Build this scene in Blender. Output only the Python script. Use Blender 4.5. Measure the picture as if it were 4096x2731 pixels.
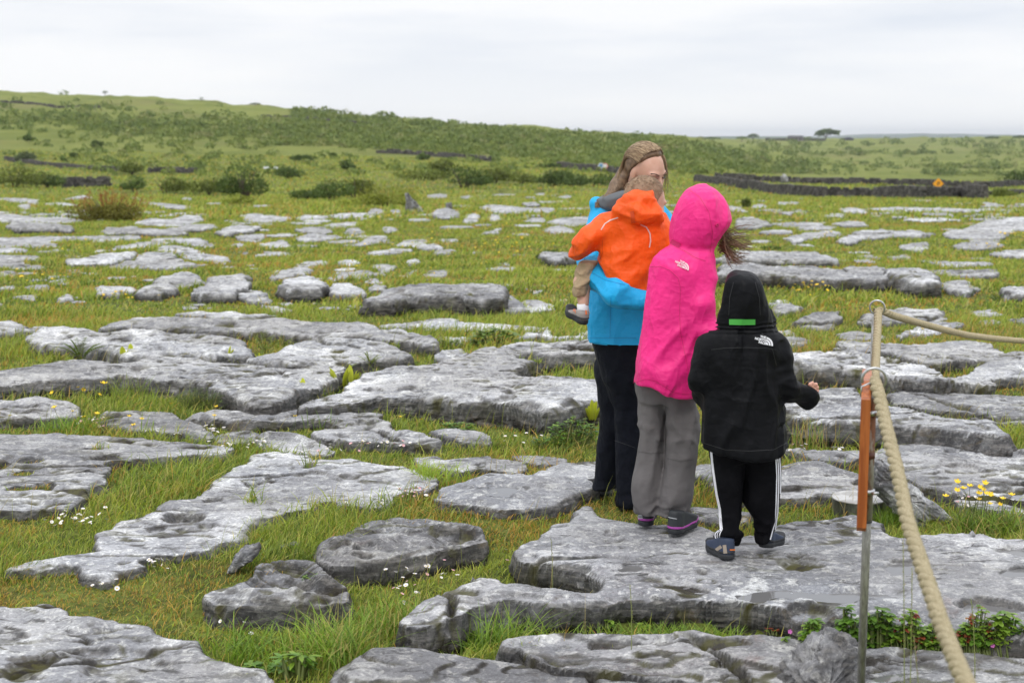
import bpy, math, random
import numpy as np
from mathutils import Vector, Matrix
sc = bpy.context.scene
for _o in list(bpy.data.objects): bpy.data.objects.remove(_o)
R = math.radians
# ---------------------------------------------------------------- camera
CAMZ = 1.72
PITCH = math.atan(0.14352)
cam = bpy.data.cameras.new("camera"); cam_o = bpy.data.objects.new("camera", cam)
sc.collection.objects.link(cam_o); sc.camera = cam_o
cam.lens = 50; cam.sensor_width = 36; cam.sensor_fit = 'HORIZONTAL'
cam.clip_start = 0.05; cam.clip_end = 30000
cam_o.location = (0, 0, CAMZ); cam_o.rotation_euler = (math.pi/2 - PITCH, 0, 0)
cam.dof.use_dof = True; cam.dof.focus_distance = 5.9; cam.dof.aperture_fstop = 4.8
# ---------------------------------------------------------------- world, sun, exposure
SUN_EL, SUN_AZ = R(52), R(200)
w = bpy.data.worlds.new("World"); sc.world = w; w.use_nodes = True
nt = w.node_tree; nt.nodes.clear()
def wn(t, **k):
    n = nt.nodes.new(t)
    for a, b in k.items(): setattr(n, a, b)
    return n
wo = wn('ShaderNodeOutputWorld'); bg = wn('ShaderNodeBackground'); bg.inputs[1].default_value = 0.1
sky = wn('ShaderNodeTexSky', sky_type='NISHITA', sun_disc=False)
sky.sun_elevation = SUN_EL; sky.sun_rotation = SUN_AZ
tc = wn('ShaderNodeTexCoord'); sep = wn('ShaderNodeSeparateXYZ')
nt.links.new(tc.outputs['Generated'], sep.inputs[0])
mp = wn('ShaderNodeMapping'); mp.inputs['Scale'].default_value = (1.3, 1.3, 9)
nt.links.new(tc.outputs['Generated'], mp.inputs[0])
nz = wn('ShaderNodeTexNoise'); nz.inputs['Scale'].default_value = 2.0; nz.inputs['Detail'].default_value = 5
nz.inputs['Roughness'].default_value = 0.5
nt.links.new(mp.outputs[0], nz.inputs['Vector'])
cr = wn('ShaderNodeValToRGB')
cr.color_ramp.elements[0].position = 0.40; cr.color_ramp.elements[0].color = (0.745, 0.785, 0.86, 1)
cr.color_ramp.elements[1].position = 0.58; cr.color_ramp.elements[1].color = (0.93, 0.935, 0.955, 1)
nt.links.new(nz.outputs[0], cr.inputs[0])
def wmap(a, b, c, d, src):
    m = wn('ShaderNodeMapRange'); m.interpolation_type = 'SMOOTHSTEP'
    m.inputs[1].default_value = a; m.inputs[2].default_value = b; m.inputs[3].default_value = c; m.inputs[4].default_value = d
    nt.links.new(src, m.inputs[0]); return m.outputs[0]
hz = wn('ShaderNodeMixRGB'); hz.inputs[2].default_value = (0.965, 0.97, 0.975, 1)
nt.links.new(wmap(0.0, 0.09, 0.8, 0.0, sep.outputs[2]), hz.inputs[0]); nt.links.new(cr.outputs[0], hz.inputs[1])
gain = wn('ShaderNodeVectorMath', operation='SCALE')
nt.links.new(hz.outputs[0], gain.inputs[0])
nt.links.new(wmap(0.22, 0.95, 11.0, 20.0, sep.outputs[2]), gain.inputs['Scale'])
mx = wn('ShaderNodeMixRGB'); mx.inputs[0].default_value = 0.94
nt.links.new(sky.outputs[0], mx.inputs[1]); nt.links.new(gain.outputs[0], mx.inputs[2])
nt.links.new(mx.outputs[0], bg.inputs[0]); nt.links.new(bg.outputs[0], wo.inputs[0])
sl = bpy.data.lights.new("sun", 'SUN'); sl.energy = 1.0; sl.angle = R(14); sl.color = (1, .96, .9)
so = bpy.data.objects.new("sun", sl); sc.collection.objects.link(so)
so.rotation_euler = (math.pi/2 - SUN_EL, 0, math.pi - SUN_AZ)
sc.view_settings.view_transform = 'Standard'; sc.view_settings.look = 'None'
sc.view_settings.exposure = 0.0; sc.view_settings.gamma = 1
sc.render.engine = 'CYCLES'
# ---------------------------------------------------------------- picture <-> world
FP = 5689.0; CX, CY = 2048.0, 1365.5
cp, sp = math.cos(PITCH), math.sin(PITCH)
def ray(x, y):
    a = (x-CX)/FP; b = -(y-CY)/FP
    return np.array([a, cp + b*sp, -sp + b*cp])      # world direction per unit camera depth
def at(x, y, Y):
    r = ray(x, y); t = Y/r[1]
    return np.array([r[0]*t, Y, CAMZ + r[2]*t])
def onz(x, y, z):
    r = ray(x, y); t = (z-CAMZ)/r[2]
    return np.array([r[0]*t, r[1]*t, z])
# ---------------------------------------------------------------- noise
def _h(ix, iy, iz, s):
    h = (ix.astype(np.uint32)*np.uint32(374761393) + iy.astype(np.uint32)*np.uint32(668265263)
         + iz.astype(np.uint32)*np.uint32(2147483647 & 0x5bd1e995) + np.uint32((s*974634777) & 0xffffffff))
    h = (h ^ (h >> np.uint32(13)))*np.uint32(1274126177)
    h = h ^ (h >> np.uint32(16)); h = h*np.uint32(2246822519); h ^= h >> np.uint32(15)
    return h.astype(np.float64)/4294967295.0
def vn(x, y, z=0.0, s=0):
    x, y, z = np.broadcast_arrays(np.asarray(x, float), np.asarray(y, float), np.asarray(z, float))
    fx, fy, fz = np.floor(x), np.floor(y), np.floor(z)
    ix, iy, iz = fx.astype(np.int64), fy.astype(np.int64), fz.astype(np.int64)
    a, b, c = x-fx, y-fy, z-fz
    a = a*a*(3-2*a); b = b*b*(3-2*b); c = c*c*(3-2*c)
    g = lambda i, j, k: _h(ix+i, iy+j, iz+k, s)
    r0 = (g(0,0,0)*(1-a)+g(1,0,0)*a)*(1-b) + (g(0,1,0)*(1-a)+g(1,1,0)*a)*b
    if not np.any(c): return r0*2-1
    r1 = (g(0,0,1)*(1-a)+g(1,0,1)*a)*(1-b) + (g(0,1,1)*(1-a)+g(1,1,1)*a)*b
    return (r0*(1-c)+r1*c)*2-1
def fbm(x, y, z=0.0, s=0, o=4):
    t = 0; am = .5; f = 1.0
    for i in range(o):
        t = t + am*vn(x*f+i*17.3, y*f-i*9.1, np.asarray(z)*f, s+i); am *= .5; f *= 2.03
    return t
def sst(a, b, x):
    t = np.clip((x-a)/(b-a), 0, 1); return t*t*(3-2*t)
# ---------------------------------------------------------------- mesh / object helpers
def setp(o, label=None, cat=None, group=None, kind=None):
    if label: o['label'] = label
    if cat: o['category'] = cat
    if group: o['group'] = group
    if kind: o['kind'] = kind
    return o
def mesh_np(name, V, F, smooth=True):
    """V (n,3); F list of arrays, each (k,m) of m-gons"""
    me = bpy.data.meshes.new(name)
    V = np.asarray(V, np.float32); me.vertices.add(len(V)); me.vertices.foreach_set('co', V.ravel())
    F = [np.asarray(f, np.int32) for f in (F if isinstance(F, (list, tuple)) else [F]) if len(f)]
    nl = sum(f.size for f in F); npoly = sum(len(f) for f in F)
    me.loops.add(nl); me.loops.foreach_set('vertex_index', np.concatenate([f.ravel() for f in F]))
    me.polygons.add(npoly)
    tot = np.concatenate([np.full(len(f), f.shape[1], np.int32) for f in F])
    st = np.concatenate([[0], np.cumsum(tot)[:-1]]).astype(np.int32)
    me.polygons.foreach_set('loop_start', st)
    me.update(calc_edges=True); me.validate()
    me.polygons.foreach_set('use_smooth', np.full(len(me.polygons), smooth))
    return me
def vattr(me, name, arr, kind='FLOAT'):
    a = me.attributes.new(name, 'FLOAT' if kind == 'FLOAT' else 'FLOAT_COLOR', 'POINT')
    if kind == 'FLOAT': a.data.foreach_set('value', np.asarray(arr, np.float32).ravel())
    else:
        c = np.ones((len(arr), 4), np.float32); c[:, :3] = arr; a.data.foreach_set('color', c.ravel())
def link(name, me, mat=None, parent=None, loc=(0,0,0)):
    o = bpy.data.objects.new(name, me); sc.collection.objects.link(o)
    o.location = loc
    if mat is not None:
        for m in (mat if isinstance(mat, (list, tuple)) else [mat]): me.materials.append(m)
    if parent is not None: o.parent = parent
    return o
def obj(name, V, F, mat=None, parent=None, origin=None, smooth=True):
    V = np.asarray(V, float)
    if parent is not None:
        V = V - np.array(parent.matrix_basis.translation if parent.parent is None else
                         (parent.matrix_basis.translation + parent.parent.matrix_basis.translation))
        return link(name, mesh_np(name, V, F, smooth), mat, parent)
    if origin is None:
        origin = np.array([(V[:,0].min()+V[:,0].max())/2, (V[:,1].min()+V[:,1].max())/2, V[:,2].min()])
    return link(name, mesh_np(name, V-np.asarray(origin), F, smooth), mat, None, tuple(origin))
def empty(name, loc):
    o = bpy.data.objects.new(name, None); sc.collection.objects.link(o)
    o.location = tuple(loc); o.empty_display_size = .1; return o
class MB:
    def __init__(s): s.v = []; s.f = {}; s.n = 0; s.c = []
    def add(s, V, F, col=None):
        V = np.asarray(V, float).reshape(-1, 3); s.v.append(V)
        for f in (F if isinstance(F, list) else [F]):
            f = np.asarray(f, int); s.f.setdefault(f.shape[1], []).append(f+s.n)
        if col is not None: s.c.append(np.broadcast_to(np.asarray(col, float), (len(V), 3)))
        s.n += len(V)
    def out(s): return np.concatenate(s.v), [np.concatenate(x) for x in s.f.values()]
    def build(s, name, mat, parent=None, origin=None, smooth=True):
        V, F = s.out(); o = obj(name, V, F, mat, parent, origin, smooth)
        if s.c: vattr(o.data, 'tint', np.concatenate(s.c), 'C')
        return o
def tube(P, r, n=8, cap=True):
    """tube round a polyline; r scalar or list"""
    P = np.asarray(P, float); m = len(P); r = np.broadcast_to(np.asarray(r, float), (m,))
    T = np.gradient(P, axis=0); T /= np.linalg.norm(T, axis=1)[:, None]+1e-12
    up = np.array([0, 0, 1.]) if abs(T[0][2]) < .9 else np.array([1., 0, 0])
    V = []; N = np.cross(T[0], up); N /= np.linalg.norm(N)
    ang = np.arange(n)*2*math.pi/n
    for i in range(m):
        N = N - T[i]*np.dot(N, T[i]); N /= np.linalg.norm(N); B = np.cross(T[i], N)
        V.append(P[i] + r[i]*(np.cos(ang)[:, None]*N + np.sin(ang)[:, None]*B))
    V = np.concatenate(V)
    i, j = np.meshgrid(np.arange(m-1), np.arange(n), indexing='ij'); j2 = (j+1) % n
    F = np.stack([i*n+j, i*n+j2, (i+1)*n+j2, (i+1)*n+j], -1).reshape(-1, 4)
    if cap:
        V = np.concatenate([V, P[:1], P[-1:]]); a, b = m*n, m*n+1
        k = np.arange(n); k2 = (k+1) % n
        T1 = np.stack([np.full(n, a), k2, k], -1); T2 = np.stack([np.full(n, b), (m-1)*n+k, (m-1)*n+k2], -1)
        return V, [F, np.concatenate([T1, T2])]
    return V, [F]
def box(c, s, rot=None, bev=0.0):
    c = np.asarray(c, float); s = np.asarray(s, float)/2
    if bev <= 0:
        V = np.array([[x, y, z] for x in (-1, 1) for y in (-1, 1) for z in (-1, 1)], float)*s
        F = np.array([[0,1,3,2],[4,6,7,5],[0,4,5,1],[2,3,7,6],[0,2,6,4],[1,5,7,3]])
        Fs = [F]
    else:
        V = []; b = bev
        for x in (-1, 1):
            for y in (-1, 1):
                for z in (-1, 1):
                    V += [[x*s[0], y*(s[1]-b), z*(s[2]-b)], [x*(s[0]-b), y*s[1], z*(s[2]-b)], [x*(s[0]-b), y*(s[1]-b), z*s[2]]]
        V = np.array(V, float); q = lambda x, y, z, k: ((x*2+y)*2+z)*3+k
        F = []
        for k, (a, b2) in enumerate(((1, 2), (2, 0), (0, 1))):
            for e in (0, 1):
                o = []
                for (u, v) in ((0,0),(1,0),(1,1),(0,1)):
                    t = [0,0,0]; t[k] = e; t[a] = u; t[b2] = v; o.append(q(*t, k))
                F.append(o if e else o[::-1])
        for k in range(3):
            a, b2 = (k+1) % 3, (k+2) % 3
            for u in (0, 1):
                for v in (0, 1):
                    t0 = [0,0,0]; t1 = [0,0,0]; t0[k] = 0; t1[k] = 1
                    t0[a] = t1[a] = u; t0[b2] = t1[b2] = v
                    F.append([q(*t0, a), q(*t1, a), q(*t1, b2), q(*t0, b2)])
        T = [[q(x,y,z,0), q(x,y,z,1), q(x,y,z,2)] for x in (0,1) for y in (0,1) for z in (0,1)]
        Fs = [np.array(F), np.array(T)]
    if rot is not None: V = V @ np.asarray(rot).T
    return V+c, Fs
def torus(c, Rr, r, axis_n, nu=36, nv=12):
    n = np.asarray(axis_n, float); n /= np.linalg.norm(n)
    a = np.cross(n, [0, 0, 1.]); a /= np.linalg.norm(a); b = np.cross(n, a)
    u = np.arange(nu)*2*math.pi/nu; v = np.arange(nv)*2*math.pi/nv
    U, W = np.meshgrid(u, v, indexing='ij')
    rad = (Rr + r*np.cos(W))[..., None]
    V = np.asarray(c) + rad*(np.cos(U)[..., None]*a + np.sin(U)[..., None]*b) + (r*np.sin(W))[..., None]*n
    i, j = np.meshgrid(np.arange(nu), np.arange(nv), indexing='ij')
    F = np.stack([i*nv+j, i*nv+(j+1) % nv, ((i+1) % nu)*nv+(j+1) % nv, ((i+1) % nu)*nv+j], -1).reshape(-1, 4)
    return V.reshape(-1, 3), [F]
# ---------------------------------------------------------------- material helper
class NT:
    def __init__(s, name):
        s.m = bpy.data.materials.new(name); s.m.use_nodes = True; s.t = s.m.node_tree; s.t.nodes.clear()
        s.o = s.n('ShaderNodeOutputMaterial'); s.b = s.n('ShaderNodeBsdfPrincipled'); s.l(s.b.outputs[0], s.o.inputs[0])
    def n(s, ty, **k):
        x = s.t.nodes.new(ty)
        for a, b in k.items(): setattr(x, a, b)
        return x
    def l(s, a, b): s.t.links.new(a, b)
    def tex(s, scale, detail=4, rough=.55, vec=None, dist=0.0, ty='N'):
        x = s.n('ShaderNodeTexNoise' if ty == 'N' else 'ShaderNodeTexVoronoi')
        x.inputs['Scale'].default_value = scale
        if ty == 'N':
            x.inputs['Detail'].default_value = detail; x.inputs['Roughness'].default_value = rough
            x.inputs['Distortion'].default_value = dist
        if vec is not None: s.l(vec, x.inputs['Vector'])
        return x.outputs[0]
    def pos(s, scale=(1,1,1), kind='Object'):
        if kind == 'World': src = s.n('ShaderNodeNewGeometry').outputs['Position']
        else: src = s.n('ShaderNodeTexCoord').outputs[kind]
        m = s.n('ShaderNodeMapping'); m.inputs['Scale'].default_value = scale; s.l(src, m.inputs[0]); return m.outputs[0]
    def mr(s, src, a, b, c=0.0, d=1.0, sm=True):
        m = s.n('ShaderNodeMapRange'); m.interpolation_type = 'SMOOTHSTEP' if sm else 'LINEAR'
        for i, v in enumerate((a, b, c, d)): m.inputs[i+1].default_value = v
        s.l(src, m.inputs[0]); return m.outputs[0]
    def mix(s, f, a, b, mode='MIX'):
        x = s.n('ShaderNodeMixRGB', blend_type=mode)
        for i, v in enumerate((f, a, b)):
            if isinstance(v, (int, float)) and i == 0: x.inputs[0].default_value = v
            elif isinstance(v, (tuple, list)): x.inputs[i].default_value = (*v, 1) if len(v) == 3 else v
            elif isinstance(v, (int, float)): x.inputs[i].default_value = (v, v, v, 1)
            else: s.l(v, x.inputs[i])
        return x.outputs[0]
    def math(s, op, a, b=0.0, clamp=False):
        x = s.n('ShaderNodeMath', operation=op); x.use_clamp = clamp
        for i, v in enumerate((a, b)):
            if isinstance(v, (int, float)): x.inputs[i].default_value = v
            else: s.l(v, x.inputs[i])
        return x.outputs[0]
    def attr(s, name, col=False):
        a = s.n('ShaderNodeAttribute'); a.attribute_name = name; return a.outputs['Color' if col else 'Fac']
    def bump(s, h, strength=.5, dist=.01, nrm=None):
        b = s.n('ShaderNodeBump'); b.inputs['Strength'].default_value = strength; b.inputs['Distance'].default_value = dist
        s.l(h, b.inputs['Height'])
        if nrm is not None: s.l(nrm, b.inputs['Normal'])
        return b.outputs[0]
    def set(s, col=None, rough=None, nrm=None, **k):
        for key, v in (('Base Color', col), ('Roughness', rough), ('Normal', nrm), *k.items()):
            if v is None: continue
            key = key.replace('_', ' '); i = s.b.inputs[key]
            if isinstance(v, (tuple, list)): i.default_value = (*v, 1) if len(v) == 3 else v
            elif isinstance(v, (int, float)): i.default_value = v
            else: s.l(v, i)
        return s.m
def plain(name, col, rough=.6, **k):
    m = NT(name); return m.set(col, rough, **k)
# ================================================================ terrain
def soft(x, k=3.0): return np.where(x > 20, x, np.log1p(np.exp(np.minimum(x, 20)/k*1.0))*k)
SLOPE = 0.03
TX = np.array([-1500, 0, 500, 1000, 1500, 2000, 2400, 2700, 3000, 3300, 4096, 5600.])
TD = np.array([120, 160, 220, 300, 400, 520, 650, 800, 1000, 1500, 2500, 9000.])
TY = np.array([
 [787]*12,
 [735,735,735,735,735,736,740,745,752,760,765,765],
 [672,672,672,672,675,680,688,700,715,728,735,735],
 [600,600,606,615,625,640,650,668,695,715,722,722],
 [525,530,540,552,570,592,610,635,690,740,745,745],
 [435,442,456,474,505,542,565,590,680,735,740,740],
 [355,366,386,424,463,512,536,552,640,680,688,688],
 [365,374,395,433,473,520,542,557,610,648,650,650],
 [375,382,405,443,485,530,548,560,590,611,608,608],
 [390,395,420,460,505,545,556,561,558,557,554,554],
 [420,430,460,500,530,555,562,566,566,564,562,562],
 [552]*12], float)
MOUNDS = []   # (x, y, rx, ry, height)
TRENCH = []   # (outline, depth): the turf dips along the near face of the big slabs
def zg(x, y):
    x = np.asarray(x, float); y = np.asarray(y, float)
    d = np.maximum(y, .1)
    near = -SLOPE*soft(d-11, 2.0) + SLOPE*0
    u = CX + x/d*FP*cp                     # picture column of that azimuth
    i = np.clip(np.searchsorted(TD, d)-1, 0, len(TD)-2); td = np.clip((np.log(np.maximum(d, 120))-np.log(TD[i]))/(np.log(TD[i+1])-np.log(TD[i])), 0, 1)
    uu = np.clip(u, TX[0], TX[-1]-1); j = np.clip(np.searchsorted(TX, uu, side='right')-1, 0, len(TX)-2)
    tx = (uu-TX[j])/(TX[j+1]-TX[j]); tx = tx*tx*(3-2*tx)*.5+tx*.5
    Yp = (TY[i, j]*(1-tx)+TY[i, j+1]*tx)*(1-td) + (TY[i+1, j]*(1-tx)+TY[i+1, j+1]*tx)*td
    r = -(Yp-CY)/FP
    far = CAMZ + d/(cp + r*sp)*(-sp + r*cp)
    k = sst(100, 140, d)
    z = near*(1-k) + far*k
    amp = np.clip(d*.0012, .0, .9)
    z = z + fbm(x*.9, y*.9, s=5, o=3)*.022 + fbm(x*.11, y*.11, s=8, o=3)*amp*2*sst(8, 30, d) + fbm(x*.02, y*.02, s=9, o=3)*amp*4*sst(150, 400, d)*(1-sst(1500, 4000, d)*.6)
    for (W, dep) in (TRENCH if MOUNDS is not None else ()):
        m = (x > W[:, 0].min()-.2) & (x < W[:, 0].max()+.2) & (y > W[:, 1].min()-.2) & (y < W[:, 1].max()+.2)
        if not np.any(m): continue
        if x.ndim == 0: xm, ym = np.array([float(x)]), np.array([float(y)])
        else: xm, ym = x[m], y[m]
        s0 = sdist(xm, ym, W); s1 = sdist(xm, ym+.05, W); q = dep*(1-sst(.03, .19, -s0))*sst(0, .03, s1-s0)*(s0 < .02)
        if x.ndim == 0: z = z-float(q[0])
        else: z = np.array(z); z[m] -= q
    for (mx_, my_, rx, ry, h) in (MOUNDS or ()):
        q = ((x-mx_)/rx)**2 + ((y-my_)/ry)**2
        z = z + h*(1-sst(.5, 1.4, q))
    return z
def gnd(x, y):
    """point of the ground seen at picture position (x, y)"""
    r = ray(x, y); t = 3.0
    ts = np.exp(np.linspace(math.log(3.0), math.log(9000), 500))
    zz = CAMZ + r[2]*ts - (-SLOPE*soft(r[1]*ts-11, 2.0) if False else zg0(r[0]*ts, r[1]*ts))
    i = np.argmax(zz < 0) if np.any(zz < 0) else len(ts)-1
    a, b = ts[max(i-1, 0)], ts[i]; fa, fb = zz[max(i-1, 0)], zz[i]
    t = a + (b-a)*(fa/(fa-fb) if fa != fb else 0)
    p = r*t; return np.array([p[0], p[1], CAMZ+p[2]])
def zg0(x, y):
    global MOUNDS
    m, MOUNDS = MOUNDS, None; z = zg(x, y); MOUNDS = m; return z
# ---------------------------------------------------------------- rock material
def rock_mat(name, tone=1.0, warm=0.0, lich=.5, wetk=.3):
    m = NT(name)
    p = m.pos(kind='World'); ps = m.pos((1, 1, 6.0), 'World'); pf = m.pos((1, 2.6, 5.0), 'World')
    big = m.tex(1.3, 4, .6, p); mid = m.tex(6, 7, .7, p, .3); fine = m.tex(70, 5, .75, p); flake = m.tex(5.5, 8, .72, pf, .5)
    lic = m.tex(19, 8, .74, p, .5); lic2 = m.tex(4.5, 8, .74, p, .7); strat = m.tex(9, 6, .7, ps, .3)
    t = tone
    c = m.mix(m.mr(big, .38, .62), (.20*t, .205*t, .22*t), (.37*t, .37*t, .375*t))
    c = m.mix(m.mr(mid, .40, .60, .7, 0), c, (.17*t, .172*t, .18*t))
    c = m.mix(m.mr(lic2, .53, .62, 0, .8), c, (.50*t, .505*t, .50*t))
    c = m.mix(m.mr(lic, .55-.06*lich, .62-.04*lich, 0, .8), c, (.62, .62, .60))
    c = m.mix(m.mr(flake, .36, .44, .85, 0), c, (.085, .083, .08))
    c = m.mix(m.mr(m.tex(1.9, 7, .72, p, .9), .57, .68, 0, .35+.45*warm), c, (.12, .105, .085))
    c = m.mix(m.mr(m.tex(3.3, 6, .6, p, .5), .62, .72, 0, .5*warm), c, (.30, .19, .16))
    c = m.mix(m.mr(m.tex(3.0, 6, .7, p, .5), .64, .72, 0, .5), c, (.20, .20, .13))
    c = m.mix(m.mr(fine, .50, .66), c, m.mix(1.0, c, (1.6, 1.6, 1.57), 'MULTIPLY')); c = m.mix(m.mr(m.tex(28, 6, .8, p, .6), .36, .45, .7, 0), c, m.mix(1.0, c, (.42, .41, .40), 'MULTIPLY'))
    c = m.mix(m.mr(fine, .30, .45, .75, 0), c, m.mix(1.0, c, (.35, .35, .35), 'MULTIPLY'))
    oi = m.n('ShaderNodeObjectInfo').outputs['Random']; c = m.mix(1.0, c, m.mix(oi, (.90, .89, .88), (1.22, 1.22, 1.23)), 'MULTIPLY')
    c = m.mix(m.mr(m.tex(.55, 4, .6, p, .5), .42, .60), m.mix(1.0, c, (.70, .69, .68), 'MULTIPLY'), c)
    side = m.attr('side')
    alg_shade = m.mix(m.mr(strat, .43, .68), (.016, .014, .012), (.19, .175, .155))  # flank tone: algae stain, with the shade of side faces darkened in
    alg_shade = m.mix(m.mr(m.tex(5, 6, .75, p, .5), .57, .66, 0, .7), alg_shade, (.10, .065, .018))
    alg_shade = m.mix(m.mr(fine, .6, .75, 0, .6), alg_shade, (.38, .38, .36))
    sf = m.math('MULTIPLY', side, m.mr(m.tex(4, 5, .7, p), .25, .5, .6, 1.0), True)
    c = m.mix(sf, c, alg_shade)
    dirt = m.attr('dirt')
    c = m.mix(m.math('MULTIPLY', dirt, m.mr(mid, .3, .5, .7, 1), True), c, m.mix(m.mr(lic2, .45, .55), (.028, .022, .014), (.075, .07, .018)))
    wet = m.mr(m.tex(1.6, 5, .6, p, .4), .52-.06*wetk, .60-.06*wetk, 0, wetk)
    rough = m.mix(wet, .78, .16)
    c = m.mix(m.math('MULTIPLY', wet, .5), c, m.mix(1.0, c, (.55, .55, .56), 'MULTIPLY'))
    h = m.mix(.45, m.tex(42, 8, .78, p), flake)
    h = m.mix(.3, h, lic)
    n = m.bump(h, 1.0, .022); m.l(m.math('SUBTRACT', 1.0, m.math('MULTIPLY', wet, .8)), n.node.inputs['Strength'])
    return m.set(c, rough, n, Specular_IOR_Level=.35)
ROCK = rock_mat('limestone', 1.42); ROCKM = rock_mat('limestone_mid_sheen', 1.75, 0, .9, .2); ROCKF = rock_mat('limestone_far_sheen', 1.5, 0, .9, 0); ROCKD = rock_mat('limestone_dark', 1.2, .5, .25)  # ROCKM, ROCKF: lighter copies, grazing sheen of distant tops put into the tone
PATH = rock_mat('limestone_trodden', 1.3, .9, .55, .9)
wm = NT('rain_water'); WATER = wm.set((.17, .167, .165), .02, Specular_IOR_Level=1.0)
# ---------------------------------------------------------------- slabs
SLABG = []    # (poly world xy, holes, h)
def sdist(px, py, poly):
    P = np.asarray(poly, float); best = np.full(px.shape, 1e9); ins = np.zeros(px.shape, bool)
    for k in range(len(P)):
        ax, ay = P[k-1]; bx, by = P[k]; dx, dy = bx-ax, by-ay
        t = np.clip(((px-ax)*dx+(py-ay)*dy)/(dx*dx+dy*dy+1e-12), 0, 1)
        best = np.minimum(best, (px-ax-t*dx)**2+(py-ay-t*dy)**2)
        c = ((ay > py) != (by > py)) & (px < dx*(py-ay)/(dy+1e-15 if dy == 0 else dy)+ax)
        ins ^= c
    b = np.sqrt(best); return np.where(ins, b, -b)
def slab(poly, side, mat=None, seed=0, rnd=1.0, holes=(), basins=(), und=1.0, name='limestone_slab', craggy=0.0, cellk=1.0):
    """poly: outline of the top as seen in the photograph; side: how many px of its flank show below"""
    ys = [p[1] for p in poly]; xs = [p[0] for p in poly]
    g = gnd(sum(xs)/len(xs), max(ys)+side); h = max(.035, side/FP*g[1] + (.02 if g[1] < 12 else .03))
    zb = float(g[2]) if g[1] > 10 else 0.0
    # plane of the top follows the general fall of the land
    W = []
    for (x, y) in poly:
        r = ray(x, y); t = 5.0
        for _ in range(30):
            zt = h + float(-SLOPE*soft(np.array(r[1]*t-11), 2.0)); t = (zt-CAMZ)/r[2] if r[2] < -1e-4 else 60
            t = min(t, 200)
        W.append((r[0]*t, r[1]*t))
    W = np.array(W); d0 = W[:, 1].mean(); dn = W[:, 1].min()
    cell = max(.0085, dn*.0021)*cellk
    # depth is seen foreshortened, so cells may be longer in depth for far slabs
    cy_ = cell*(1.0 if dn < 9 else 1.6)
    wz = cell*9; m = wz+cell*2
    gx = np.arange(W[:, 0].min()-m, W[:, 0].max()+m, cell); gy = np.arange(W[:, 1].min()-m, W[:, 1].max()+m, cy_)
    X, Y = np.meshgrid(gx, gy)
    hol = []
    for (hx, hy, hrx, hry) in holes:
        a = onz(hx, hy, h); b = onz(hx+hrx, hy, h); c = onz(hx, hy+hry, h)
        hol.append((a[0], a[1], abs(b[0]-a[0]), abs(c[1]-a[1])))
    sd = sdist(X, Y, W)
    for (a, b, c, d) in hol:
        q = np.sqrt(((X-a)/c)**2+((Y-b)/d)**2); sd = np.minimum(sd, (q-1)*min(c, d))
    sz = math.sqrt(np.ptp(W[:, 0])*np.ptp(W[:, 1]))
    ed = min(1.0, sz/1.2)
    sd = sd + (fbm(X*2.2, Y*2.2, s=seed, o=3)*.09 + fbm(X*7, Y*7, s=seed+7, o=4)*.045 - np.abs(fbm(X*4.5, Y*4.5, s=seed+8, o=3))*.075)*ed + .03
    gyv, gxv = np.gradient(sd, cy_, cell); gl = np.sqrt(gxv**2+gyv**2)+1e-6; gxv /= gl; gyv /= gl
    rin = (.025+.10*rnd)*min(1, sz/.8)
    t = np.clip(sd/rin, 0, 1)
    drop = min(h*.34, .010+h*.22*rnd)*(1-t)**1.6
    lay = .022+.01*math.sin(seed*3.1)
    wq = drop/lay + fbm(X*3, Y*3, s=seed+3, o=3)*.9
    fr = wq-np.floor(wq); stair = (np.floor(wq)+sst(.55, .95, fr)) - fbm(X*3, Y*3, s=seed+3, o=3)*.9
    k = sst(.0, .15, 1-t)
    drop = drop*(1-k*.8)+stair*lay*k*.8
    U = fbm(X*1.1, Y*1.5, s=seed+11, o=3)*.030*und*min(1, sz) + fbm(X*6, Y*9, s=seed+12, o=4)*.014*und - np.abs(fbm(X*9, Y*16, s=seed+17, o=4))*.012*und
    cr = np.abs(fbm(X*1.6+.6*Y, Y*4.2, s=seed+13, o=4)); U = U - (1-sst(0, .045, cr))*.016*und*sst(.0, .25, fbm(X*1.2, Y*1.2, s=seed+15, o=2)+.12)
    pit = fbm(X*4.5, Y*6, s=seed+14, o=3); U = U - sst(.26, .36, pit)*.022*und
    tr = fbm(X*1.1+Y*.3, Y*2.6, s=seed+51, o=4)*5.5; tf = tr-np.floor(tr); U = U + (np.floor(tr)+sst(.82, .97, tf))*.010*und*(1.3 if dn > 7 else 1)
    if dn > 7:
        hm = fbm(X*.7, Y*1.3, s=seed+61, o=3); U = U + hm*.028*min(1, sz/2)
    dirt = np.maximum(1-sst(0, .03, cr), sst(.30, .38, pit))*sst(0, .2, fbm(X*1.2, Y*1.2, s=seed+15, o=2)+.12)
    dirt = np.maximum(dirt, sst(.35, .8, sst(.70, .82, tf)*(1-sst(.9, 1.0, tf)))*.8*sst(-.1, .25, fbm(X*2, Y*2, s=seed+52, o=2)))
    wdt = np.ptp(W[:, 0])
    if wdt > .9 and dn < 11:
        rg = np.random.default_rng(seed*7+1)
        for _ in range(1+int(wdt/1.3)):
            x0_, y0_ = rg.uniform(W[:, 0].min(), W[:, 0].max()), rg.uniform(W[:, 1].min(), W[:, 1].max()); an = rg.choice((rg.normal(.35, .25), rg.normal(1.75, .2)))
            dl = np.abs((X-x0_)*math.cos(an)+(Y-y0_)*math.sin(an)+fbm(X*1.7, Y*1.7, s=seed+71, o=4)*.22); al = np.abs(-(X-x0_)*math.sin(an)+(Y-y0_)*math.cos(an))
            kk = (1-sst(.003, .016+cell, dl))*(1-sst(.25, .9, al)); U = U-kk*min(.05, h*.6); dirt = np.maximum(dirt, kk)
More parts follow.
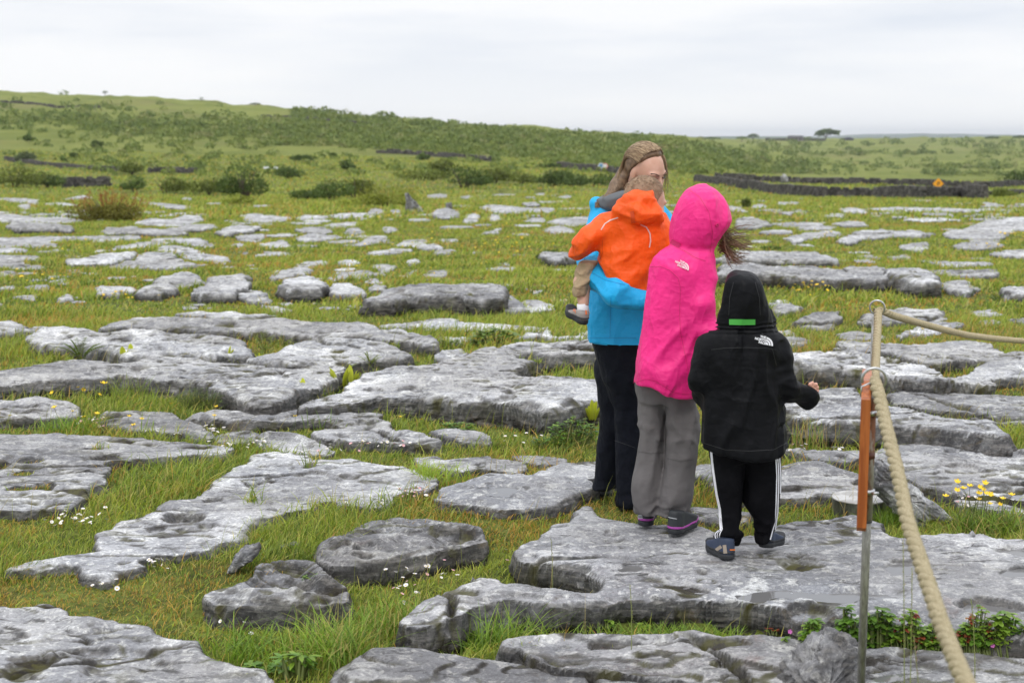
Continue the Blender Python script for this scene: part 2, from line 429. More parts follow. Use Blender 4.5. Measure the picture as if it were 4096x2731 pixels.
    if craggy:
        cg = 1-np.abs(fbm(X*3.2+Y*1.5, Y*5, s=seed+21, o=5))*2.2
        st = fbm(X*2.5, Y*2.5, s=seed+22, o=3)*5; stf = st-np.floor(st)
        U = U + (cg-.6)*.05*craggy + (np.floor(st)+sst(.6, 1, stf))*.016*craggy
    fall = -SLOPE*soft(Y-11, 2.0)
    Z = h - np.maximum(drop, 0) + U*sst(0, .12, t*rin+.03) + fall
    for (bx, by, brx, bry, dep, *_x) in basins:
        dep = dep*1.35
        a = onz(bx, by, h); b = onz(bx+brx, by, h); c = onz(bx, by+bry, h)
        q = np.sqrt(((X-a[0])/abs(b[0]-a[0]))**2+((Y-a[1])/abs(c[1]-a[1]))**2) + fbm(X*5, Y*9, s=seed+31, o=4)*.9
        kk = 1-sst(.55, 1.15, q)
        Z = Z*(1-kk)+(h-dep+fbm(X*12, Y*12, s=3, o=3)*.006)*kk
        # calm rim so the water has a level shore
    s = np.clip(-sd/wz, 0, 1); out = sd < 0
    zlow = -.20
    Z = np.where(out, (Z)*(1-s)+(zlow+fall)*s, Z)
    e = .02+.10*h
    st = vn(X*1.8, Y*1.8, (Z-fall)*34, s=seed+40)*.55 + vn(X*5, Y*5, (Z-fall)*75, s=seed+41)*.3 + vn(X*14, Y*14, (Z-fall)*60, s=seed+42)*.2
    amp = min(.06, .24*h+.008)
    mv = np.where(out, -sd*(1-e/wz) , 0) - np.where(out, st*amp*sst(0, .25, s), 0) - np.where(out, -amp*.5*sst(.25, 1, s)*0, 0)
    mv = mv + np.where(out, amp*1.35*sst(.25, .8, s), 0)      # undercut
    Xn = X + gxv*mv; Yn = Y + gyv*mv
    keep = sd > -wz*1.0
    idx = -np.ones(X.shape, int)
    kq = keep[:-1, :-1] & keep[1:, :-1] & keep[:-1, 1:] & keep[1:, 1:]
    used = np.zeros(X.shape, bool)
    used[:-1, :-1] |= kq; used[1:, :-1] |= kq; used[:-1, 1:] |= kq; used[1:, 1:] |= kq
    idx[used] = np.arange(used.sum())
    V = np.stack([Xn[used], Yn[used], Z[used]], -1)
    J, I = np.nonzero(kq)
    F = np.stack([idx[J, I], idx[J, I+1], idx[J+1, I+1], idx[J+1, I]], -1)
    o = obj(name, V, [F], mat or ROCK, smooth=dn > 11)
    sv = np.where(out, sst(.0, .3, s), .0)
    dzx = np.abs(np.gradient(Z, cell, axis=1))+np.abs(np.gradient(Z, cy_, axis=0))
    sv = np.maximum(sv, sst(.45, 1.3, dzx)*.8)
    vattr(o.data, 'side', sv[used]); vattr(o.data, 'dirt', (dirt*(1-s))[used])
    if side >= 20 and dn < 13: TRENCH.append((W, min(.10, .03+.5*h)*min(1.0, max(.15, (side-18)/70))))
    SLABG.append((W, hol, h, (gx[0], gy[0], cell, cy_, Z)))
    for (a, b, c, d) in hol: MOUNDS.append((a, b, c, d, h*.72))
    for (bx, by, brx, bry, dep, *wat) in basins:
        if not wat or not wat[0]: continue
        a = onz(bx, by, h); b = onz(bx+brx, by, h); c = onz(bx, by+bry, h)
        rx, ry = abs(b[0]-a[0]), abs(c[1]-a[1])
        q = np.sqrt(((X-a[0])/rx)**2+((Y-a[1])/ry)**2); dep = dep*1.35
        rim = np.percentile(Z[(q > 1.0) & (q < 1.35) & (sd > .02)], 20) if ((q > .9) & (q < 1.35) & (sd > .02)).any() else h-dep*.5
        lev = min(rim-.001, h-dep*.25); wetm = (q < 1.3) & (Z < lev+.004) & (sd > .03)
        kk = wetm[:-1, :-1] | wetm[1:, :-1] | wetm[:-1, 1:] | wetm[1:, 1:]
        if kk.sum() < 6: continue
        us = np.zeros(X.shape, bool); us[:-1, :-1] |= kk; us[1:, :-1] |= kk; us[:-1, 1:] |= kk; us[1:, 1:] |= kk
        ix = -np.ones(X.shape, int); ix[us] = np.arange(us.sum()); J, I = np.nonzero(kk)
        PV = np.stack([X[us], Y[us], np.full(us.sum(), lev)], -1)
        PF = np.stack([ix[J, I], ix[J, I+1], ix[J+1, I+1], ix[J+1, I]], -1)
        setp(obj('rain_puddle', PV, [PF], WATER), kind='structure')
    return o
def top_z(px, py):
    """height of the rock (or ground) under a point"""
    best = float(zg(px, py))
    for (W, hol, h, (x0, y0, cx_, cy_, Z)) in SLABG:
        i = (px-x0)/cx_; j = (py-y0)/cy_
        if 0 <= i < Z.shape[1]-1 and 0 <= j < Z.shape[0]-1:
            best = max(best, float(Z[int(j), int(i)]))
    return best
def L(s): 
    n = [float(v) for v in s.split()]; return [(n[i], n[i+1]) for i in range(0, len(n), 2)]
NEAR = [
 ("-150 2412 0 2411 190 2415 290 2435 320 2450 410 2480 600 2500 650 2530 780 2550 800 2575 870 2605 960 2640 1010 2665 1090 2690 1140 2760 1150 2900 -150 2900", 30,
  "large pale slab filling the bottom left corner, with a brown hollow", dict(rnd=.6, und=.8, basins=[(440,2640,190,75,.03)])),
 ("1315 2700 1360 2660 1440 2620 1530 2580 1620 2570 1750 2585 1900 2610 2100 2640 2240 2655 2350 2680 2470 2712 2620 2745 2800 2800 2800 2900 1280 2900", 60,
  "domed grey slab at the bottom edge, in front of the long grass tuft", dict(rnd=1.2)),
 ("2060 2545 2130 2532 2350 2519 2500 2522 2700 2530 2850 2520 3000 2527 3176 2545 3400 2565 3700 2590 3950 2605 4250 2640 4250 2900 3050 2900 2900 2800 2740 2725 2600 2690 2400 2655 2180 2610", 110,
  "long lichen-blotched ledge running along the bottom right, under the metal pole", dict(rnd=.5, mat='P', basins=[(2850,2612,32,14,.014,1),(3680,2705,150,42,.02,1)])),
 ("1650 2480 1720 2400 1830 2310 1890 2283 1960 2288 2030 2318 2200 2325 2345 2345 2360 2310 2320 2275 2230 2245 2110 2225 2090 2195 2180 2130 2230 2090 2300 2022 2360 2008 2400 2040 2460 2062 2560 2078 2700 2085 2800 2088 2860 2118 2960 2135 3040 2132 3130 2080 3220 2063 3330 2058 3400 2050 3500 2075 3560 2110 3630 2130 3830 2112 3940 2120 4050 2150 4250 2180 4250 2560 3900 2515 3600 2475 3350 2455 3100 2428 2950 2400 2700 2392 2400 2400 2100 2405 1900 2415 1800 2450 1700 2480", 105,
  "broad wet slab with puddles on which the two hooded children stand", dict(rnd=.45, und=.55, mat='P', basins=[(3280,2365,290,26,.016,1),(3580,2268,95,28,.012,1),(4070,2215,105,34,.012,1),(3230,2425,75,20,.03),(3960,2420,110,26,.022,1),(2530,2265,60,18,.012,1),(2700,2310,60,20,.012,1),(2830,2370,90,18,.012,1),(4080,2290,70,16,.01,1)])),
 ("-120 1735 150 1733 330 1740 560 1750 700 1770 830 1780 915 1790 880 1810 740 1825 560 1830 420 1832 400 1850 420 1890 480 1905 470 1930 380 1950 350 2000 290 2030 150 2025 60 2038 -120 2040", 30,
  "flat grey slab at the left edge with small mossy pockets in it", dict(rnd=.35, und=.6, holes=[(85,1880,72,18),(85,1943,80,10),(178,1933,24,8),(130,1840,60,11),(395,1780,40,6),(20,1850,30,12)], basins=[(430,1815,40,13,.05),(356,1880,14,5,.04)])),
 ("1010 1812 1060 1803 1180 1808 1260 1838 1400 1838 1520 1855 1640 1875 1695 1900 1690 1945 1560 1960 1500 2015 1420 2020 1330 1990 1250 2020 1120 2045 1010 2080 970 2120 920 2165 820 2195 700 2210 560 2230 480 2265 420 2305 350 2295 330 2250 200 2255 60 2270 60 2262 180 2238 270 2208 390 2200 400 2172 380 2155 400 2130 470 2118 490 2080 560 2070 640 2030 680 1990 760 1985 780 1970 830 1930 870 1900 960 1850", 28,
  "long smooth grey slab running diagonally through the turf left of centre", dict(rnd=.4, und=.7, holes=[(1008,1990,40,11),(1235,1860,26,6)], basins=[(700,2075,52,18,.03),(780,2075,32,13,.03),(620,2105,60,16,.02),(850,1985,35,12,.03),(1100,2000,40,12,.02),(1400,1900,60,14,.025),(1180,1900,70,9,.008,1)])),
 ("850 2360 930 2330 1030 2290 1060 2245 1130 2232 1200 2228 1260 2258 1310 2300 1345 2340 1345 2385 1280 2405 1150 2400 1000 2395 880 2385", 62,
  "rugged layered rock in the turf beside the small leaning stone", dict(rnd=.8, craggy=1.0, mat='D')),
 ("1285 2190 1300 2160 1350 2140 1430 2100 1500 2070 1590 2060 1640 2075 1700 2062 1760 2070 1830 2085 1900 2110 1915 2140 1850 2160 1770 2165 1700 2190 1620 2205 1560 2225 1450 2232 1340 2240 1300 2225", 66,
  "rugged rock with an overhanging mossy front edge, right of the layered rock", dict(rnd=.7, craggy=.8, mat='D')),
 ("1735 1990 1780 1960 1870 1925 1960 1905 2060 1903 2140 1900 2170 1880 2260 1850 2360 1840 2440 1850 2440 1930 2290 1985 2230 2020 2120 2035 2000 2030 1900 2015 1800 2005", 25,
  "low slab with a shallow puddle, left of the feet in black trousers", dict(rnd=.6, basins=[(2030,1955,95,20,.012,1)])),
 ("1680 1830 1740 1822 1770 1840 1850 1830 1950 1820 1952 1862 1850 1878 1700 1860", 12, "small flat stone, wider of two side by side left of the black trousers", {}),
 ("1957 1836 2080 1842 2092 1868 2060 1876 1960 1870", 12, "small flat stone, right one of the two side by side in the grass", {}),
 ("2060 1820 2130 1818 2250 1830 2245 1852 2140 1845", 12, "narrow low stone in the daisies directly left of the black trousers", {}),
 ("740 1668 860 1643 970 1645 1020 1655 1176 1633 1290 1630 1400 1642 1500 1660 1550 1685 1620 1705 1700 1725 1750 1750 1700 1762 1560 1752 1400 1745 1280 1730 1262 1715 1300 1707 1420 1715 1430 1700 1350 1685 1250 1678 1110 1690 1000 1682 850 1675", 32,
  "long curving low slab bordered by daisies, left of the big undercut slab", dict(rnd=.5)),
 ("425 1640 480 1636 600 1640 690 1645 720 1665 790 1680 810 1700 845 1722 830 1738 760 1735 600 1715 480 1710 400 1690", 25, "pale low slab behind the row of daisies on the left", dict(rnd=.5)),
 ("860 1740 920 1720 990 1715 1020 1730 1000 1752 900 1757", 12, "small grey stone at the far end of the daisy row", {}),
 ("1040 1750 1080 1725 1150 1728 1240 1750 1330 1790 1300 1805 1180 1800 1080 1785", 14, "wedge-shaped low stone just behind the long diagonal slab", {}),
 ("1735 1720 1830 1715 1900 1722 1945 1740 1950 1762 1860 1757 1770 1738", 14, "small rounded slab lying in front of the big undercut slab", {}),
 ("-120 1590 60 1595 100 1588 150 1582 280 1600 300 1620 290 1650 150 1652 60 1657 -120 1645", 35, "rippled grey rock at the left edge beside the buttercups", dict(rnd=.7, craggy=.4)),
 ("-120 1490 50 1472 200 1460 330 1442 400 1441 440 1455 500 1450 600 1425 730 1422 820 1430 880 1442 1000 1448 1090 1460 1176 1462 1190 1460 1300 1450 1370 1460 1385 1475 1350 1490 1290 1520 1260 1540 1176 1580 1100 1600 1060 1610 960 1580 870 1540 780 1520 640 1515 580 1500 470 1492 400 1515 200 1512 60 1528 -120 1545", 72,
  "very long raised slab with a dark front face across the left half", dict(rnd=.35, basins=[(880,1472,120,16,.012,1),(535,1472,26,8,.03)])),
 ("125 1335 190 1313 270 1308 360 1318 420 1325 500 1317 580 1318 700 1330 800 1328 900 1340 960 1360 1010 1395 1000 1410 930 1410 860 1425 760 1412 600 1415 500 1418 400 1398 300 1372 160 1372", 50,
  "wide hummocky slab behind the very long raised slab, with fern at its front", dict(rnd=.6, craggy=.15)),
 ("-120 1283 60 1285 110 1303 180 1305 160 1315 60 1320 -120 1320", 20, "thin pale slab poking in at the left edge, behind the hummocky slab", {}),
 ("375 1310 400 1300 450 1285 540 1262 660 1252 720 1262 850 1275 1000 1280 1176 1282 1300 1285 1440 1285 1500 1295 1540 1310 1620 1315 1700 1335 1740 1345 1740 1362 1700 1360 1650 1352 1500 1350 1420 1345 1340 1350 1200 1332 1100 1322 980 1312 850 1312 740 1300 620 1305 520 1292 440 1302", 50,
  "very long low ledge with dark hollows, farthest of the big left-hand slabs", dict(rnd=.5, craggy=.15, holes=[(1560,1335,42,7)])),
 ("720 1250 800 1243 870 1250 930 1245 1000 1255 1100 1255 1060 1272 900 1268 800 1262", 8, "thin pale rock strip directly behind the very long low ledge", {}),
 ("1000 1425 1060 1410 1176 1372 1300 1362 1420 1358 1500 1365 1560 1375 1620 1395 1640 1410 1600 1430 1500 1428 1400 1445 1300 1447 1176 1457 1080 1457 1020 1440", 48,
  "domed slab in the centre left with a fern at its right end", dict(rnd=.6)),
 ("1735 1422 1770 1397 1840 1387 1872 1410 1830 1432 1760 1437", 20, "small angular block between the domed slab and the big undercut slab", dict(craggy=.5)),
 ("1340 1570 1385 1535 1440 1508 1470 1485 1560 1465 1640 1450 1740 1448 1800 1430 1860 1425 1950 1400 2000 1390 2040 1370 2100 1360 2200 1362 2352 1355 2500 1362 2500 1402 2300 1412 2200 1422 2120 1442 2060 1462 2100 1490 2240 1500 2352 1510 2500 1515 2500 1590 2352 1600 2300 1622 2200 1642 2100 1618 2000 1605 1900 1600 1800 1602 1700 1595 1600 1580 1500 1580 1430 1596 1300 1610 1205 1612 1250 1592", 72,
  "largest undercut slab in the middle, dark layered near face, reaching the woman's legs", dict(rnd=.35, craggy=.15, holes=[(2115,1405,70,11)], basins=[(2050,1545,58,16,.04),(2110,1580,40,11,.012,1),(1570,1488,60,10,.03),(2130,1515,70,8,.03)])),
 ("1530 1298 1600 1290 1690 1285 1695 1303 1600 1308", 6, "small pale slab left of the peaked pale slab, behind the long ledge", {}),
 ("1660 1300 1700 1280 1760 1267 1820 1270 1850 1285 1950 1292 2000 1295 2200 1302 2200 1315 2040 1310 1800 1308 1700 1307", 8, "peaked pale slab with a long low tail, below the long boulder", {}),
 ("2080 1345 2120 1325 2190 1322 2220 1345 2300 1340 2352 1318 2450 1320 2450 1350 2300 1354 2150 1352", 8, "low pale slab touching the blue jacket's lower left", {}),
 ("1760 1340 1850 1342 1885 1352 1840 1364 1780 1358", 5, "small pale strip of rock beside the broad-leaved plant", {}),
 ("1455 1188 1530 1165 1620 1142 1700 1137 1790 1128 1900 1128 1980 1130 2025 1155 2015 1182 1940 1192 1800 1180 1650 1175 1560 1192", 68, "long dark-sided boulder standing in the grass left of the woman", dict(rnd=.5, craggy=.5, mat='D')),
 ("2010 1195 2040 1180 2080 1200 2090 1225 2050 1232 2010 1225", 22, "dark rounded rock against the right end of the long boulder", dict(rnd=1.2, mat='D')),
 # right of the people
 ("3050 1405 3230 1400 3420 1403 3540 1420 3640 1435 3720 1455 3760 1490 3800 1510 3740 1522 3600 1508 3500 1478 3300 1468 3050 1462", 75, "smooth whale-backed slab behind the boy's shoulder", dict(rnd=.6)),
 ("3315 1385 3370 1358 3480 1356 3620 1366 3760 1362 3870 1357 3960 1375 4010 1403 4250 1430 4250 1515 4080 1500 3980 1500 3940 1525 3850 1520 3800 1505 3860 1480 3930 1440 3840 1425 3760 1445 3620 1430 3540 1400 3400 1395", 40, "sprawling pale slab curling round a patch of grass, behind the front rope ring", dict(rnd=.4)),
 ("3270 1560 3330 1550 3400 1552 3450 1575 3560 1620 3650 1625 3700 1645 3830 1665 3960 1665 4010 1700 4025 1738 3900 1725 3700 1700 3500 1690 3300 1672 3100 1655 3080 1600 3200 1585", 105, "thick slab with a tall dark layered face, right of the boy's hand", dict(rnd=.45, craggy=.25)),
 ("3560 1580 3640 1560 3720 1553 3850 1570 4000 1575 4250 1580 4250 1680 4030 1685 3900 1660 3960 1645 3880 1640 3700 1630 3590 1605", 28, "pale wavy slab at the right edge, behind the rope", dict(rnd=.4)),
 ("3480 1830 3560 1790 3620 1780 3730 1777 3850 1800 3920 1817 3990 1797 4250 1792 4250 1985 4050 1978 3880 1965 3700 1935 3600 1905 3500 1885", 38, "large pale slab behind the yellow flowers at the right edge", dict(rnd=.5, basins=[(3850,1848,60,12,.03)])),
 ("3125 1860 3200 1848 3280 1845 3350 1870 3430 1885 3470 1900 3480 1950 3400 1957 3300 1967 3150 1977 3000 1982 2880 1960 2820 1920 2760 1900 2760 1860 2860 1850 3000 1850", 30, "grey mottled slab behind the boy's knees, beside the round metal cover", dict(rnd=.5, basins=[(3160,1955,70,12,.02)])),
 ("3140 1795 3180 1790 3260 1800 3430 1805 3445 1830 3370 1850 3300 1842", 18, "narrow ledge in the grass left of the orange board", {}),
 ("2770 2022 2860 2026 2990 2048 2960 2078 2900 2078 2790 2062", 10, "small low rock between the grey and the striped trousers", {}),
 ("3840 1995 4000 1985 4250 1998 4250 2045 4000 2035 3860 2015", 14, "low slab at the right edge behind the yellow flowers", {}),
]
MID = [l.split(':') for l in """
55:2880 1060 2980 1057 3100 1060 3260 1065 3380 1080 3420 1087 3500 1100 3560 1097 3540 1112 3400 1112 3200 1102 3000 1092 2880 1087:long dark ledge behind the boy's hood
40:3380 1070 3440 1062 3510 1060 3550 1085 3570 1102 3480 1112 3420 1097:humped rock in the middle of the dark ledge on the right
70:3540 1075 3640 1072 3720 1080 3750 1100 3760 1117 3650 1120 3560 1102:tall dark stepped rock at the right end of the dark ledge
12:3720 1078 3860 1080 3990 1078 3985 1097 3930 1102 3800 1094:thin pale ledge right of the tall dark stepped rock
25:2900 1015 2990 1000 3100 1000 3130 1005 3250 1010 3340 1025 3350 1037 3200 1037 3000 1037 2860 1032:double-layered pale ledge right of the pink hood
12:3350 960 3420 925 3520 915 3600 920 3650 915 3740 935 3700 942 3560 942 3450 952 3400 967:pale ledge with a hooked left end above the dark ledge
8:3140 950 3220 930 3300 920 3360 925 3370 935 3250 950 3180 965:
10:3770 930 3850 920 3900 895 3960 880 4050 870 4250 870 4250 907 4050 922 4000 952 3900 952 3800 947:broad pale pavement at the far right above the rope
6:3600 982 3650 972 3700 972 3722 985 3680 1000 3620 992:
6:3810 980 3880 968 3960 968 4010 978 3950 990 3850 992:
5:3720 1045 3780 1040 3850 1045 3880 1043 3980 1050 3900 1060 3780 1058:
8:3960 1010 4020 1000 4250 1000 4250 1030 4000 1020:
18:2945 900 2955 872 3000 865 3060 883 3082 895 3020 905 2960 907:grey boulder just right of the pink hood
8:3080 892 3180 888 3290 892 3280 902 3150 907:
12:3060 1195 3130 1192 3200 1222 3180 1235 3110 1252 3090 1230:pale slab emerging behind the boy's hood
20:3190 1287 3230 1260 3300 1237 3350 1235 3345 1265 3300 1282:tilted dark wedge of rock right of the boy's hood
20:3430 1275 3460 1255 3540 1240 3650 1230 3740 1232 3780 1250 3700 1267 3560 1277 3450 1290:long pale slab behind the rear rope ring
5:3350 1330 3420 1325 3500 1330 3540 1340 3500 1352 3380 1347:
8:3580 1322 3650 1312 3680 1292 3750 1290 3870 1288 3800 1310 3720 1332 3600 1347:
4:3895 1240 3960 1233 3990 1245 4000 1252 3930 1260:
4:3930 1280 3970 1275 3995 1285 3960 1297:
5:4040 1280 4100 1270 4200 1270 4200 1295:
15:3760 1130 3830 1122 3880 1125 3900 1150 3860 1172 3790 1152:
30:4010 1150 4060 1142 4200 1145 4200 1182 4050 1172:dark-fronted rock at the right edge among ferns
4:3680 1272 3730 1267 3790 1270 3740 1287 3690 1285:
4:3190 1298 3230 1291 3330 1298 3320 1309 3210 1307:
5:3070 1322 3160 1319 3180 1336 3080 1340:
8:3105 1345 3180 1342 3240 1362 3200 1377 3110 1374:
4:3430 1020 3480 1016 3520 1028 3460 1033:
4:3560 1022 3620 1018 3640 1028 3570 1033:
4:3360 835 3420 831 3470 840 3460 853 3380 847:
4:3460 833 3600 829 3750 831 3960 838 3900 846 3700 844 3550 842:long thin pale strip of rock in the far turf on the right
4:3000 820 3060 817 3070 830 3010 833:
4:2900 820 2960 828 2990 846 2920 842:
4:3100 810 3190 806 3200 818 3110 821:
4:3120 848 3170 845 3162 857:
4:3920 808 3980 813 4020 823 3940 824:
4:4060 783 4200 781 4200 797:
5:3180 905 3250 898 3340 905 3330 917 3200 917:
6:3330 892 3400 882 3450 885 3470 900 3380 902:
22:275 1045 282 1032 340 1028 420 1010 530 1003 545 1005 520 1022 480 1032 430 1047 330 1052:
15:440 1060 540 1040 560 1020 600 1005 690 1010 700 1035 760 1045 785 1060 700 1067 600 1063 500 1064:
8:620 1000 640 985 700 980 780 990 810 1012 910 1030 905 1052 840 1042 760 1032 700 1012:
5:360 1007 430 995 480 985 560 965 660 962 700 975 620 987 520 992 430 1002:
5:-100 950 200 945 400 940 540 940 560 950 420 967 280 955 200 965 230 987 100 987 -100 987:
10:25 905 40 893 140 890 250 898 295 905 280 917 200 914 80 917:
4:-100 860 60 857 140 870 250 868 350 880 280 892 120 887 -100 882:
6:410 922 430 910 520 915 600 910 760 930 700 937 520 927 430 932:
8:540 892 570 880 620 872 680 880 720 865 740 858 800 862 810 878 760 897 700 902 600 897:
6:650 917 720 905 800 895 860 895 865 905 800 917 700 922:
8:865 927 900 910 960 898 1040 905 1000 922 940 927 900 937:
4:960 862 1010 855 1130 865 1176 870 1120 887 1060 892 980 882:
4:940 942 1000 935 1060 935 1040 962 960 957:
5:670 957 740 955 800 952 860 985 860 992 780 987 700 977:
5:920 982 960 968 985 985 940 997:
5:1030 977 1130 960 1176 985 1070 992:
4:955 1005 1000 1003 1005 1015 960 1019:
8:1030 1014 1060 1003 1130 1002 1150 1015 1040 1024:
8:-100 990 60 985 100 995 90 1007 -100 1010:
5:-100 1030 60 1018 155 1022 140 1040 60 1052 -100 1042:
4:-60 1045 60 1045 170 1062 175 1072 90 1070 -60 1062:
15:620 1127 640 1105 720 1092 780 1095 815 1125 760 1134 660 1132:
22:540 1162 600 1140 680 1132 700 1155 640 1172 560 1170:
10:390 1147 470 1140 540 1150 530 1162 450 1177 400 1172:
32:770 1167 800 1150 860 1110 930 1098 980 1100 990 1130 950 1150 930 1172 850 1172 790 1177:stack of layered grey rock in the turf on the left
10:950 1167 1000 1155 1060 1160 1070 1202 1000 1197:
6:1080 1107 1110 1085 1176 1065 1250 1075 1220 1097 1120 1107 1090 1117:
5:1176 1077 1210 1045 1290 1040 1310 1050 1250 1062 1200 1092:
48:1120 1142 1150 1112 1200 1105 1260 1105 1290 1130 1270 1152 1200 1152 1140 1157:blocky grey boulder right of the layered rock stack
28:1320 1147 1340 1132 1400 1132 1440 1145 1455 1167 1380 1167 1330 1162:rounded grey boulder, smaller neighbour of the blocky one
4:0 1090 60 1085 50 1101 0 1103:
4:100 1147 130 1137 185 1139 180 1156 110 1154:
4:-40 1142 45 1139 40 1153 -40 1156:
8:230 1190 270 1170 292 1190:
4:60 1187 140 1179 130 1193:
3:195 1122 260 1114 250 1126:
4:1050 1220 1110 1225 1176 1240 1100 1247:
4:-60 790 90 793 160 800 150 816 60 809:
4:180 815 250 811 320 820 260 826:
4:70 820 120 817 115 836 80 833:
4:240 800 330 780 370 790 320 802:
4:560 810 650 812 760 825 740 833 640 829:
4:720 799 740 789 765 792 758 804:
6:1176 872 1220 858 1320 865 1300 877 1200 877:
5:1310 860 1400 850 1500 855 1530 865 1400 874 1340 870:
4:1378 927 1400 908 1430 910 1460 930 1410 937:
4:1520 914 1570 907 1595 920 1550 927:
3:1290 902 1350 892 1430 889 1420 900 1320 907:
5:1180 917 1240 905 1300 910 1330 925 1300 934 1200 922:
7:1180 952 1230 935 1350 940 1370 945 1330 957 1220 962:
6:1380 977 1440 970 1480 940 1540 940 1545 960 1500 972 1440 980:
4:1595 967 1640 957 1700 954 1705 968 1620 974:
4:1660 982 1740 978 1765 985 1760 997 1690 994:
6:1460 1012 1540 1000 1650 994 1600 1010 1500 1017:
4:1735 1007 1790 997 1825 1000 1800 1013 1745 1017:
3:1760 959 1820 954 1825 963 1780 967:
4:1350 1042 1390 1034 1435 1045 1400 1062 1360 1052:
4:1485 1062 1530 1054 1578 1062 1560 1077 1530 1087 1520 1072:
8:1325 1107 1350 1090 1450 1083 1540 1090 1545 1100 1430 1102 1340 1112:
4:1630 1044 1660 1032 1675 1045 1640 1057:
6:1700 1097 1730 1078 1780 1075 1795 1088 1770 1099 1710 1102:
3:1625 1092 1665 1078 1650 1092:
4:1460 1122 1500 1113 1540 1120 1520 1134:
8:1475 1147 1500 1135 1540 1140 1530 1162 1490 1162:
4:1950 1070 2000 1062 2060 1070 2050 1080 1970 1077:
4:2000 1052 2030 1047 2032 1058:
6:2085 1210 2140 1205 2200 1215 2210 1230 2130 1240:
3:2110 1152 2170 1156 2140 1165:
8:1465 857 1480 837 1500 833 1540 838 1530 854:
6:1550 852 1570 838 1605 840 1600 857:
12:1725 852 1750 835 1790 830 1835 845 1838 860 1790 870 1740 864:dark humped boulder right of the leaning standing stones
10:1855 887 1870 858 1900 852 1918 862 1905 882 1870 892:
6:1950 872 1965 858 2000 860 2005 877 1970 884:
4:1925 932 1980 918 2005 910 1990 932:
9:1920 827 1960 818 2060 825 2100 830 2215 832 2215 847 2100 850 2000 852 1960 842:long low pale ledge left of the woman's shoulder
4:2095 882 2130 869 2180 872 2180 887 2120 889:
8:2190 887 2220 875 2300 868 2370 870 2370 892 2280 902 2200 894:
4:2170 917 2230 903 2290 912 2300 927 2200 930:
4:1700 782 1760 774 1800 780 1790 792 1710 794:
4:1830 788 1880 782 1900 790 1850 797:
3:1950 782 2000 775 2090 778 2060 786 1980 788:
4:2130 775 2180 772 2185 784 2150 787:
4:2090 812 2140 808 2160 818 2110 822:
4:2220 790 2270 780 2300 790 2260 798:
30:2172 1012 2200 1003 2270 1010 2290 1025 2220 1037 2182 1027:dark mossy rock behind the toddler's sleeve
""".strip().split('\n')]
def px_of(x, y, z):
    dz = z-CAMZ; t = y*cp - dz*sp; r = -(y*sp+dz*cp)/t
    return CX + x/t*FP, CY + r*FP
MATS = {'P': PATH, 'D': ROCKD}
_s = 1
for (poly, side, label, kw) in NEAR:
    kw = dict(kw); m = MATS.get(kw.pop('mat', None), ROCKM if max(p[1] for p in L(poly)) < 1680 else ROCK)
    nm = 'boulder' if ('boulder' in label or 'rugged' in label or 'block' in label) else 'limestone_slab'
    o = slab(L(poly), side, m, seed=_s, name=nm, **kw); _s += 1
    setp(o, label, 'rock' if nm == 'boulder' else 'rock slab', 'limestone slabs of the pavement', 'thing')
AUTO = []
for it in MID:
    side, poly, label = float(it[0]), L(it[1]), it[2].strip()
    x = sum(p[0] for p in poly)/len(poly); y = sum(p[1] for p in poly)/len(poly)
    o = slab(poly, side, ROCKF if not (label and 'dark' in label) else ROCK, seed=_s, rnd=.4, craggy=.35 if side > 10 else 0,
             name='boulder' if 'boulder' in label else 'limestone_slab', cellk=.9); _s += 1
    if not label: AUTO.append((o, x, y, 'thin pale' if max(p[0] for p in poly)-min(p[0] for p in poly) > 110 else 'small pale'))
    setp(o, label, 'rock', 'pale rocks scattered through the turf', 'thing')
# farther scatter: low rocks too small to trace, copies of a few shapes
random.seed(11)
protos = []
for k in range(6):
    n = 14; th = np.arange(40)*2*math.pi/40; V = []; rr = 1+.45*np.array([float(fbm(np.array(math.cos(a)*1.6+k*5), np.array(math.sin(a)*1.6), 0, 77, 3)) for a in th])*1.6
    prof = [(1.0, -.8), (1.02, .35), (.97, .8), (.86, .97), (.5, 1.03), (0.02, 1.04)]
    for (q, z) in prof:
        for a, r_ in zip(th, rr):
            nx, ny = math.cos(a)*r_*q, math.sin(a)*r_*q
            V.append((nx, ny*.8, z+.18*float(vn(nx*2.2, ny*2.2, k*3.1, 5))))
    i, j = np.meshgrid(np.arange(len(prof)-1), np.arange(40), indexing='ij')
    F = np.stack([i*40+j, i*40+(j+1) % 40, (i+1)*40+(j+1) % 40, (i+1)*40+j], -1).reshape(-1, 4)
    me = mesh_np('outcrop', V, [F]); me.materials.append(ROCKF)
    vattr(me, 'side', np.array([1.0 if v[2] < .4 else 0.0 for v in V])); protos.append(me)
cnt = 0
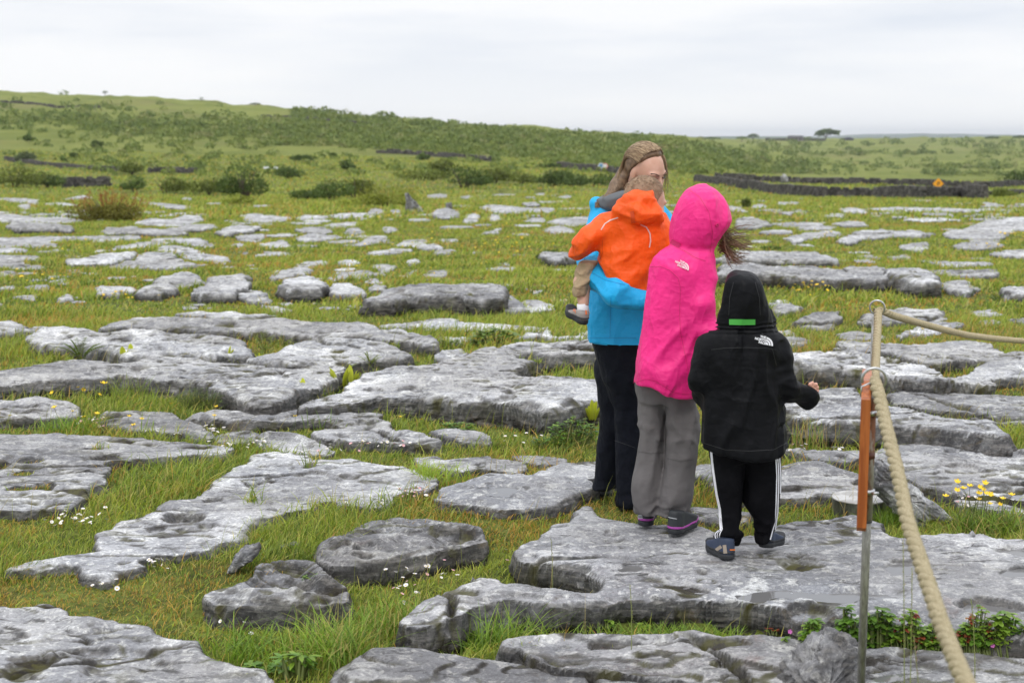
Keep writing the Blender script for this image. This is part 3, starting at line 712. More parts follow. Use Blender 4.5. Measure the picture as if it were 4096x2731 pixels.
while cnt < 292:
    y = random.uniform(768, 930) if cnt < 120 else random.uniform(840, 1240); x = random.uniform(-150, 4250)
    if cnt < 120 and y > 880 and not (x < 1200 or x > 2900): continue
    if cnt >= 120 and (2300 < x < 2900 or (1450 < x < 2300 and random.random() < .6) or y > 1060 and x > 2700): continue
    if 2750 < x and y < 795: continue
    if 900 < x < 1700 and y < 815: continue
    if x < 2750 and y < 778: continue
    if fbm(np.array(x*.004), np.array(y*.03), s=91, o=2) < -.05: continue
    g = gnd(x, y); wpx = random.uniform(18, 75)*(.6 if y < 800 else 1)*(1.6 if cnt >= 120 else 1); s = wpx/FP*g[1]/2; s = s*(.7 if cnt >= 120 and y > 1000 else 1)
    if any((g[0] > W[:, 0].min()-s) and (g[0] < W[:, 0].max()+s) and (g[1] > W[:, 1].min()-s) and (g[1] < W[:, 1].max()+s) and sdist(np.array([g[0]]), np.array([g[1]]), W)[0] > -s*.8 for (W, _a, _b, _c) in SLABG): continue
    o = bpy.data.objects.new('outcrop_rock', random.choice(protos)); sc.collection.objects.link(o)
    o.location = g; o.scale = (s, s*random.uniform(.8, 2.2), min(s*random.uniform(.12, .26), .11)); o.rotation_euler = (0, 0, random.uniform(-.3, .3)+random.choice((0, math.pi)))
    AUTO.append((o, x, y, 'tiny')); setp(o, None, 'rock', 'small outcrops in the far turf'); cnt += 1
LMK = {'the reddish shrub': (445, 840), 'the two leaning stones': (1655, 815), 'the long boulder': (1740, 1180), 'the layered rock stack': (880, 1140), 'the blocky boulder': (1205, 1135),
 'the long dark ledge': (3150, 1090), 'the tall stepped rock': (3650, 1110), 'the rear rope ring': (3509, 1230), 'the pink hood': (2809, 880), "the boy's hood": (2985, 1180), "the toddler's sleeve": (2310, 960),
 'the hummocky slab': (560, 1330), 'the double-layered ledge': (3120, 1015), 'the broad far pavement': (3980, 905), 'the young green tree': (3545, 770), 'the dark humped boulder': (1790, 850),
 'the yellow-green wispy bush': (1550, 800), 'the large round bush': (975, 780), 'the hooked pale ledge': (3540, 935), 'the left picture edge': (0, 1000), 'the orange road sign': (3753, 740), "the woman's shoulder": (2360, 830)}
ORD = ['nearest', 'second', 'third', 'fourth', 'fifth', 'sixth', 'seventh', 'eighth', 'ninth', 'tenth', 'eleventh', 'twelfth', 'thirteenth', 'fourteenth', 'fifteenth', 'sixteenth', 'seventeenth', 'eighteenth', 'nineteenth', 'twentieth']
_pool = {}
for (o, x, y, wd) in AUTO:
    nm = min(LMK, key=lambda k: (LMK[k][0]-x)**2+((LMK[k][1]-y)*3)**2); dx, dy = x-LMK[nm][0], (y-LMK[nm][1])*3
    side_ = ('right of' if dx > 0 else 'left of') if abs(dx) > abs(dy) else ('in front of' if dy > 0 else 'behind')
    _pool.setdefault((nm, side_, wd), []).append((dx*dx+dy*dy, o))
for (nm, side_, wd), v in _pool.items():
    v.sort(key=lambda t: t[0])
    for i, (_, o) in enumerate(v): o['label'] = f"{wd} rock {side_} {nm}, {ORD[min(i, 19)]}{' to it' if i == 0 else ' from it'}"
# ---------------------------------------------------------------- free-standing stones
def stone(pts, thick, name, label, mat=None, base=None, seed=3, bev=.25, tilt=None, amp=.02):
    """pts: outline seen in the photograph, standing on the ground at picture point `base`; thick: real depth in metres"""
    g = gnd(*base); Y = g[1]
    P = np.array([at(x, y, Y) for (x, y) in pts]); n = 120
    # resample
    Q = np.concatenate([P, P[:1]]); sl_ = np.concatenate([[0], np.cumsum(np.linalg.norm(np.diff(Q, axis=0), axis=1))])
    tt = np.linspace(0, sl_[-1], n, endpoint=False); O = np.stack([np.interp(tt, sl_, Q[:, k]) for k in range(3)], -1)
    c = O.mean(0); size = np.linalg.norm(O-c, axis=1).mean()
    rings = []; K = 30
    for k in range(K+1):
        a = math.pi*k/K; f = abs(math.sin(a))**.38*(1-.0) if 0 < k < K else .02
        dy = -math.cos(a)*thick/2
        rings.append(np.stack([c[0]+(O[:, 0]-c[0])*f, np.full(n, Y+thick*.3+dy), c[2]+(O[:, 2]-c[2])*f], -1))
    V = np.concatenate(rings)
    dirn = V-np.array([c[0], Y+thick*.3, c[2]]); dirn /= np.linalg.norm(dirn, axis=1)[:, None]+1e-9
    s = 1/max(size, .02)
    crag = amp > .011
    nn = fbm(V[:, 0]*s*1.2, V[:, 1]*s*1.2, V[:, 2]*s*1.2, seed, 4)*size*.35 + (1-np.abs(fbm(V[:, 0]*s*3+V[:, 2]*s*2, V[:, 1]*s*2, V[:, 2]*s*5, seed+9, 3))*2.5)*amp
    V = V+dirn*nn[:, None]
    if crag:   # broken facets: steps along slanting bedding
        u = (V[:, 0]*.5+V[:, 2]*.8+V[:, 1]*.3)*s*4.5+fbm(V[:, 0]*s*2, V[:, 1]*s*2, V[:, 2]*s*2, seed+4, 3)*2.2; f_ = u-np.floor(u)
        V = V+dirn*((sst(.0, .85, f_)-f_**3*.4-.4)*size*.13+vn(V[:, 0]*s*7, V[:, 1]*s*7, V[:, 2]*s*7, seed+6)*size*.05)[:, None]
    i, j = np.meshgrid(np.arange(K), np.arange(n), indexing='ij')
    F = np.stack([i*n+j, i*n+(j+1) % n, (i+1)*n+(j+1) % n, (i+1)*n+j], -1).reshape(-1, 4)
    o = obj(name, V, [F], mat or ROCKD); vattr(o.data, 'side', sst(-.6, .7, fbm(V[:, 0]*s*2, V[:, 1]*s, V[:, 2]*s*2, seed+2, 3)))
    return setp(o, label, 'rock')
stone(L("1792 2290 1850 2225 1990 2178 1990 2182") if False else L("905 2295 935 2240 975 2195 1030 2180 1040 2200 1015 2230 970 2262 935 2300"), .10, 'leaning_stone', 'small splintered stone leaning up out of the turf', ROCKD, base=(935, 2300), seed=4, amp=.006)
stone(L("1118 2185 1180 2172 1190 2178 1150 2192 1120 2198"), .05, 'stone_chip', 'thin flat stone chip lying in the turf, left of the mossy rugged rock', ROCKD, base=(1140, 2200), seed=6, amp=.002)
stone(L("3508 1850 3545 1862 3620 1940 3680 1975 3760 2030 3812 2078 3800 2100 3740 2095 3650 2100 3560 2030 3510 1960"), .16, 'leaning_rock', 'dark rock slab propped at an angle behind the metal pole and rope', ROCKD, base=(3700, 2100), seed=8, amp=.012)
stone(L("3060 2790 3130 2730 3220 2660 3310 2600 3370 2575 3420 2572 3440 2600 3430 2660 3450 2700 3470 2790"), .25, 'broken_rock', 'broken craggy rock at the bottom edge, left of the metal pole', ROCK, base=(3300, 2800), seed=12, amp=.016)
stone(L("1622 850 1624 800 1618 775 1632 768 1650 800 1660 850"), .35, 'standing_stone', 'left and taller of two pale standing stones leaning together', ROCKF, base=(1645, 850), seed=15, amp=.02)
stone(L("1652 800 1662 806 1694 850 1670 850 1648 815"), .3, 'standing_stone', 'right of the two pale standing stones leaning together', ROCKF, base=(1675, 850), seed=16, amp=.02)
stone(L("1783 835 1785 812 1805 808 1810 838"), .25, 'standing_stone', 'small brown upright stone on the hump behind the dark boulder', ROCKD, base=(1797, 838), seed=18, amp=.01)
stone(L("3128 732 3125 708 3138 698 3150 708 3154 732"), .9, 'standing_stone', 'pale upright stone between the two right-hand stone walls', ROCKF, base=(3140, 745), seed=20, amp=.03)
for (x, y, s) in ((3795, 2082, 20), (3830, 2102, 22), (3888, 2152, 18), (4000, 2098, 24)):
    g = onz(x, y, .09); V, F = tube([g+np.array([-.008, 0, 0]), g+np.array([0, 0, .008]), g+np.array([.008, 0, 0])], [.012*s/20, .016*s/20, .011*s/20], 10)
    V = V + (fbm(V[:, 0]*60, V[:, 1]*60, V[:, 2]*60, 3, 2)*.01)[:, None]
    V[:, 2] += top_z(g[0], g[1])-g[2]+.004
    setp(obj('pebble', V, F, ROCKD), 'small dark pebble lying on the wet slab right of the rope', 'pebble', 'dark pebbles on the wet slab')
# ================================================================ ground sheet
def build_ground():
    ys = [-8.0, -4, -1.5, .5, 2.0]
    y = 3.0
    while y < 9000:
        ys.append(y); y += max(.03, y*.0048 if y < 120 else y*.010 if y < 900 else y*.03)
    ys.append(9000.); ys = np.array(ys); nx = 460
    t = np.linspace(-1, 1, nx); t = t*(.6+.4*np.abs(t))
    X = t[None, :]*(np.maximum(10, .62*np.abs(ys)+6))[:, None]; Y = np.repeat(ys[:, None], nx, 1)
    Z = zg(X, Y)
    for (W, hol, h, gg) in SLABG:
        x0, y0, cx_, cy_, ZZ = gg
        m = (X > W[:, 0].min()) & (X < W[:, 0].max()) & (Y > W[:, 1].min()) & (Y < W[:, 1].max())
        if not m.any(): continue
        sd = sdist(X[m], Y[m], W)
        for (a, b, c, d) in hol:
            q = np.sqrt(((X[m]-a)/c)**2+((Y[m]-b)/d)**2); sd = np.minimum(sd, (q-1.05)*min(c, d))
        lim = h - SLOPE*soft(Y[m]-11, 2.0) - .04 - h*.3
        k = sst(.0, .12, sd); Z[m] = np.where(lim < Z[m], Z[m]*(1-k)+lim*k, Z[m])
    V = np.stack([X, Y, Z], -1).reshape(-1, 3); ny = len(ys)
    i, j = np.meshgrid(np.arange(ny-1), np.arange(nx-1), indexing='ij')
    F = np.stack([i*nx+j, i*nx+j+1, (i+1)*nx+j+1, (i+1)*nx+j], -1).reshape(-1, 4)
    m = NT('turf_soil'); p = m.pos(kind='World')
    n1 = m.tex(.5, 5, .6, p); n2 = m.tex(3.0, 6, .65, p); n3 = m.tex(22, 5, .7, p); far = m.tex(.035, 6, .62, p, .4)
    near = m.mix(m.mr(n2, .35, .62), (.075, .10, .02), (.19, .225, .045))
    near = m.mix(m.mr(n1, .52, .64, 0, .75), near, (.22, .135, .03))
    near = m.mix(m.mr(n3, .3, .6, .75, 0), near, (.035, .03, .012))
    hill = m.mix(m.mr(far, .36, .6), (.155, .185, .035), (.215, .24, .055))
    hill = m.mix(m.mr(m.tex(.011, 5, .6, p), .5, .66, 0, .8), hill, (.20, .19, .065))
    hill = m.mix(m.mr(m.tex(.16, 6, .7, p), .56, .7, 0, .7), hill, (.075, .105, .022))
    hill = m.mix(m.mr(m.tex(.3, 6, .75, p), .66, .72, 0, .6), hill, (.32, .31, .29))
    dist = m.n('ShaderNodeSeparateXYZ'); m.l(p, dist.inputs[0])
    c = m.mix(m.mr(dist.outputs[1], 24, 100), near, hill)
    b = m.bump(m.mix(.5, n3, m.tex(5, 8, .75, p)), 1.0, .05)
    fb = m.bump(m.tex(.5, 8, .8, p), .7, 1.0)
    nm = m.mix(m.mr(dist.outputs[1], 60, 160), b, fb)
    m.set(c, .9, nm, Specular_IOR_Level=.15)
    return setp(link('ground', mesh_np('ground', V, [F]), m.m), kind='structure')
build_ground()
# ================================================================ grass
def leaf_mat(name, trans=.35, rough=.5, spec=.35):
    m = NT(name); c = m.attr('tint', True)
    c2 = m.mix(m.mr(m.tex(9, 3, .6, m.pos(kind='World')), .3, .7, 0, .35), c, m.mix(1.0, c, (.7, .75, .7), 'MULTIPLY'))
    m.set(c2, rough, Specular_IOR_Level=spec)
    t = m.n('ShaderNodeBsdfTranslucent'); m.l(m.mix(1.0, c2, (1.25, 1.3, .8), 'MULTIPLY'), t.inputs[0])
    x = m.n('ShaderNodeMixShader'); x.inputs[0].default_value = trans
    m.l(m.b.outputs[0], x.inputs[1]); m.l(t.outputs[0], x.inputs[2]); m.l(x.outputs[0], m.o.inputs[0])
    return m.m
GRASS = leaf_mat('grass_blades'); LEAF = leaf_mat('green_leaves', .3, .42, .4); BUSH = leaf_mat('bush_leaves', .2, .6, .2)
def blades(P, h, w, lean, laz, az, col, tip=(1.25, 1.2, 1.0), levels=3, base_dark=.85):
    n = len(P); ts = np.linspace(0, 1, levels+1); V = np.zeros((n, levels*2+1, 3)); C = np.zeros_like(V)
    lx, ly = np.cos(laz)*lean*h, np.sin(laz)*lean*h; wx, wy = np.cos(az)*w/2, np.sin(az)*w/2
    tipc = np.asarray(tip)
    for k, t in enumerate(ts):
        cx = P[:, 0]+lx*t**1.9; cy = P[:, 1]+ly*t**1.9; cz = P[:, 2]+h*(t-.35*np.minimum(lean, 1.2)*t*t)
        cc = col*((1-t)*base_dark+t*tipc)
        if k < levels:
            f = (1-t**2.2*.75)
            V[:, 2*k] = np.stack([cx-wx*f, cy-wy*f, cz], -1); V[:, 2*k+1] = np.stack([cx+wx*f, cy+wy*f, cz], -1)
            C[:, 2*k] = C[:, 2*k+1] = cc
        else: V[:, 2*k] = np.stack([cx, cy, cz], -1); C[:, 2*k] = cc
    b = (np.arange(n)*(levels*2+1))[:, None]
    Q = np.concatenate([b+np.array([2*k, 2*k+1, 2*k+3, 2*k+2]) for k in range(levels-1)], 0)
    T = b+np.array([2*levels-2, 2*levels-1, 2*levels])
    return V.reshape(-1, 3), [Q, T], C.reshape(-1, 3)
PAL = np.array([[.235, .315, .05], [.37, .42, .075], [.12, .18, .03], [.49, .30, .08], [.45, .40, .13]])
def patchcol(x, y, rng):
    n = len(x)
    a = fbm(x*.75, y*1.0, s=61, o=3); b = fbm(x*1.1, y*1.1, s=62, o=3); g = fbm(x*2.4, y*2.4, s=63, o=3)
    w = np.stack([np.full(n, .9), .75+1.6*np.clip(b, -.3, 1), .42+.9*np.clip(-b, -.3, 1), .10+2.1*sst(.04, .42, a), .22+.6*sst(0, .4, g)], -1)
    w = np.clip(w, .02, None); w /= w.sum(1)[:, None]; cu = np.cumsum(w, 1); r = rng.random(n)[:, None]
    i = (r > cu).sum(1).clip(0, 4); c = PAL[i]*(rng.uniform(.75, 1.25, n)[:, None])
    return c, a
def free_of_rock(x, y, pad=0.0):
    ok = np.ones(len(x), bool)
    for (W, hol, h, gg) in SLABG:
        m = ok & (x > W[:, 0].min()-.05) & (x < W[:, 0].max()+.05) & (y > W[:, 1].min()-.05) & (y < W[:, 1].max()+.05)
        if not m.any(): continue
        sd = sdist(x[m], y[m], W)
        for (a, b, c, d) in hol:
            q = np.sqrt(((x[m]-a)/c)**2+((y[m]-b)/d)**2); sd = np.minimum(sd, (q-1)*min(c, d))
        i = np.nonzero(m)[0]; ok[i[sd > pad]] = False
    return ok
def build_grass():
    rng = np.random.default_rng(5); VV = []; QQ = []; TT = []; CC = []; off = 0
    bands = [(3.6, 6.2, 9500, .044, .0035, 3), (6.2, 9.5, 5200, .05, .0048, 3), (9.5, 15, 1900, .06, .008, 2), (15, 26, 620, .05, .017, 2), (26, 48, 250, .055, .022, 2), (48, 125, 34, .11, .055, 2), (125, 300, 5, .17, .13, 2)]
    for (d0, d1, dens, hh, ww, lv) in bands:
        mu = .56 if d1 < 30 else .47; area = (d1*d1-d0*d0)*mu; n = int(area*dens)
        d = np.sqrt(rng.uniform(d0*d0, d1*d1, n)); x = rng.uniform(-mu, mu, n)*d; y = d
        dn = fbm(x*3.1, y*3.1, s=71, o=3)
        keep = rng.random(n) < .92+.7*dn
        x, y, dn = x[keep], y[keep], dn[keep]
        ok = free_of_rock(x, y, .015 if d0 < 15 else .05); x, y, dn = x[ok], y[ok], dn[ok]; n = len(x)
        z = zg(x, y)-.004
        c, a = patchcol(x, y, rng)
        h = hh*rng.lognormal(0, .42, n)*(.60+1.1*sst(-.25, .35, fbm(x*1.3, y*1.3, s=72, o=3)))*(1-.45*sst(.05, .4, a))
        h = np.clip(h, .01, hh*3.2)
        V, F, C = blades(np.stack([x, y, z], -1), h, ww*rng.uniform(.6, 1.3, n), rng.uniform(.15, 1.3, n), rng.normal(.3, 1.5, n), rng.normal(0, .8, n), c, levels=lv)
        VV.append(V); CC.append(C); QQ.append(F[0]+off); TT.append(F[1]+off); off += len(V)
    # straws and seed stems standing above the turf
    n = 2600; d = np.sqrt(rng.uniform(4.2**2, 13**2, n)); x = rng.uniform(-.40, .40, n)*d; ok = free_of_rock(x, d, -.02); x, y = x[ok], d[ok]; n = len(x)
    c = np.where(rng.random(n)[:, None] < .5, np.array([.42, .34, .16]), np.array([.24, .27, .07]))*rng.uniform(.7, 1.2, n)[:, None]
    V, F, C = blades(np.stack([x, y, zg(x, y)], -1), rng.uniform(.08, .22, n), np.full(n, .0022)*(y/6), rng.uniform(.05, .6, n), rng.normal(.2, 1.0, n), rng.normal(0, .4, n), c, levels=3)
    VV.append(V); CC.append(C); QQ.append(F[0]+off); TT.append(F[1]+off); off += len(V)
    me = mesh_np('grass', np.concatenate(VV), [np.concatenate(QQ), np.concatenate(TT)])
    vattr(me, 'tint', np.concatenate(CC), 'C')
    setp(link('grass', me, GRASS), 'short wet grass, moss and straw growing between the rocks', 'grass', kind='stuff')
build_grass()
# ================================================================ bushes, trees, walls, far things
WOOD = plain('bark', (.09, .07, .05), .9)
def clump(mb, c, rad, n, leaf, tint, rng, var=.3, shell=.55, lump=.3, seed=0, wind=0.0):
    """leaf-sized faces spread through an uneven crown"""
    rad = np.asarray(rad, float)
    d = rng.normal(size=(n, 3)); d /= np.linalg.norm(d, axis=1)[:, None]
    L_ = 1+lump*2*fbm(d[:, 0]*2.1+seed, d[:, 1]*2.1, d[:, 2]*2.1, 33, 3)
    r = (shell+(1-shell)*rng.random(n)**.6)*L_
    P = c + d*r[:, None]*rad; P[:, 0] += wind*(P[:, 2]-c[2])
    a = rng.normal(size=(n, 3))+d*.6; a /= np.linalg.norm(a, axis=1)[:, None]
    u = np.cross(a, rng.normal(size=(n, 3))); u /= np.linalg.norm(u, axis=1)[:, None]; v = np.cross(a, u)
    s = leaf*rng.uniform(.6, 1.4, n)[:, None]
    V = np.stack([P-u*s*.5, P+v*s*.42, P+u*s*.5, P-v*s*.42], 1).reshape(-1, 3)
    F = np.arange(n*4).reshape(-1, 4)
    k = 1+var*1.6*fbm(P[:, 0]/rad[0]*2+seed, P[:, 1]/rad[0]*2, P[:, 2]/rad[2]*2, 44, 2)+rng.normal(0, var*.35, n)
    col = np.asarray(tint)*np.clip(k, .4, 1.8)[:, None]
    mb.add(V, F, np.repeat(col, 4, 0))
_rb = np.random.default_rng(8)
def bush(xc, ybase, wpx, hpx, name, label, tint=(.055, .085, .02), n=900, group=None, leafpx=7, lumps=5, stems=3, depth=.8, twig=None, wind=0.0, trunk=.12):
    g = gnd(xc, ybase); k = math.hypot(g[1], g[0])/FP; w, h = wpx*k*1.2, hpx*k*1.1; n = int(n*1.4)
    root = empty(name, g); setp(root, label, 'tree' if 'tree' in name else 'bush', group)
    mb = MB(); lf = leafpx*k
    for i in range(lumps):
        a = _rb.uniform(-1, 1) if lumps > 1 else 0; hh = h*(_rb.uniform(.55, 1.0)*(1-.4*abs(a)))
        c = g+np.array([a*w*.33, _rb.uniform(-.25, .25)*w*depth, hh*.5 + h*trunk])
        clump(mb, c, (w*_rb.uniform(.22, .34), w*.28*depth, hh*.5), n//lumps, lf, np.array(tint)*_rb.uniform(.85, 1.2), _rb, seed=xc*.1+i, wind=wind)
    mb.build('crown', BUSH, root)
    t = MB()
    for i in range(stems):
        a = _rb.uniform(-.3, .3)
        P = g+np.array([[a*w*.2, 0, -.05], [a*w*.5+wind*h*.2, 0, h*.35], [a*w*.9+wind*h*.5, 0, h*.75]])
        V, F = tube(P, [h*.045, h*.03, h*.008], 6); t.add(V, F)
    t.build('trunk', WOOD, root)
    if twig is not None:
        m2 = MB()
        for i in range(90):
            a = _rb.uniform(-.5, .5); b = g+np.array([a*w*.9, _rb.uniform(-.3, .3)*w, h*(.55*(1-abs(a)))]); e = b+np.array([a*w*.25, 0, h*_rb.uniform(.15, .55)])
            V, F = tube([b, (b+e)/2+_rb.normal(0, .02, 3), e], lf*.12, 4, False); m2.add(V, F, twig)
            clump(m2, e, (lf, lf, lf*1.4), 5, lf*.8, twig, _rb)
        m2.build('shoots', BUSH, root)
    return root
GR = 'bushes along the foot of the hill'
DK, OL, YG, MG = (.085, .125, .028), (.15, .18, .035), (.27, .30, .05), (.12, .175, .04)
bush(978, 806, 175, 140, 'hawthorn_tree', 'large dark round bush, tallest in the row left of the leaning stones', DK, 2600, GR, lumps=6, stems=5, trunk=.15)
bush(958, 818, 105, 36, 'bush', 'low bright yellow-green bush in front of the large dark round one', YG, 700, GR)
bush(830, 782, 150, 75, 'bush', 'dense olive bush directly left of the large dark round one', OL, 1300, GR)
bush(668, 775, 160, 62, 'bush', 'spreading low olive bush, second left of the large dark round one', OL, 1100, GR)
bush(540, 768, 90, 60, 'bush', 'mid-green bush right of the short dark stone wall on the left', MG, 700, GR)
bush(523, 700, 75, 60, 'bush', 'pale willowy bush leaning right above the left-hand stone wall', OL, 700, GR, wind=.4)
bush(60, 748, 200, 75, 'bush', 'long grey-green thicket at the left edge in front of the stone wall', OL, 1500, GR)
bush(190, 752, 130, 60, 'bush', 'dark end of the thicket touching the short dark stone wall', DK, 900, GR)
bush(1160, 715, 110, 45, 'bush', 'low dark bush behind and right of the large round one', DK, 700, GR)
bush(1240, 800, 150, 50, 'bush', 'low spreading dark bush, left one of three in front of the meadow', DK, 1000, GR)
bush(1330, 802, 170, 78, 'bush', 'dark leafy bush, middle one of three in front of the meadow', DK, 1300, GR)
bush(1420, 792, 150, 88, 'bush', 'olive bush, right one of three in front of the meadow', OL, 1200, GR)
bush(1550, 832, 170, 82, 'bush', 'yellow-green bush with wispy shoots, just left of the leaning stones', YG, 1500, GR, twig=(.26, .27, .05))
bush(1440, 828, 130, 40, 'bush', 'low yellow-green scrub at the foot of the wispy bush', YG, 700, GR)
bush(1385, 680, 75, 32, 'bush', 'small round dark bush alone in the bright meadow', DK, 500, GR)
bush(1690, 725, 180, 52, 'bush', 'olive thicket left of the tall peaked bush', OL, 1000, GR)
bush(1772, 700, 90, 70, 'bush', 'tall peaked bush rising behind the thicket left of the woman', OL, 900, GR)
bush(1860, 752, 180, 90, 'bush', 'broad dark bush, widest in the thicket left of the woman', DK, 1700, GR)
bush(1980, 735, 140, 70, 'bush', 'brown-green bush right of the broad dark one', OL, 1000, GR)
bush(2080, 738, 130, 52, 'bush', 'low bush in the gap left of the hedge by the woman', OL, 800, GR)
bush(2230, 745, 190, 62, 'bush', 'dark hedge-like bush nearest the left of the woman\'s head', DK, 1500, GR)
bush(2370, 748, 190, 58, 'bush', 'dark bush immediately left of the woman\'s head', DK, 1300, GR)
bush(1905, 742, 90, 30, 'bush', 'small bush at the front of the thicket left of the woman', DK, 400, GR)
bush(98, 652, 68, 52, 'bush', 'whitish flowering hawthorn above the left-hand wall', (.12, .15, .07), 600, 'lone bushes on the hillside')
bush(392, 592, 40, 36, 'bush', 'small dark round bush alone in the middle of the left hillside', DK, 350, 'lone bushes on the hillside')
bush(298, 632, 30, 22, 'bush', 'tiny dark bush below the round one on the left hillside', DK, 250, 'lone bushes on the hillside')
bush(116, 568, 46, 26, 'bush', 'low round bush high on the far left hillside', MG, 300, 'lone bushes on the hillside')
bush(250, 648, 30, 18, 'bush', 'tiny bush right of the whitish hawthorn', MG, 250, 'lone bushes on the hillside')
bush(1215, 648, 90, 36, 'bush', 'dark bush standing on the pasture below the scrub', DK, 500, 'lone bushes on the hillside')
bush(1690, 642, 46, 32, 'bush', 'small bush in front of the hillside stone wall', MG, 350, 'lone bushes on the hillside')
bush(1332, 627, 24, 18, 'bush', 'tiny bush left of the hillside stone wall', DK, 200, 'lone bushes on the hillside')
bush(2200, 672, 70, 26, 'bush', 'dark bush at the right end of the hillside stone wall', DK, 400, 'lone bushes on the hillside')
bush(445, 888, 215, 108, 'bush', 'rounded reddish-green shrub standing in the rocky turf on the left', (.17, .155, .03), 3200, lumps=6, leafpx=7, twig=(.33, .15, .045), trunk=.02)
bush(3545, 792, 62, 72, 'shrub', 'bright green young tree in front of the right-hand stone wall', YG, 900, 'shrubs by the right-hand walls', lumps=4, depth=.8, trunk=.1)
bush(2978, 832, 40, 50, 'shrub', 'thin sapling in the turf just right of the pink hood', (.12, .15, .03), 350, 'shrubs by the right-hand walls', lumps=4, trunk=.1)
bush(3990, 792, 110, 36, 'bush', 'low olive bush at the right end of the near stone wall', OL, 700, 'shrubs by the right-hand walls')
bush(4090, 742, 150, 70, 'bush', 'dark bush at the right edge behind the far stone wall', DK, 900, 'shrubs by the right-hand walls')
bush(2200, 1040, 120, 45, 'bush', 'dark green herbage over the mossy rock beside the toddler\'s arm', (.10, .14, .03), 700, 'weeds in the rocky turf', leafpx=8, trunk=0)
bush(3080, 1000, 60, 20, 'bush', 'tuft of low weeds at the foot of the double-layered ledge', MG, 200, 'weeds in the rocky turf', leafpx=9, trunk=0)
# ridge trees
def tree(xc, yb, wpx, hpx, name, label, n, tint, wind, group, Y=None):
    g = gnd(xc, yb) if Y is None else at(xc, yb, Y); k = g[1]/FP; w, h = wpx*k, hpx*k
    root = empty(name, g); setp(root, label, 'tree', group); mb = MB()
    for i in range(7):
        a = -1+2*i/6; c = g+np.array([a*w*.36+wind*h*.3, _rb.uniform(-.15, .15)*w, h*(.62+.18*(1-abs(a)) + wind*.12*a)])
        clump(mb, c, (w*.2, w*.22, h*.2), n//7, w*.085, np.array(tint)*_rb.uniform(.85, 1.2), _rb, seed=i+xc)
    mb.build('crown', BUSH, root); t = MB()
    V, F = tube(g+np.array([[0, 0, -.5], [wind*h*.08, 0, h*.3], [wind*h*.2, 0, h*.6]]), [h*.05, h*.04, h*.02], 7); t.add(V, F)
    for a in (-.9, -.4, .3, .8):
        V, F = tube(g+np.array([[wind*h*.06, 0, h*.28], [a*w*.2, 0, h*.48], [a*w*.38, 0, h*.68]]), [h*.028, h*.02, h*.008], 5); t.add(V, F)
    t.build('trunk', WOOD, root); return root
RT = 'trees on the skyline'
tree(421, 384, 20, 22, 'tree', 'small dark tree on the skyline, leftmost of the two on the bare ridge', 260, DK, 0, RT)
tree(806, 408, 20, 20, 'tree', 'pale thin tree on the skyline, right one of the two on the bare ridge', 160, (.13, .16, .06), 0, RT)
tree(1020, 424, 40, 12, 'tree', 'low dark clump on the skyline where the scrub begins', 240, DK, 0, RT)
tree(3302, 562, 92, 46, 'windswept_tree', 'big windswept tree leaning right on the far skyline', 900, DK, .35, RT)
tree(3012, 563, 42, 28, 'tree', 'rounded tree left of the low building on the far skyline', 420, DK, 0, RT)
tree(2968, 565, 44, 20, 'tree', 'lower tree touching the rounded one on the far skyline', 300, MG, 0, RT)
tree(2850, 563, 60, 14, 'tree', 'row-like low trees above the shoulder of the hill', 240, MG, 0, RT)
tree(3236, 563, 24, 18, 'tree', 'small tree just right of the low building on the skyline', 160, DK, 0, RT)
tree(3968, 560, 60, 14, 'tree', 'low dark trees on the skyline at the far right', 260, DK, 0, RT)
tree(4078, 562, 60, 20, 'tree', 'wider tree cut by the right edge on the skyline', 260, DK, 0, RT)
tree(1322, 452, 46, 14, 'tree', 'flat-topped bushy tree on the wooded skyline', 300, MG, 0, RT)
# scrub that reads as one mass
def scrub():
    rng = np.random.default_rng(21); mb = MB(); n = 0
    ridge = lambda x: np.interp(x, [0, 500, 1000, 1500, 2000, 2400, 2700, 3300, 4096], [362, 386, 424, 463, 512, 540, 556, 562, 562])
    tries = 0
    while n < 3600 and tries < 45000:
        tries += 1
        x = rng.uniform(-150, 4250); y = rng.uniform(380, 705); r_ = ridge(x)
        if y < r_+3: continue
        f = (y-r_)
        if x < 1150:
            dens = .9*math.exp(-((y-(475+x*.055))/42)**2) + (.35 if y > 560 else .12)*.25
            if x < 250: dens *= .5
            if f < 40: dens *= .15
        elif x < 2750:
            low = np.interp(x, [1150, 1500, 2000, 2500, 2750], [585, 600, 628, 680, 690]); dens = 1.1 if y < low else .06
        else:
            edge = np.interp(x, [2750, 3350], [570, 705])
            if x < 3350 and y > edge: dens = 1.0 if y < 698 else 0
            else:
                dens = max(math.exp(-((y-(612+.004*(x-2700)))/7)**2), math.exp(-((y-(660+.008*(x-2700)))/9)**2), .28 if y < 600 else .1)
                if y > 690 and x > 3350: dens = .5 if x > 3700 else .1
        dens *= .5+1.3*float(fbm(np.array(x*.011), np.array(y*.035), s=55, o=3)+.35)
        if rng.random() > dens: continue
        g = gnd(x, y)
        if g[1] > 2200 or g[1] < 170: continue
        k = g[1]/FP; w = max(1.3, rng.uniform(14, 34)*k*(.8 if g[1] > 700 else 1)); w = min(w, 7); h = w*rng.uniform(.45, .85)
        t = np.array([(.15, .20, .05), (.19, .24, .06), (.22, .26, .065), (.27, .28, .11)][rng.choice(4, p=[.34, .34, .27, .05])])
        clump(mb, g+np.array([0, 0, h*.35]), (w*.75, w*.7, h*.8), 46, w*.32, t, rng, seed=n*.7, shell=.7, var=.16); n += 1
    return setp(mb.build('hillside_scrub', BUSH), 'dense green hazel scrub covering the hillside and far fields', 'scrub', kind='stuff')
scrub()
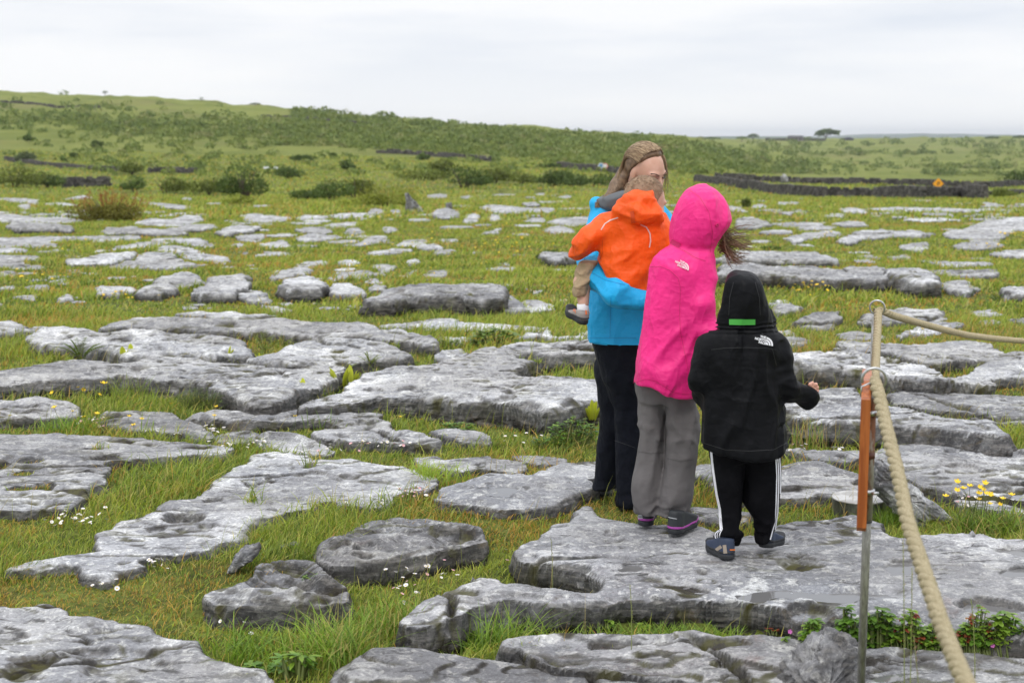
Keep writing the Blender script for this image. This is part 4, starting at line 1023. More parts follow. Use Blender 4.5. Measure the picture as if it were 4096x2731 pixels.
# dry-stone walls
STONE = NT('dry_stone'); _p = STONE.pos(kind='World')
_c = STONE.mix(STONE.mr(STONE.tex(1.6, 3, .6, _p), .4, .62), (.04, .036, .032), (.115, .105, .095))
_c = STONE.mix(STONE.mr(STONE.tex(3.5, 4, .7, _p), .6, .7, 0, .7), _c, (.30, .29, .27))
STONE.set(_c, .9, STONE.bump(STONE.tex(8, 5, .7, _p), 1, .05)); STONE = STONE.m
def wall(pts, h, label, th=.5, sz=.3, gap=0.0):
    P = np.array([gnd(x, y) for x, y in pts]); rng = np.random.default_rng(int(pts[0][0])+3); mb = MB()
    sl_ = np.concatenate([[0], np.cumsum(np.linalg.norm(np.diff(P, axis=0), axis=1))]); Lw = sl_[-1]
    nc = max(2, int(h/(sz*.55)))
    for c in range(nc):
        t = rng.uniform(0, sz*.5)
        while t < Lw:
            l = sz*rng.uniform(.6, 1.6); hh = sz*.6*rng.uniform(.8, 1.25)
            if c == nc-1 and rng.random() < .25: t += l; continue
            q = np.array([np.interp(t+l/2, sl_, P[:, k]) for k in range(3)]); q2 = np.array([np.interp(t+l/2+.3, sl_, P[:, k]) for k in range(3)])
            a = math.atan2(q2[1]-q[1], q2[0]-q[0])+rng.normal(0, .08); b = rng.normal(0, .1)
            Rz = np.array([[math.cos(a), -math.sin(a), 0], [math.sin(a), math.cos(a), 0], [0, 0, 1]]) @ np.array([[math.cos(b), 0, math.sin(b)], [0, 1, 0], [-math.sin(b), 0, math.cos(b)]])
            z = q[2]-.08+(c+.5)*h/nc+h*.06*math.sin(t*.35)
            V, F = box((q[0], q[1]+rng.normal(0, .04), z), (l*1.05, th*(1-.3*c/nc)*rng.uniform(.85, 1.15), hh*1.1), Rz, sz*.12)
            mb.add(V, F); t += l
    return setp(mb.build('dry_stone_wall', STONE, smooth=False), label, 'stone wall', 'dry-stone walls', 'thing')
wall(L("2780 728 2880 740 3000 758 3100 776 3180 784 3300 789 3500 792 3700 794 3850 793 3940 795"), 1.0, 'long dark dry-stone wall nearest us on the right, behind the young green tree', sz=.26)
wall(L("2860 716 3000 724 3150 731 3300 737 3500 738 3680 742 3800 752 3950 752 4200 748"), .95, 'second dark dry-stone wall on the right, running behind the upright stone', sz=.34)
wall(L("3960 784 4050 778 4200 774"), .5, 'short low wall fragment at the right edge', sz=.3)
wall(L("20 640 80 652 150 660 250 672 380 682 500 688"), .75, 'long dark dry-stone wall on the left below the pasture', sz=.34)
wall(L("590 692 700 690 780 694"), .8, 'short dark wall piece in the middle of the left meadow', sz=.34)
wall(L("248 752 330 750 440 748"), 1.15, 'tall dark dry-stone wall partly hidden by the left thicket', sz=.32)
wall(L("0 412 90 416 180 424 240 434 340 430 400 432"), 1.1, 'thin wall high on the bare left hillside', sz=.9)
wall(L("1040 470 1180 474 1300 486 1480 500"), 1.0, 'wall running below the wooded skyline', sz=.9)
wall(L("1500 612 1600 616 1750 626 1880 638 1960 646"), 1.0, 'grey wall between the hillside scrub and the pasture', sz=.6)
wall(L("2230 672 2352 684 2440 690 2520 702"), 1.1, 'dark wall behind the two round road signs', sz=.45)
wall(L("3060 562 3150 563 3300 564"), 2.4, 'wall along the far skyline left of the windswept tree', sz=1.6, th=1.2)
# signs and small buildings far off
METAL = plain('grey_metal', (.35, .36, .37), .4, Metallic=.7)
def sign(x, y, ybase, rpx, kind, label, col, rim=None):
    Y = gnd(x, ybase)[1]; c = at(x, y, Y); k = Y/FP; r = rpx*k; g = np.array([c[0], c[1], float(zg(c[0], c[1]))])
    root = empty('road_sign', g); setp(root, label, 'road sign')
    V, F = tube([g+[0, .05, -.1], [c[0], c[1]+.05, c[2]+r*.6]], .035, 8); obj('pole', V, F, METAL, root)
    n = 4 if kind == 'diamond' else 28; a = np.arange(n)*2*math.pi/n
    def disc(nm, rr, y0, y1, m, cc=c):
        ring = lambda yy: np.stack([cc[0]+rr*np.cos(a), np.full(n, yy), cc[2]+rr*np.sin(a)], -1)
        V = np.concatenate([ring(y0), ring(y1), [[cc[0], y0, cc[2]]], [[cc[0], y1, cc[2]]]]); j = np.arange(n); j2 = (j+1) % n
        F = [np.stack([j, j2, n+j2, n+j], -1), np.concatenate([np.stack([j2, j, np.full(n, 2*n)], -1), np.stack([n+j, n+j2, np.full(n, 2*n+1)], -1)])]
        return obj(nm, V, F, m, root, smooth=False)
    if rim is not None: disc('rim', r, c[1]-.02, c[1]+.02, rim); disc('face', r*.74, c[1]-.03, c[1]-.021, col)
    else: disc('face', r, c[1]-.02, c[1]+.02, col)
    return root, c, r
org = plain('sign_orange', (.85, .36, .01), .5); blk = plain('sign_black', (.02, .02, .02), .5)
rt, c, r = sign(3753, 735, 772, 22, 'diamond', 'orange diamond road sign behind the right-hand stone walls', org)
mb = MB()
for (dx, dz, sx, sz_) in ((-.12, -.05, .14, .62), (.16, .05, .14, .5), (.02, .22, .42, .13)):
    V, F = box((c[0]+dx*r, c[1]-.026, c[2]+dz*r), (sx*r, .008, sz_*r)); mb.add(V, F)
mb.build('symbol', blk, rt, smooth=False)
sign(2404, 663, 690, 11, 'round', 'round blue road sign left of the woman\'s head', plain('sign_blue', (.12, .3, .55), .5), plain('sign_white', (.75, .75, .75), .5))
sign(2421, 664, 690, 11, 'round', 'round red-rimmed road sign left of the woman\'s head', plain('sign_pale', (.75, .72, .7), .5), plain('sign_red', (.6, .06, .05), .5))
g = gnd(1083, 690); k = g[1]/FP; mb = MB(); root = empty('barrier', g); setp(root, 'white horizontal barrier board behind the bushes on the left', 'barrier')
V, F = box((g[0], g[1], g[2]+.62), (56*k, .08, .3), None, .01); obj('board', V, F, plain('white_board', (.75, .76, .78), .5), root)
for s in (-1, 1):
    V, F = tube([[g[0]+s*24*k, g[1]+.1, g[2]-.1], [g[0]+s*24*k, g[1]+.1, g[2]+.75]], .05, 8); obj('post', V, F, WOOD, root)
g = gnd(3182, 564); k = g[1]/FP; root = empty('low_building', g); setp(root, 'low grey building on the far skyline left of the windswept tree', 'building')
V, F = box(g+[0, 0, 1.6], (54*k, 8, 3.6), None, .1); obj('wall', V, F, plain('render_grey', (.22, .2, .2), .9), root, smooth=False)
hw, hd = 29*k, 5; rv = np.array([[-hw, -hd, 3.3], [hw, -hd, 3.3], [hw, hd, 3.3], [-hw, hd, 3.3], [-hw, 0, 5], [hw, 0, 5]])+g
obj('roof', rv, [np.array([[0, 1, 5, 4], [2, 3, 4, 5], [3, 2, 1, 0]]), np.array([[0, 4, 3], [1, 2, 5]])], plain('slate', (.09, .085, .09), .8), root, smooth=False)
for s in (-.5, 0, .5):
    V, F = box(g+[s*30*k, -4.03, 1.7], (1.6, .1, 1.4)); obj('window', V, F, plain('dark_glass', (.02, .02, .025), .2), root, smooth=False)
g = gnd(3391, 564); k = g[1]/FP; a = np.linspace(0, math.pi, 13); w_ = 20*k
V = np.concatenate([np.stack([g[0]+np.cos(a)*w_, np.full(13, g[1]+dy), g[2]-.3+np.sin(a)**.6*w_*.75], -1) for dy in (-5, 5)])
j = np.arange(12); F = [np.stack([j, j+1, 14+j, 13+j], -1), np.concatenate([np.stack([j+1, j, np.full(12, 0)], -1)[1:], np.stack([13+j, 14+j, np.full(12, 13)], -1)[1:]])]
root = empty('barn', g); setp(root, 'dark round-roofed barn right of the windswept tree on the skyline', 'building')
obj('roof', V, F, plain('barn_dark', (.05, .045, .06), .7), root, smooth=False)
V, F = box((g[0], g[1]-5.05, g[2]+w_*.22), (w_*.7, .1, w_*.5)); obj('door', V, F, plain('barn_door', (.03, .03, .03), .8), root, smooth=False)
# blue hills beyond
def far_ridge(Y, xs, tops, dep, nm):
    """long hills kilometres away"""
    xx = np.linspace(xs[0], xs[-1], 220); ty = np.interp(xx, xs, tops)
    rows = []
    for f, dy in ((0.02, -dep), (.45, -dep*.6), (.85, -dep*.25), (1.0, 0), (.7, dep*.5), (0.02, dep)):
        P = np.array([at(x, t, Y) for x, t in zip(xx, ty)]); base = float(zg(0, Y))-4
        hgt = (P[:, 2]-base)*(1+.10*fbm(xx*.012, np.full(220, dy*.001), s=7, o=4))
        rows.append(np.stack([P[:, 0], np.full(220, Y+dy), base+hgt*f], -1))
    V = np.concatenate(rows); i, j = np.meshgrid(np.arange(5), np.arange(219), indexing='ij')
    F = np.stack([i*220+j, i*220+j+1, (i+1)*220+j+1, (i+1)*220+j], -1).reshape(-1, 4)
    setp(obj(nm, V, [F], plain(nm, (.07, .10, .045), .95)), kind='structure')
far_ridge(4200, [1800, 2600, 2700, 2900, 3100, 3500, 3700, 3800, 4000, 5200], [556, 552, 548, 546, 549, 552, 550, 553, 552, 553], 500, 'far_hills')
far_ridge(7800, [1200, 2400, 2900, 3300, 3450, 3700, 3900, 4096, 5600], [552, 548, 546, 545, 538, 535, 537, 540, 545], 700, 'distant_hills')
# ================================================================ rope barrier
def rope_mat():
    m = NT('hemp_rope'); p = m.pos(kind='World'); f = m.tex(420, 4, .7, p); g_ = m.tex(60, 4, .7, p)
    c = m.mix(m.mr(f, .3, .7), (.30, .235, .13), (.60, .53, .36)); c = m.mix(m.mr(g_, .5, .7, 0, .5), c, (.22, .19, .09))
    return m.set(c, .95, m.bump(f, 1.0, .003), Specular_IOR_Level=.15)
ROPE = rope_mat()
def rope(path, R_, pitch_, label, name='rope', fuzz=900, seed=2):
    P = np.array(path, float)
    d = np.concatenate([[0], np.cumsum(np.linalg.norm(np.diff(P, axis=0), axis=1))])
    tt = np.arange(0, d[-1], pitch_/22)
    from numpy import interp
    C_ = np.stack([interp(tt, d, P[:, k]) for k in range(3)], -1)
    for _ in range(6): C_[1:-1] = (C_[:-2]+C_[1:-1]*2+C_[2:])/4
    T = np.gradient(C_, axis=0); T /= np.linalg.norm(T, axis=1)[:, None]
    S = np.cross(T, [0, 0, 1.]); S /= np.linalg.norm(S, axis=1)[:, None]; U = np.cross(S, T); mb = MB(); rs = R_*.56
    rng = np.random.default_rng(seed)
    for k in range(3):
        a = tt/pitch_*2*math.pi/1.0+k*2*math.pi/3; Q = C_+(R_-rs)*1.02*(np.cos(a)[:, None]*S+np.sin(a)[:, None]*U)
        n = 14; th = np.arange(n)*2*math.pi/n; TQ = np.gradient(Q, axis=0); TQ /= np.linalg.norm(TQ, axis=1)[:, None]
        N = np.cos(a)[:, None]*S+np.sin(a)[:, None]*U; N = N-TQ*(N*TQ).sum(1)[:, None]; N /= np.linalg.norm(N, axis=1)[:, None]; B = np.cross(TQ, N)
        tw = (tt/pitch_*2*math.pi*1.6)[:, None]
        rr = rs*(1+.05*np.cos(5*(th[None]+tw))+.05*rng.normal(size=(len(tt), 1)))[..., None]
        V = Q[:, None]+rr*(np.cos(th)[None, :, None]*N[:, None]+np.sin(th)[None, :, None]*B[:, None])
        i, j = np.meshgrid(np.arange(len(tt)-1), np.arange(n), indexing='ij')
        mb.add(V.reshape(-1, 3), np.stack([i*n+j, i*n+(j+1) % n, (i+1)*n+(j+1) % n, (i+1)*n+j], -1).reshape(-1, 4))
    V, F = mb.out(); rt = obj(name, V, F, ROPE); setp(rt, label, 'rope')
    mf = MB()
    for _ in range(fuzz):
        i = rng.integers(2, len(C_)-2); a = rng.uniform(0, 6.28); o = (math.cos(a)*S[i]+math.sin(a)*U[i]); s = C_[i]+o*R_*.9; e = s+(o*rng.uniform(.1, .5)+T[i]*rng.normal(0, .4))*R_*1.1+rng.normal(0, .001, 3)
        w_ = np.cross(e-s, o+T[i]); w_ /= np.linalg.norm(w_)+1e-9; mf.add(np.array([s-w_*.0004, s+w_*.0004, e]), np.array([[0, 1, 2]]))
    V, F = mf.out(); obj('frayed_fibre', V, F, ROPE, rt)
    return rt
YP = 3.80
zinc = NT('zinc'); zinc = zinc.set(zinc.mix(zinc.mr(zinc.tex(90, 3, .6, zinc.pos(kind='World')), .3, .7), (.42, .43, .44), (.62, .63, .64)), .32, Metallic=.9)
pipe = NT('galvanised_pipe'); _p = pipe.pos((1, 1, .25), 'World'); pipe = pipe.set(pipe.mix(pipe.mr(pipe.tex(120, 5, .7, _p), .35, .65), (.24, .235, .215), (.42, .41, .38)), .42, Metallic=.65)
rust = NT('rusty_pipe'); _p = rust.pos((1, 1, .35), 'World'); _f = rust.mr(rust.tex(22, 5, .7, _p), .42, .58); rust = rust.set(rust.mix(_f, (.33, .31, .26), (.17, .065, .025)), .6, Metallic=.4)
def post(x1, Yp, ybot, label, zt, full=True):
    b = at(x1, 1500, Yp); gz = top_z(b[0], Yp); root = empty('metal_post', (b[0], Yp, gz)); setp(root, label, 'post')
    r = .0115; V, F = tube([[b[0], Yp, gz-.05], [b[0], Yp, zt]], r, 20); obj('pole', V, F, pipe, root); return root, b[0], gz
zt1 = at(3490, 1585, YP)[2]; root, px1, gz = post(3489, YP, 0, 'grey metal pole in front, carrying the orange board and the larger rope ring', zt1)
zs = lambda y: at(3489, y, YP)[2]
V, F = tube([[px1+.0015, YP, zs(2086)], [px1+.0015, YP, zs(1590)]], .0125, 20); obj('rusty_sleeve', V, F, rust, root)
for y, h, m, r in ((1650, 18, zinc, .0185), (1819, 24, plain('brown_band', (.10, .035, .022), .5), .0155), (1965, 18, zinc, .0185), (2084, 7, plain('black_tie', (.015, .015, .015), .5), .0145)):
    a = zs(y-h/2); b = zs(y+h/2); V, F = tube([[px1, YP, b], [px1, YP, a]], r, 20); o = obj('clamp' if m is zinc else 'band', V, F, m, root)
    if m is zinc:
        V, F = tube([[px1+.006, YP-.02, (a+b)/2], [px1+.024, YP-.02, (a+b)/2]], .0045, 8); obj('bolt', V, F, zinc, o)
rc = at(3496, 1517, YP); V, F = torus(rc, .0315, .0042, (.12, 1, .15)); obj('ring', V, F, zinc, root)
V, F = tube([[px1, YP, zt1-.02], [px1, YP, rc[2]-.0315]], .006, 10); obj('ring_stem', V, F, zinc, root)
# board seen on its edge
wood = NT('varnished_wood'); _p = wood.pos((60, 60, 3), 'World'); _g = wood.tex(1.6, 5, .6, _p, .6)
wood = wood.set(wood.mix(wood.mr(_g, .35, .65), (.29, .07, .015), (.46, .135, .03)), .38, wood.bump(_g, .25, .002), Specular_IOR_Level=.5, Coat_Weight=.3)
fr = ray(3455, 1800); dv = np.array([fr[0], fr[1], 0]); dv /= np.linalg.norm(dv); sv = np.array([dv[1], -dv[0], 0])
ct, cb = at(3457, 1572, YP-.06), at(3453, 2128, YP-.06); w2, dp = .0128, .20
prof = [(0, cb[2]+.012), (.012, cb[2]), (dp-.01, cb[2]), (dp, cb[2]+.01), (dp, ct[2]+.028), (dp-.01, ct[2]+.035), (.07, ct[2]+.022), (0, ct[2]-.018)]
c0 = np.array([(ct[0]+cb[0])/2, YP-.06, 0]); n = len(prof)
def bp(s_, ins): 
    q = np.array(prof); cc = q.mean(0); q = cc+(q-cc)*(1-ins); return np.array([c0+dv*a+sv*s_+[0, 0, z] for a, z in q])
V = np.concatenate([bp(-w2, .0035), bp(-w2+.002, 0), bp(w2-.002, 0), bp(w2, .0035)]); F4 = [[k*n+j, k*n+(j+1) % n, (k+1)*n+(j+1) % n, (k+1)*n+j] for k in range(3) for j in range(n)]
o = obj('sign_board', V, [np.array(F4), np.array([list(range(n))[::-1], [3*n+j for j in range(n)]])], wood, smooth=False)
setp(o, 'orange-brown varnished wooden board seen edge-on, clamped to the front metal pole', 'board')
bt = c0+dv*.03+[0, 0, ct[2]+.004]
V, F = tube([bt+sv*-.014+[0, -.002, -.02], bt+sv*-.012+[0, 0, .008], bt+sv*.008+[0, 0, .018], [rc[0]-.006, YP-.004, rc[2]-.022]], .0028, 8); setp(obj('wire_loop', V, F, zinc), 'short grey wire loop tying the ring to the top of the orange board', 'wire')
# second post further back
Y2 = 6.2; r2 = at(3509, 1230, Y2); b = at(3497, 1290, Y2); gz2 = top_z(b[0], Y2); root2 = empty('metal_post', (b[0], Y2, gz2)); setp(root2, 'metal pole with a smaller ring, standing behind the front pole', 'post')
V, F = tube([[b[0], Y2, gz2-.05], [b[0], Y2, r2[2]-.05]], .0115, 16); obj('pole', V, F, pipe, root2)
V, F = torus(r2, .0315, .0042, (.35, 1, .1)); obj('ring', V, F, zinc, root2); V, F = tube([[b[0], Y2, r2[2]-.06], [r2[0], Y2, r2[2]-.0315]], .006, 8); obj('ring_stem', V, F, zinc, root2)
RP = [(3492, 1523, 3.92), (3502, 1532, 3.78), (3515, 1575, 3.72), (3527, 1625, 3.66), (3543, 1700, 3.56), (3562, 1775, 3.46), (3585, 1865, 3.36), (3607, 1967, 3.24), (3622, 2047, 3.15), (3641, 2122, 3.07), (3667, 2197, 2.98), (3700, 2297, 2.86), (3726, 2372, 2.77), (3757, 2472, 2.66), (3786, 2547, 2.57), (3817, 2622, 2.48), (3852, 2707, 2.38), (3905, 2830, 2.25), (3980, 2980, 2.10)]
Pm = []
for t in np.linspace(0, 1, 24):
    Y = Y2-.02-(Y2-3.95)*t; X = r2[0]+(at(3492, 1523, 3.92)[0]-r2[0])*t; z = (r2[2]-.018)*(1-t)+at(3492, 1523, 3.92)[2]*t-4*.19*t*(1-t); Pm.append((X, Y, z))
rope(Pm+[tuple(at(*q)) for q in RP], .0172, .105, 'thick pale hemp rope running through the front ring towards the bottom right', fuzz=2600)
RQ = [(3500, 1248, 6.2), (3520, 1240, 6.2), (3545, 1250, 6.22), (3575, 1263, 6.3), (3670, 1290, 6.6), (3770, 1317, 6.95), (3870, 1340, 7.3), (3970, 1353, 7.7), (4096, 1364, 8.2), (4250, 1366, 8.9), (4450, 1352, 9.8)]
rope([tuple(at(*q)) for q in RQ], .0165, .10, 'rope from the rear ring running away to the right edge', fuzz=700, seed=5)
# round cover
cy_ = 6.42; c = at(3438, 1986, cy_); root = empty('round_cover', (c[0], cy_, 0)); setp(root, 'low round steel drum with a pale lid, sunk in the grass behind the orange board', 'cover')
steel = NT('dull_steel'); steel = steel.set(steel.mix(steel.mr(steel.tex(9, 5, .7, steel.pos((1, 1, .4), 'World')), .35, .65), (.10, .10, .09), (.34, .34, .33)), .38, Metallic=.7)
lidm = NT('pale_lid'); lidm = lidm.set(lidm.mix(lidm.mr(lidm.tex(14, 6, .7, lidm.pos(kind='World'), .4), .4, .62), (.40, .385, .36), (.62, .61, .59)), .5, Metallic=.2)
def disc_solid(name, R_, z0, z1, m, par, bev=.002):
    a = np.arange(56)*2*math.pi/56; rings = [(0, z0), (R_, z0), (R_, z1-bev), (R_-bev, z1), (0, z1)]
    V = np.concatenate([np.stack([c[0]+r*np.cos(a), cy_+r*np.sin(a), np.full(56, z)], -1) for r, z in rings]); i, j = np.meshgrid(np.arange(4), np.arange(56), indexing='ij')
    return obj(name, V, [np.stack([i*56+j, i*56+(j+1) % 56, (i+1)*56+(j+1) % 56, (i+1)*56+j], -1).reshape(-1, 4)], m, par, smooth=False)
disc_solid('drum', .123, -.05, c[2]-.003, steel, root); disc_solid('lid', .1255, c[2]-.006, c[2], lidm, root)
# ================================================================ plants
_rp = np.random.default_rng(77)
def leaf(mb, base, tip, w, col, droop=.15, n=5, fold=.25, tipw=.1):
    base, tip = np.array(base, float), np.array(tip, float); d = tip-base; L_ = np.linalg.norm(d); s = np.cross(d, [0, 0, 1.]); s = s/(np.linalg.norm(s)+1e-9) if np.linalg.norm(s) > 1e-6 else np.array([1., 0, 0]); u = np.cross(s, d)/L_
    V = []; C = []
    for i in range(n+1):
        t = i/n; c_ = base+d*t+np.array([0, 0, -droop*L_*t*t]); ww = w*(math.sin(math.pi*min(1, t*.92+.06))**.7)*(1 if i < n else tipw)
        V += [c_-s*ww/2+u*fold*ww/2, c_, c_+s*ww/2+u*fold*ww/2]; k = .85+.3*t; C += [np.array(col)*k*1.06, np.array(col)*k*.85, np.array(col)*k*1.06]
    i = np.arange(n)*3; mb.add(np.array(V), np.concatenate([np.stack([i, i+1, i+4, i+3], -1), np.stack([i+1, i+2, i+5, i+4], -1)]), np.array(C))
def gp(x, y, dz=0.0):
    g = gnd(x, y); z = max(float(zg(g[0], g[1])), 0 if g[1] < 11 else -99); return np.array([g[0], g[1], z+dz])
def strap_fern(x, y, hpx, n, label, wpx=26, col=(.50, .53, .05), spread=.4):
    g = gp(x, y); g[2] = max(g[2], top_z(g[0], g[1])-.04); hpx = hpx*1.12; n = n+1 if n > 2 else n; k = g[1]/FP; root = empty('hart_tongue_fern', g); setp(root, label, 'fern', 'strap-leaved ferns in the cracks')
    for i in range(n):
        a = _rp.uniform(-1, 1) if n > 1 else .15; h = hpx*k*_rp.uniform(.7, 1.0)*(1-.3*abs(a)); b = g+np.array([a*wpx*k*.8, _rp.uniform(-.02, .02), 0])
        mb = MB(); leaf(mb, b, b+np.array([a*h*spread, _rp.uniform(-.25, .15)*h, h]), wpx*k*_rp.uniform(.8, 1.15), np.array(col)*_rp.uniform(.8, 1.15), .12, 7, .35, .15); mb.build('frond', LEAF, root)
def frond(mb, b, e, w, col, n=13):
    b, e = np.array(b, float), np.array(e, float); d = e-b; L_ = np.linalg.norm(d); s = np.cross(d, [0, .3, 1.]); s /= np.linalg.norm(s)
    pts = [b+d*t+np.array([0, 0, .16*L_*math.sin(math.pi*t)*.6-.10*L_*t*t]) for t in np.linspace(0, 1, n)]
    V, F = tube(pts, np.linspace(.0035, .001, n)*L_*3, 4, False); mb.add(V, F, np.array(col)*.8)
    for i in range(2, n):
        t = i/(n-1); l = w*(1-t)**.8*_rp.uniform(.85, 1.1)+.006
        for sg in (-1, 1):
            tip = pts[i]+s*sg*l+d/L_*l*.45
            leaf(mb, pts[i], tip, max(L_/n*.85, .004), np.array(col)*_rp.uniform(.85, 1.15), .1, 3, .1)
def fern(x, y, wpx, hpx, n, label, col=(.19, .26, .04), grp='feathery ferns in the cracks'):
    g = gp(x, y); g[2] = max(g[2], top_z(g[0], g[1])-.04); k = g[1]/FP; root = empty('fern', g); setp(root, label, 'fern', grp)
    for i in range(n):
        a = -1+2*(i+.5)/n+_rp.uniform(-.15, .15); e = g+np.array([a*wpx*k*.5, _rp.uniform(-.3, .3)*wpx*k*.5, hpx*k*(1-.45*abs(a))]); mb = MB(); frond(mb, g, e, wpx*k*.17, np.array(col)*_rp.uniform(.85, 1.15)); mb.build('frond', LEAF, root)
def herb(x, y, wpx, hpx, n, lpx, label, cols, name='leafy_plant', grp='leafy plants in the cracks', dz=0.0, wide=.62):
    g = gp(x, y, 0) if not dz else np.array([at(x, y, 4.52)[0], 4.52+_rp.uniform(-.03, .03), .02]); hpx = hpx if not dz else hpx*.75+105; k = g[1]/FP; root = empty(name, g); setp(root, label, 'plant', grp); mb = MB(); st = MB()
    n = int(n*(1.5 if dz else 1))
    for i in range(n):
        a = _rp.uniform(-1, 1); h = hpx*k*_rp.uniform(.25 if not dz else .45, 1)*(1-.35*abs(a))*(1 if not dz else .8+.35*math.sin(a*4+x)); b = g+np.array([a*wpx*k*(.3 if not dz else .7), _rp.uniform(-.03, .03), 0]); p = g+np.array([a*wpx*k*(.5 if not dz else .8), _rp.uniform(-.5, .4)*wpx*k*.25, h])
        V, F = tube([b, (b+p)/2+[0, 0, h*.12], p], [.0016*lpx/12, .0012*lpx/12, .0008*lpx/12], 4, False); st.add(V, F)
        az = _rp.uniform(0, 6.28); col = cols[_rp.integers(len(cols))]; l = lpx*k
        for q in range(3):
            an = az+(q-1)*1.0; leaf(mb, p, p+np.array([math.cos(an)*l, math.sin(an)*l, _rp.uniform(-.25, .4)*l]), l*wide, np.array(col)*_rp.uniform(.8, 1.2), .2, 4, .2)
    mb.build('leaves', LEAF, root); st.build('stems', plain('stem_green', (.13, .16, .04), .6) if not bpy.data.materials.get('stem_green') else bpy.data.materials['stem_green'], root)
    return root
strap_fern(1362, 1585, 118, 6, 'tall yellow-green strap fern at the tip of the very long raised slab', 34)
strap_fern(1405, 1560, 90, 5, 'second yellow-green strap fern touching the tall one, on its right', 26)
strap_fern(1214, 1612, 62, 2, 'single bright leaf blade of fern left of the undercut slab\'s tip', 18)
strap_fern(2370, 1690, 95, 6, 'yellow strap fern beside the knee of the black trousers', 22)
strap_fern(492, 1468, 80, 2, 'left one of two upright yellow leaves behind the long raised slab', 22)
strap_fern(522, 1460, 50, 1, 'right, shorter one of two yellow leaves behind the long raised slab', 18)
strap_fern(915, 1452, 72, 2, 'upright yellow leaf in the gap behind the long raised slab', 20)
strap_fern(1040, 1462, 38, 3, 'small group of yellow leaf tips behind the middle of the long slab', 16)
strap_fern(1315, 1158, 48, 6, 'bright yellow fern between the blocky boulder and the round boulder', 14, (.55, .52, .05))
strap_fern(312, 1312, 34, 3, 'small yellow leaves behind the hummocky slab', 12)
fern(325, 1455, 230, 110, 7, 'wide pale feathery fern in front of the hummocky slab')
fern(240, 1450, 120, 60, 5, 'low feathery fern left of the wide pale one', (.24, .27, .04))
fern(1062, 1415, 150, 110, 6, 'feathery fern rising in front of the very long low ledge', (.22, .27, .035))
fern(1130, 1390, 90, 70, 4, 'smaller feathery fern right of the one by the long ledge', (.20, .26, .035))
fern(1480, 1488, 120, 70, 6, 'bright feathery fern at the right end of the domed slab', (.30, .36, .035))
fern(1680, 1440, 90, 40, 5, 'small fern beside the small angular block', (.25, .26, .04))
fern(3990, 1212, 110, 50, 6, 'green fern at the right edge below the dark-fronted rock', (.13, .20, .035))
fern(3885, 1190, 60, 48, 4, 'narrow fern left of the green fern at the right edge', (.14, .22, .04))
fern(3715, 1205, 50, 36, 4, 'small fern under the tall dark stepped rock', (.16, .23, .04))
G1, G2, G3, RD = (.14, .27, .035), (.23, .36, .045), (.09, .17, .025), (.30, .07, .035)
herb(1975, 1392, 190, 90, 60, 26, 'clump of large pale green leaves left of the woman\'s hem', [(.23, .33, .08), (.18, .28, .06)], wide=.6)
herb(1800, 1388, 90, 40, 30, 14, 'low pale herb left of the large-leaved clump', [(.20, .28, .05)])
herb(2290, 1790, 200, 130, 120, 16, 'deep green weed patch beside the black trousers', [G3, G1, G2])
herb(2210, 1800, 160, 60, 70, 13, 'low dark weeds under the big undercut slab', [G3, G1])
herb(1830, 1740, 140, 50, 50, 16, 'leafy weeds under the middle of the big undercut slab', [G1, G2])
herb(1270, 1625, 120, 26, 40, 12, 'creeping green leaves on the tapering tip of the undercut slab', [G1, G2])
herb(800, 1655, 190, 100, 260, 9, 'rounded feathery green cushion against the long raised slab', [(.10, .17, .02), (.14, .22, .03), (.08, .13, .02)], wide=.25)
herb(60, 1580, 170, 45, 60, 12, 'low green leaves at the left edge under the long slab', [G3, G1])
herb(3230, 2555, 130, 90, 68, 28, 'small-leaved bright herb at the left end of the green crack', [G1, G2], wide=.5, dz=1)
herb(3290, 2562, 100, 95, 32, 37, 'three-leaved seedling left of the metal pole', [G2, G1], dz=1)
herb(3395, 2560, 150, 110, 52, 39, 'dark ribbed bramble leaves left of the metal pole', [G1, G3], dz=1)
herb(3540, 2575, 190, 130, 92, 41, 'big bramble clump right of the metal pole', [G1, G2, G3], dz=1)
herb(3640, 2590, 150, 110, 80, 26, 'red-tinged cranesbill between pole and rope', [G2, RD, G1, G2], wide=.75, dz=1)
herb(3870, 2590, 150, 150, 92, 22, 'red-leaved cranesbill on the right of the rope', [RD, (.32, .16, .05), G2, G2, G1], wide=.75, dz=1)
herb(3990, 2590, 160, 120, 72, 39, 'bramble leaves at the bottom right edge', [G2, G1], dz=1)
herb(4090, 2600, 160, 110, 80, 30, 'bright green leaves cut by the right edge, lowest in the crack', [G2, (.22, .30, .04)], dz=1)
herb(3760, 2590, 120, 60, 60, 22, 'low leaves under the rope in the crack', [G1, G2], wide=.8, dz=1)
herb(2425, 2510, 60, 40, 8, 26, 'small green leaf tuft under the broad wet slab\'s edge', [G1, G2])
herb(2572, 2515, 40, 30, 5, 22, 'tiny round-leaved sprout in the crack', [G2], wide=.9)
herb(3090, 2535, 60, 30, 12, 12, 'tiny red-stemmed sprouts at the crack\'s left part', [RD, G2])
herb(1255, 2345, 90, 70, 60, 13, 'dark green clover between the two rugged rocks', [G3, G1])
herb(1190, 2715, 130, 130, 16, 60, 'broad dandelion leaves at the bottom, left of the domed slab', [G1, G2], wide=.35)
herb(1040, 2700, 130, 60, 26, 26, 'round clover leaves at the bottom beside the corner slab', [G1, G2], wide=.8)
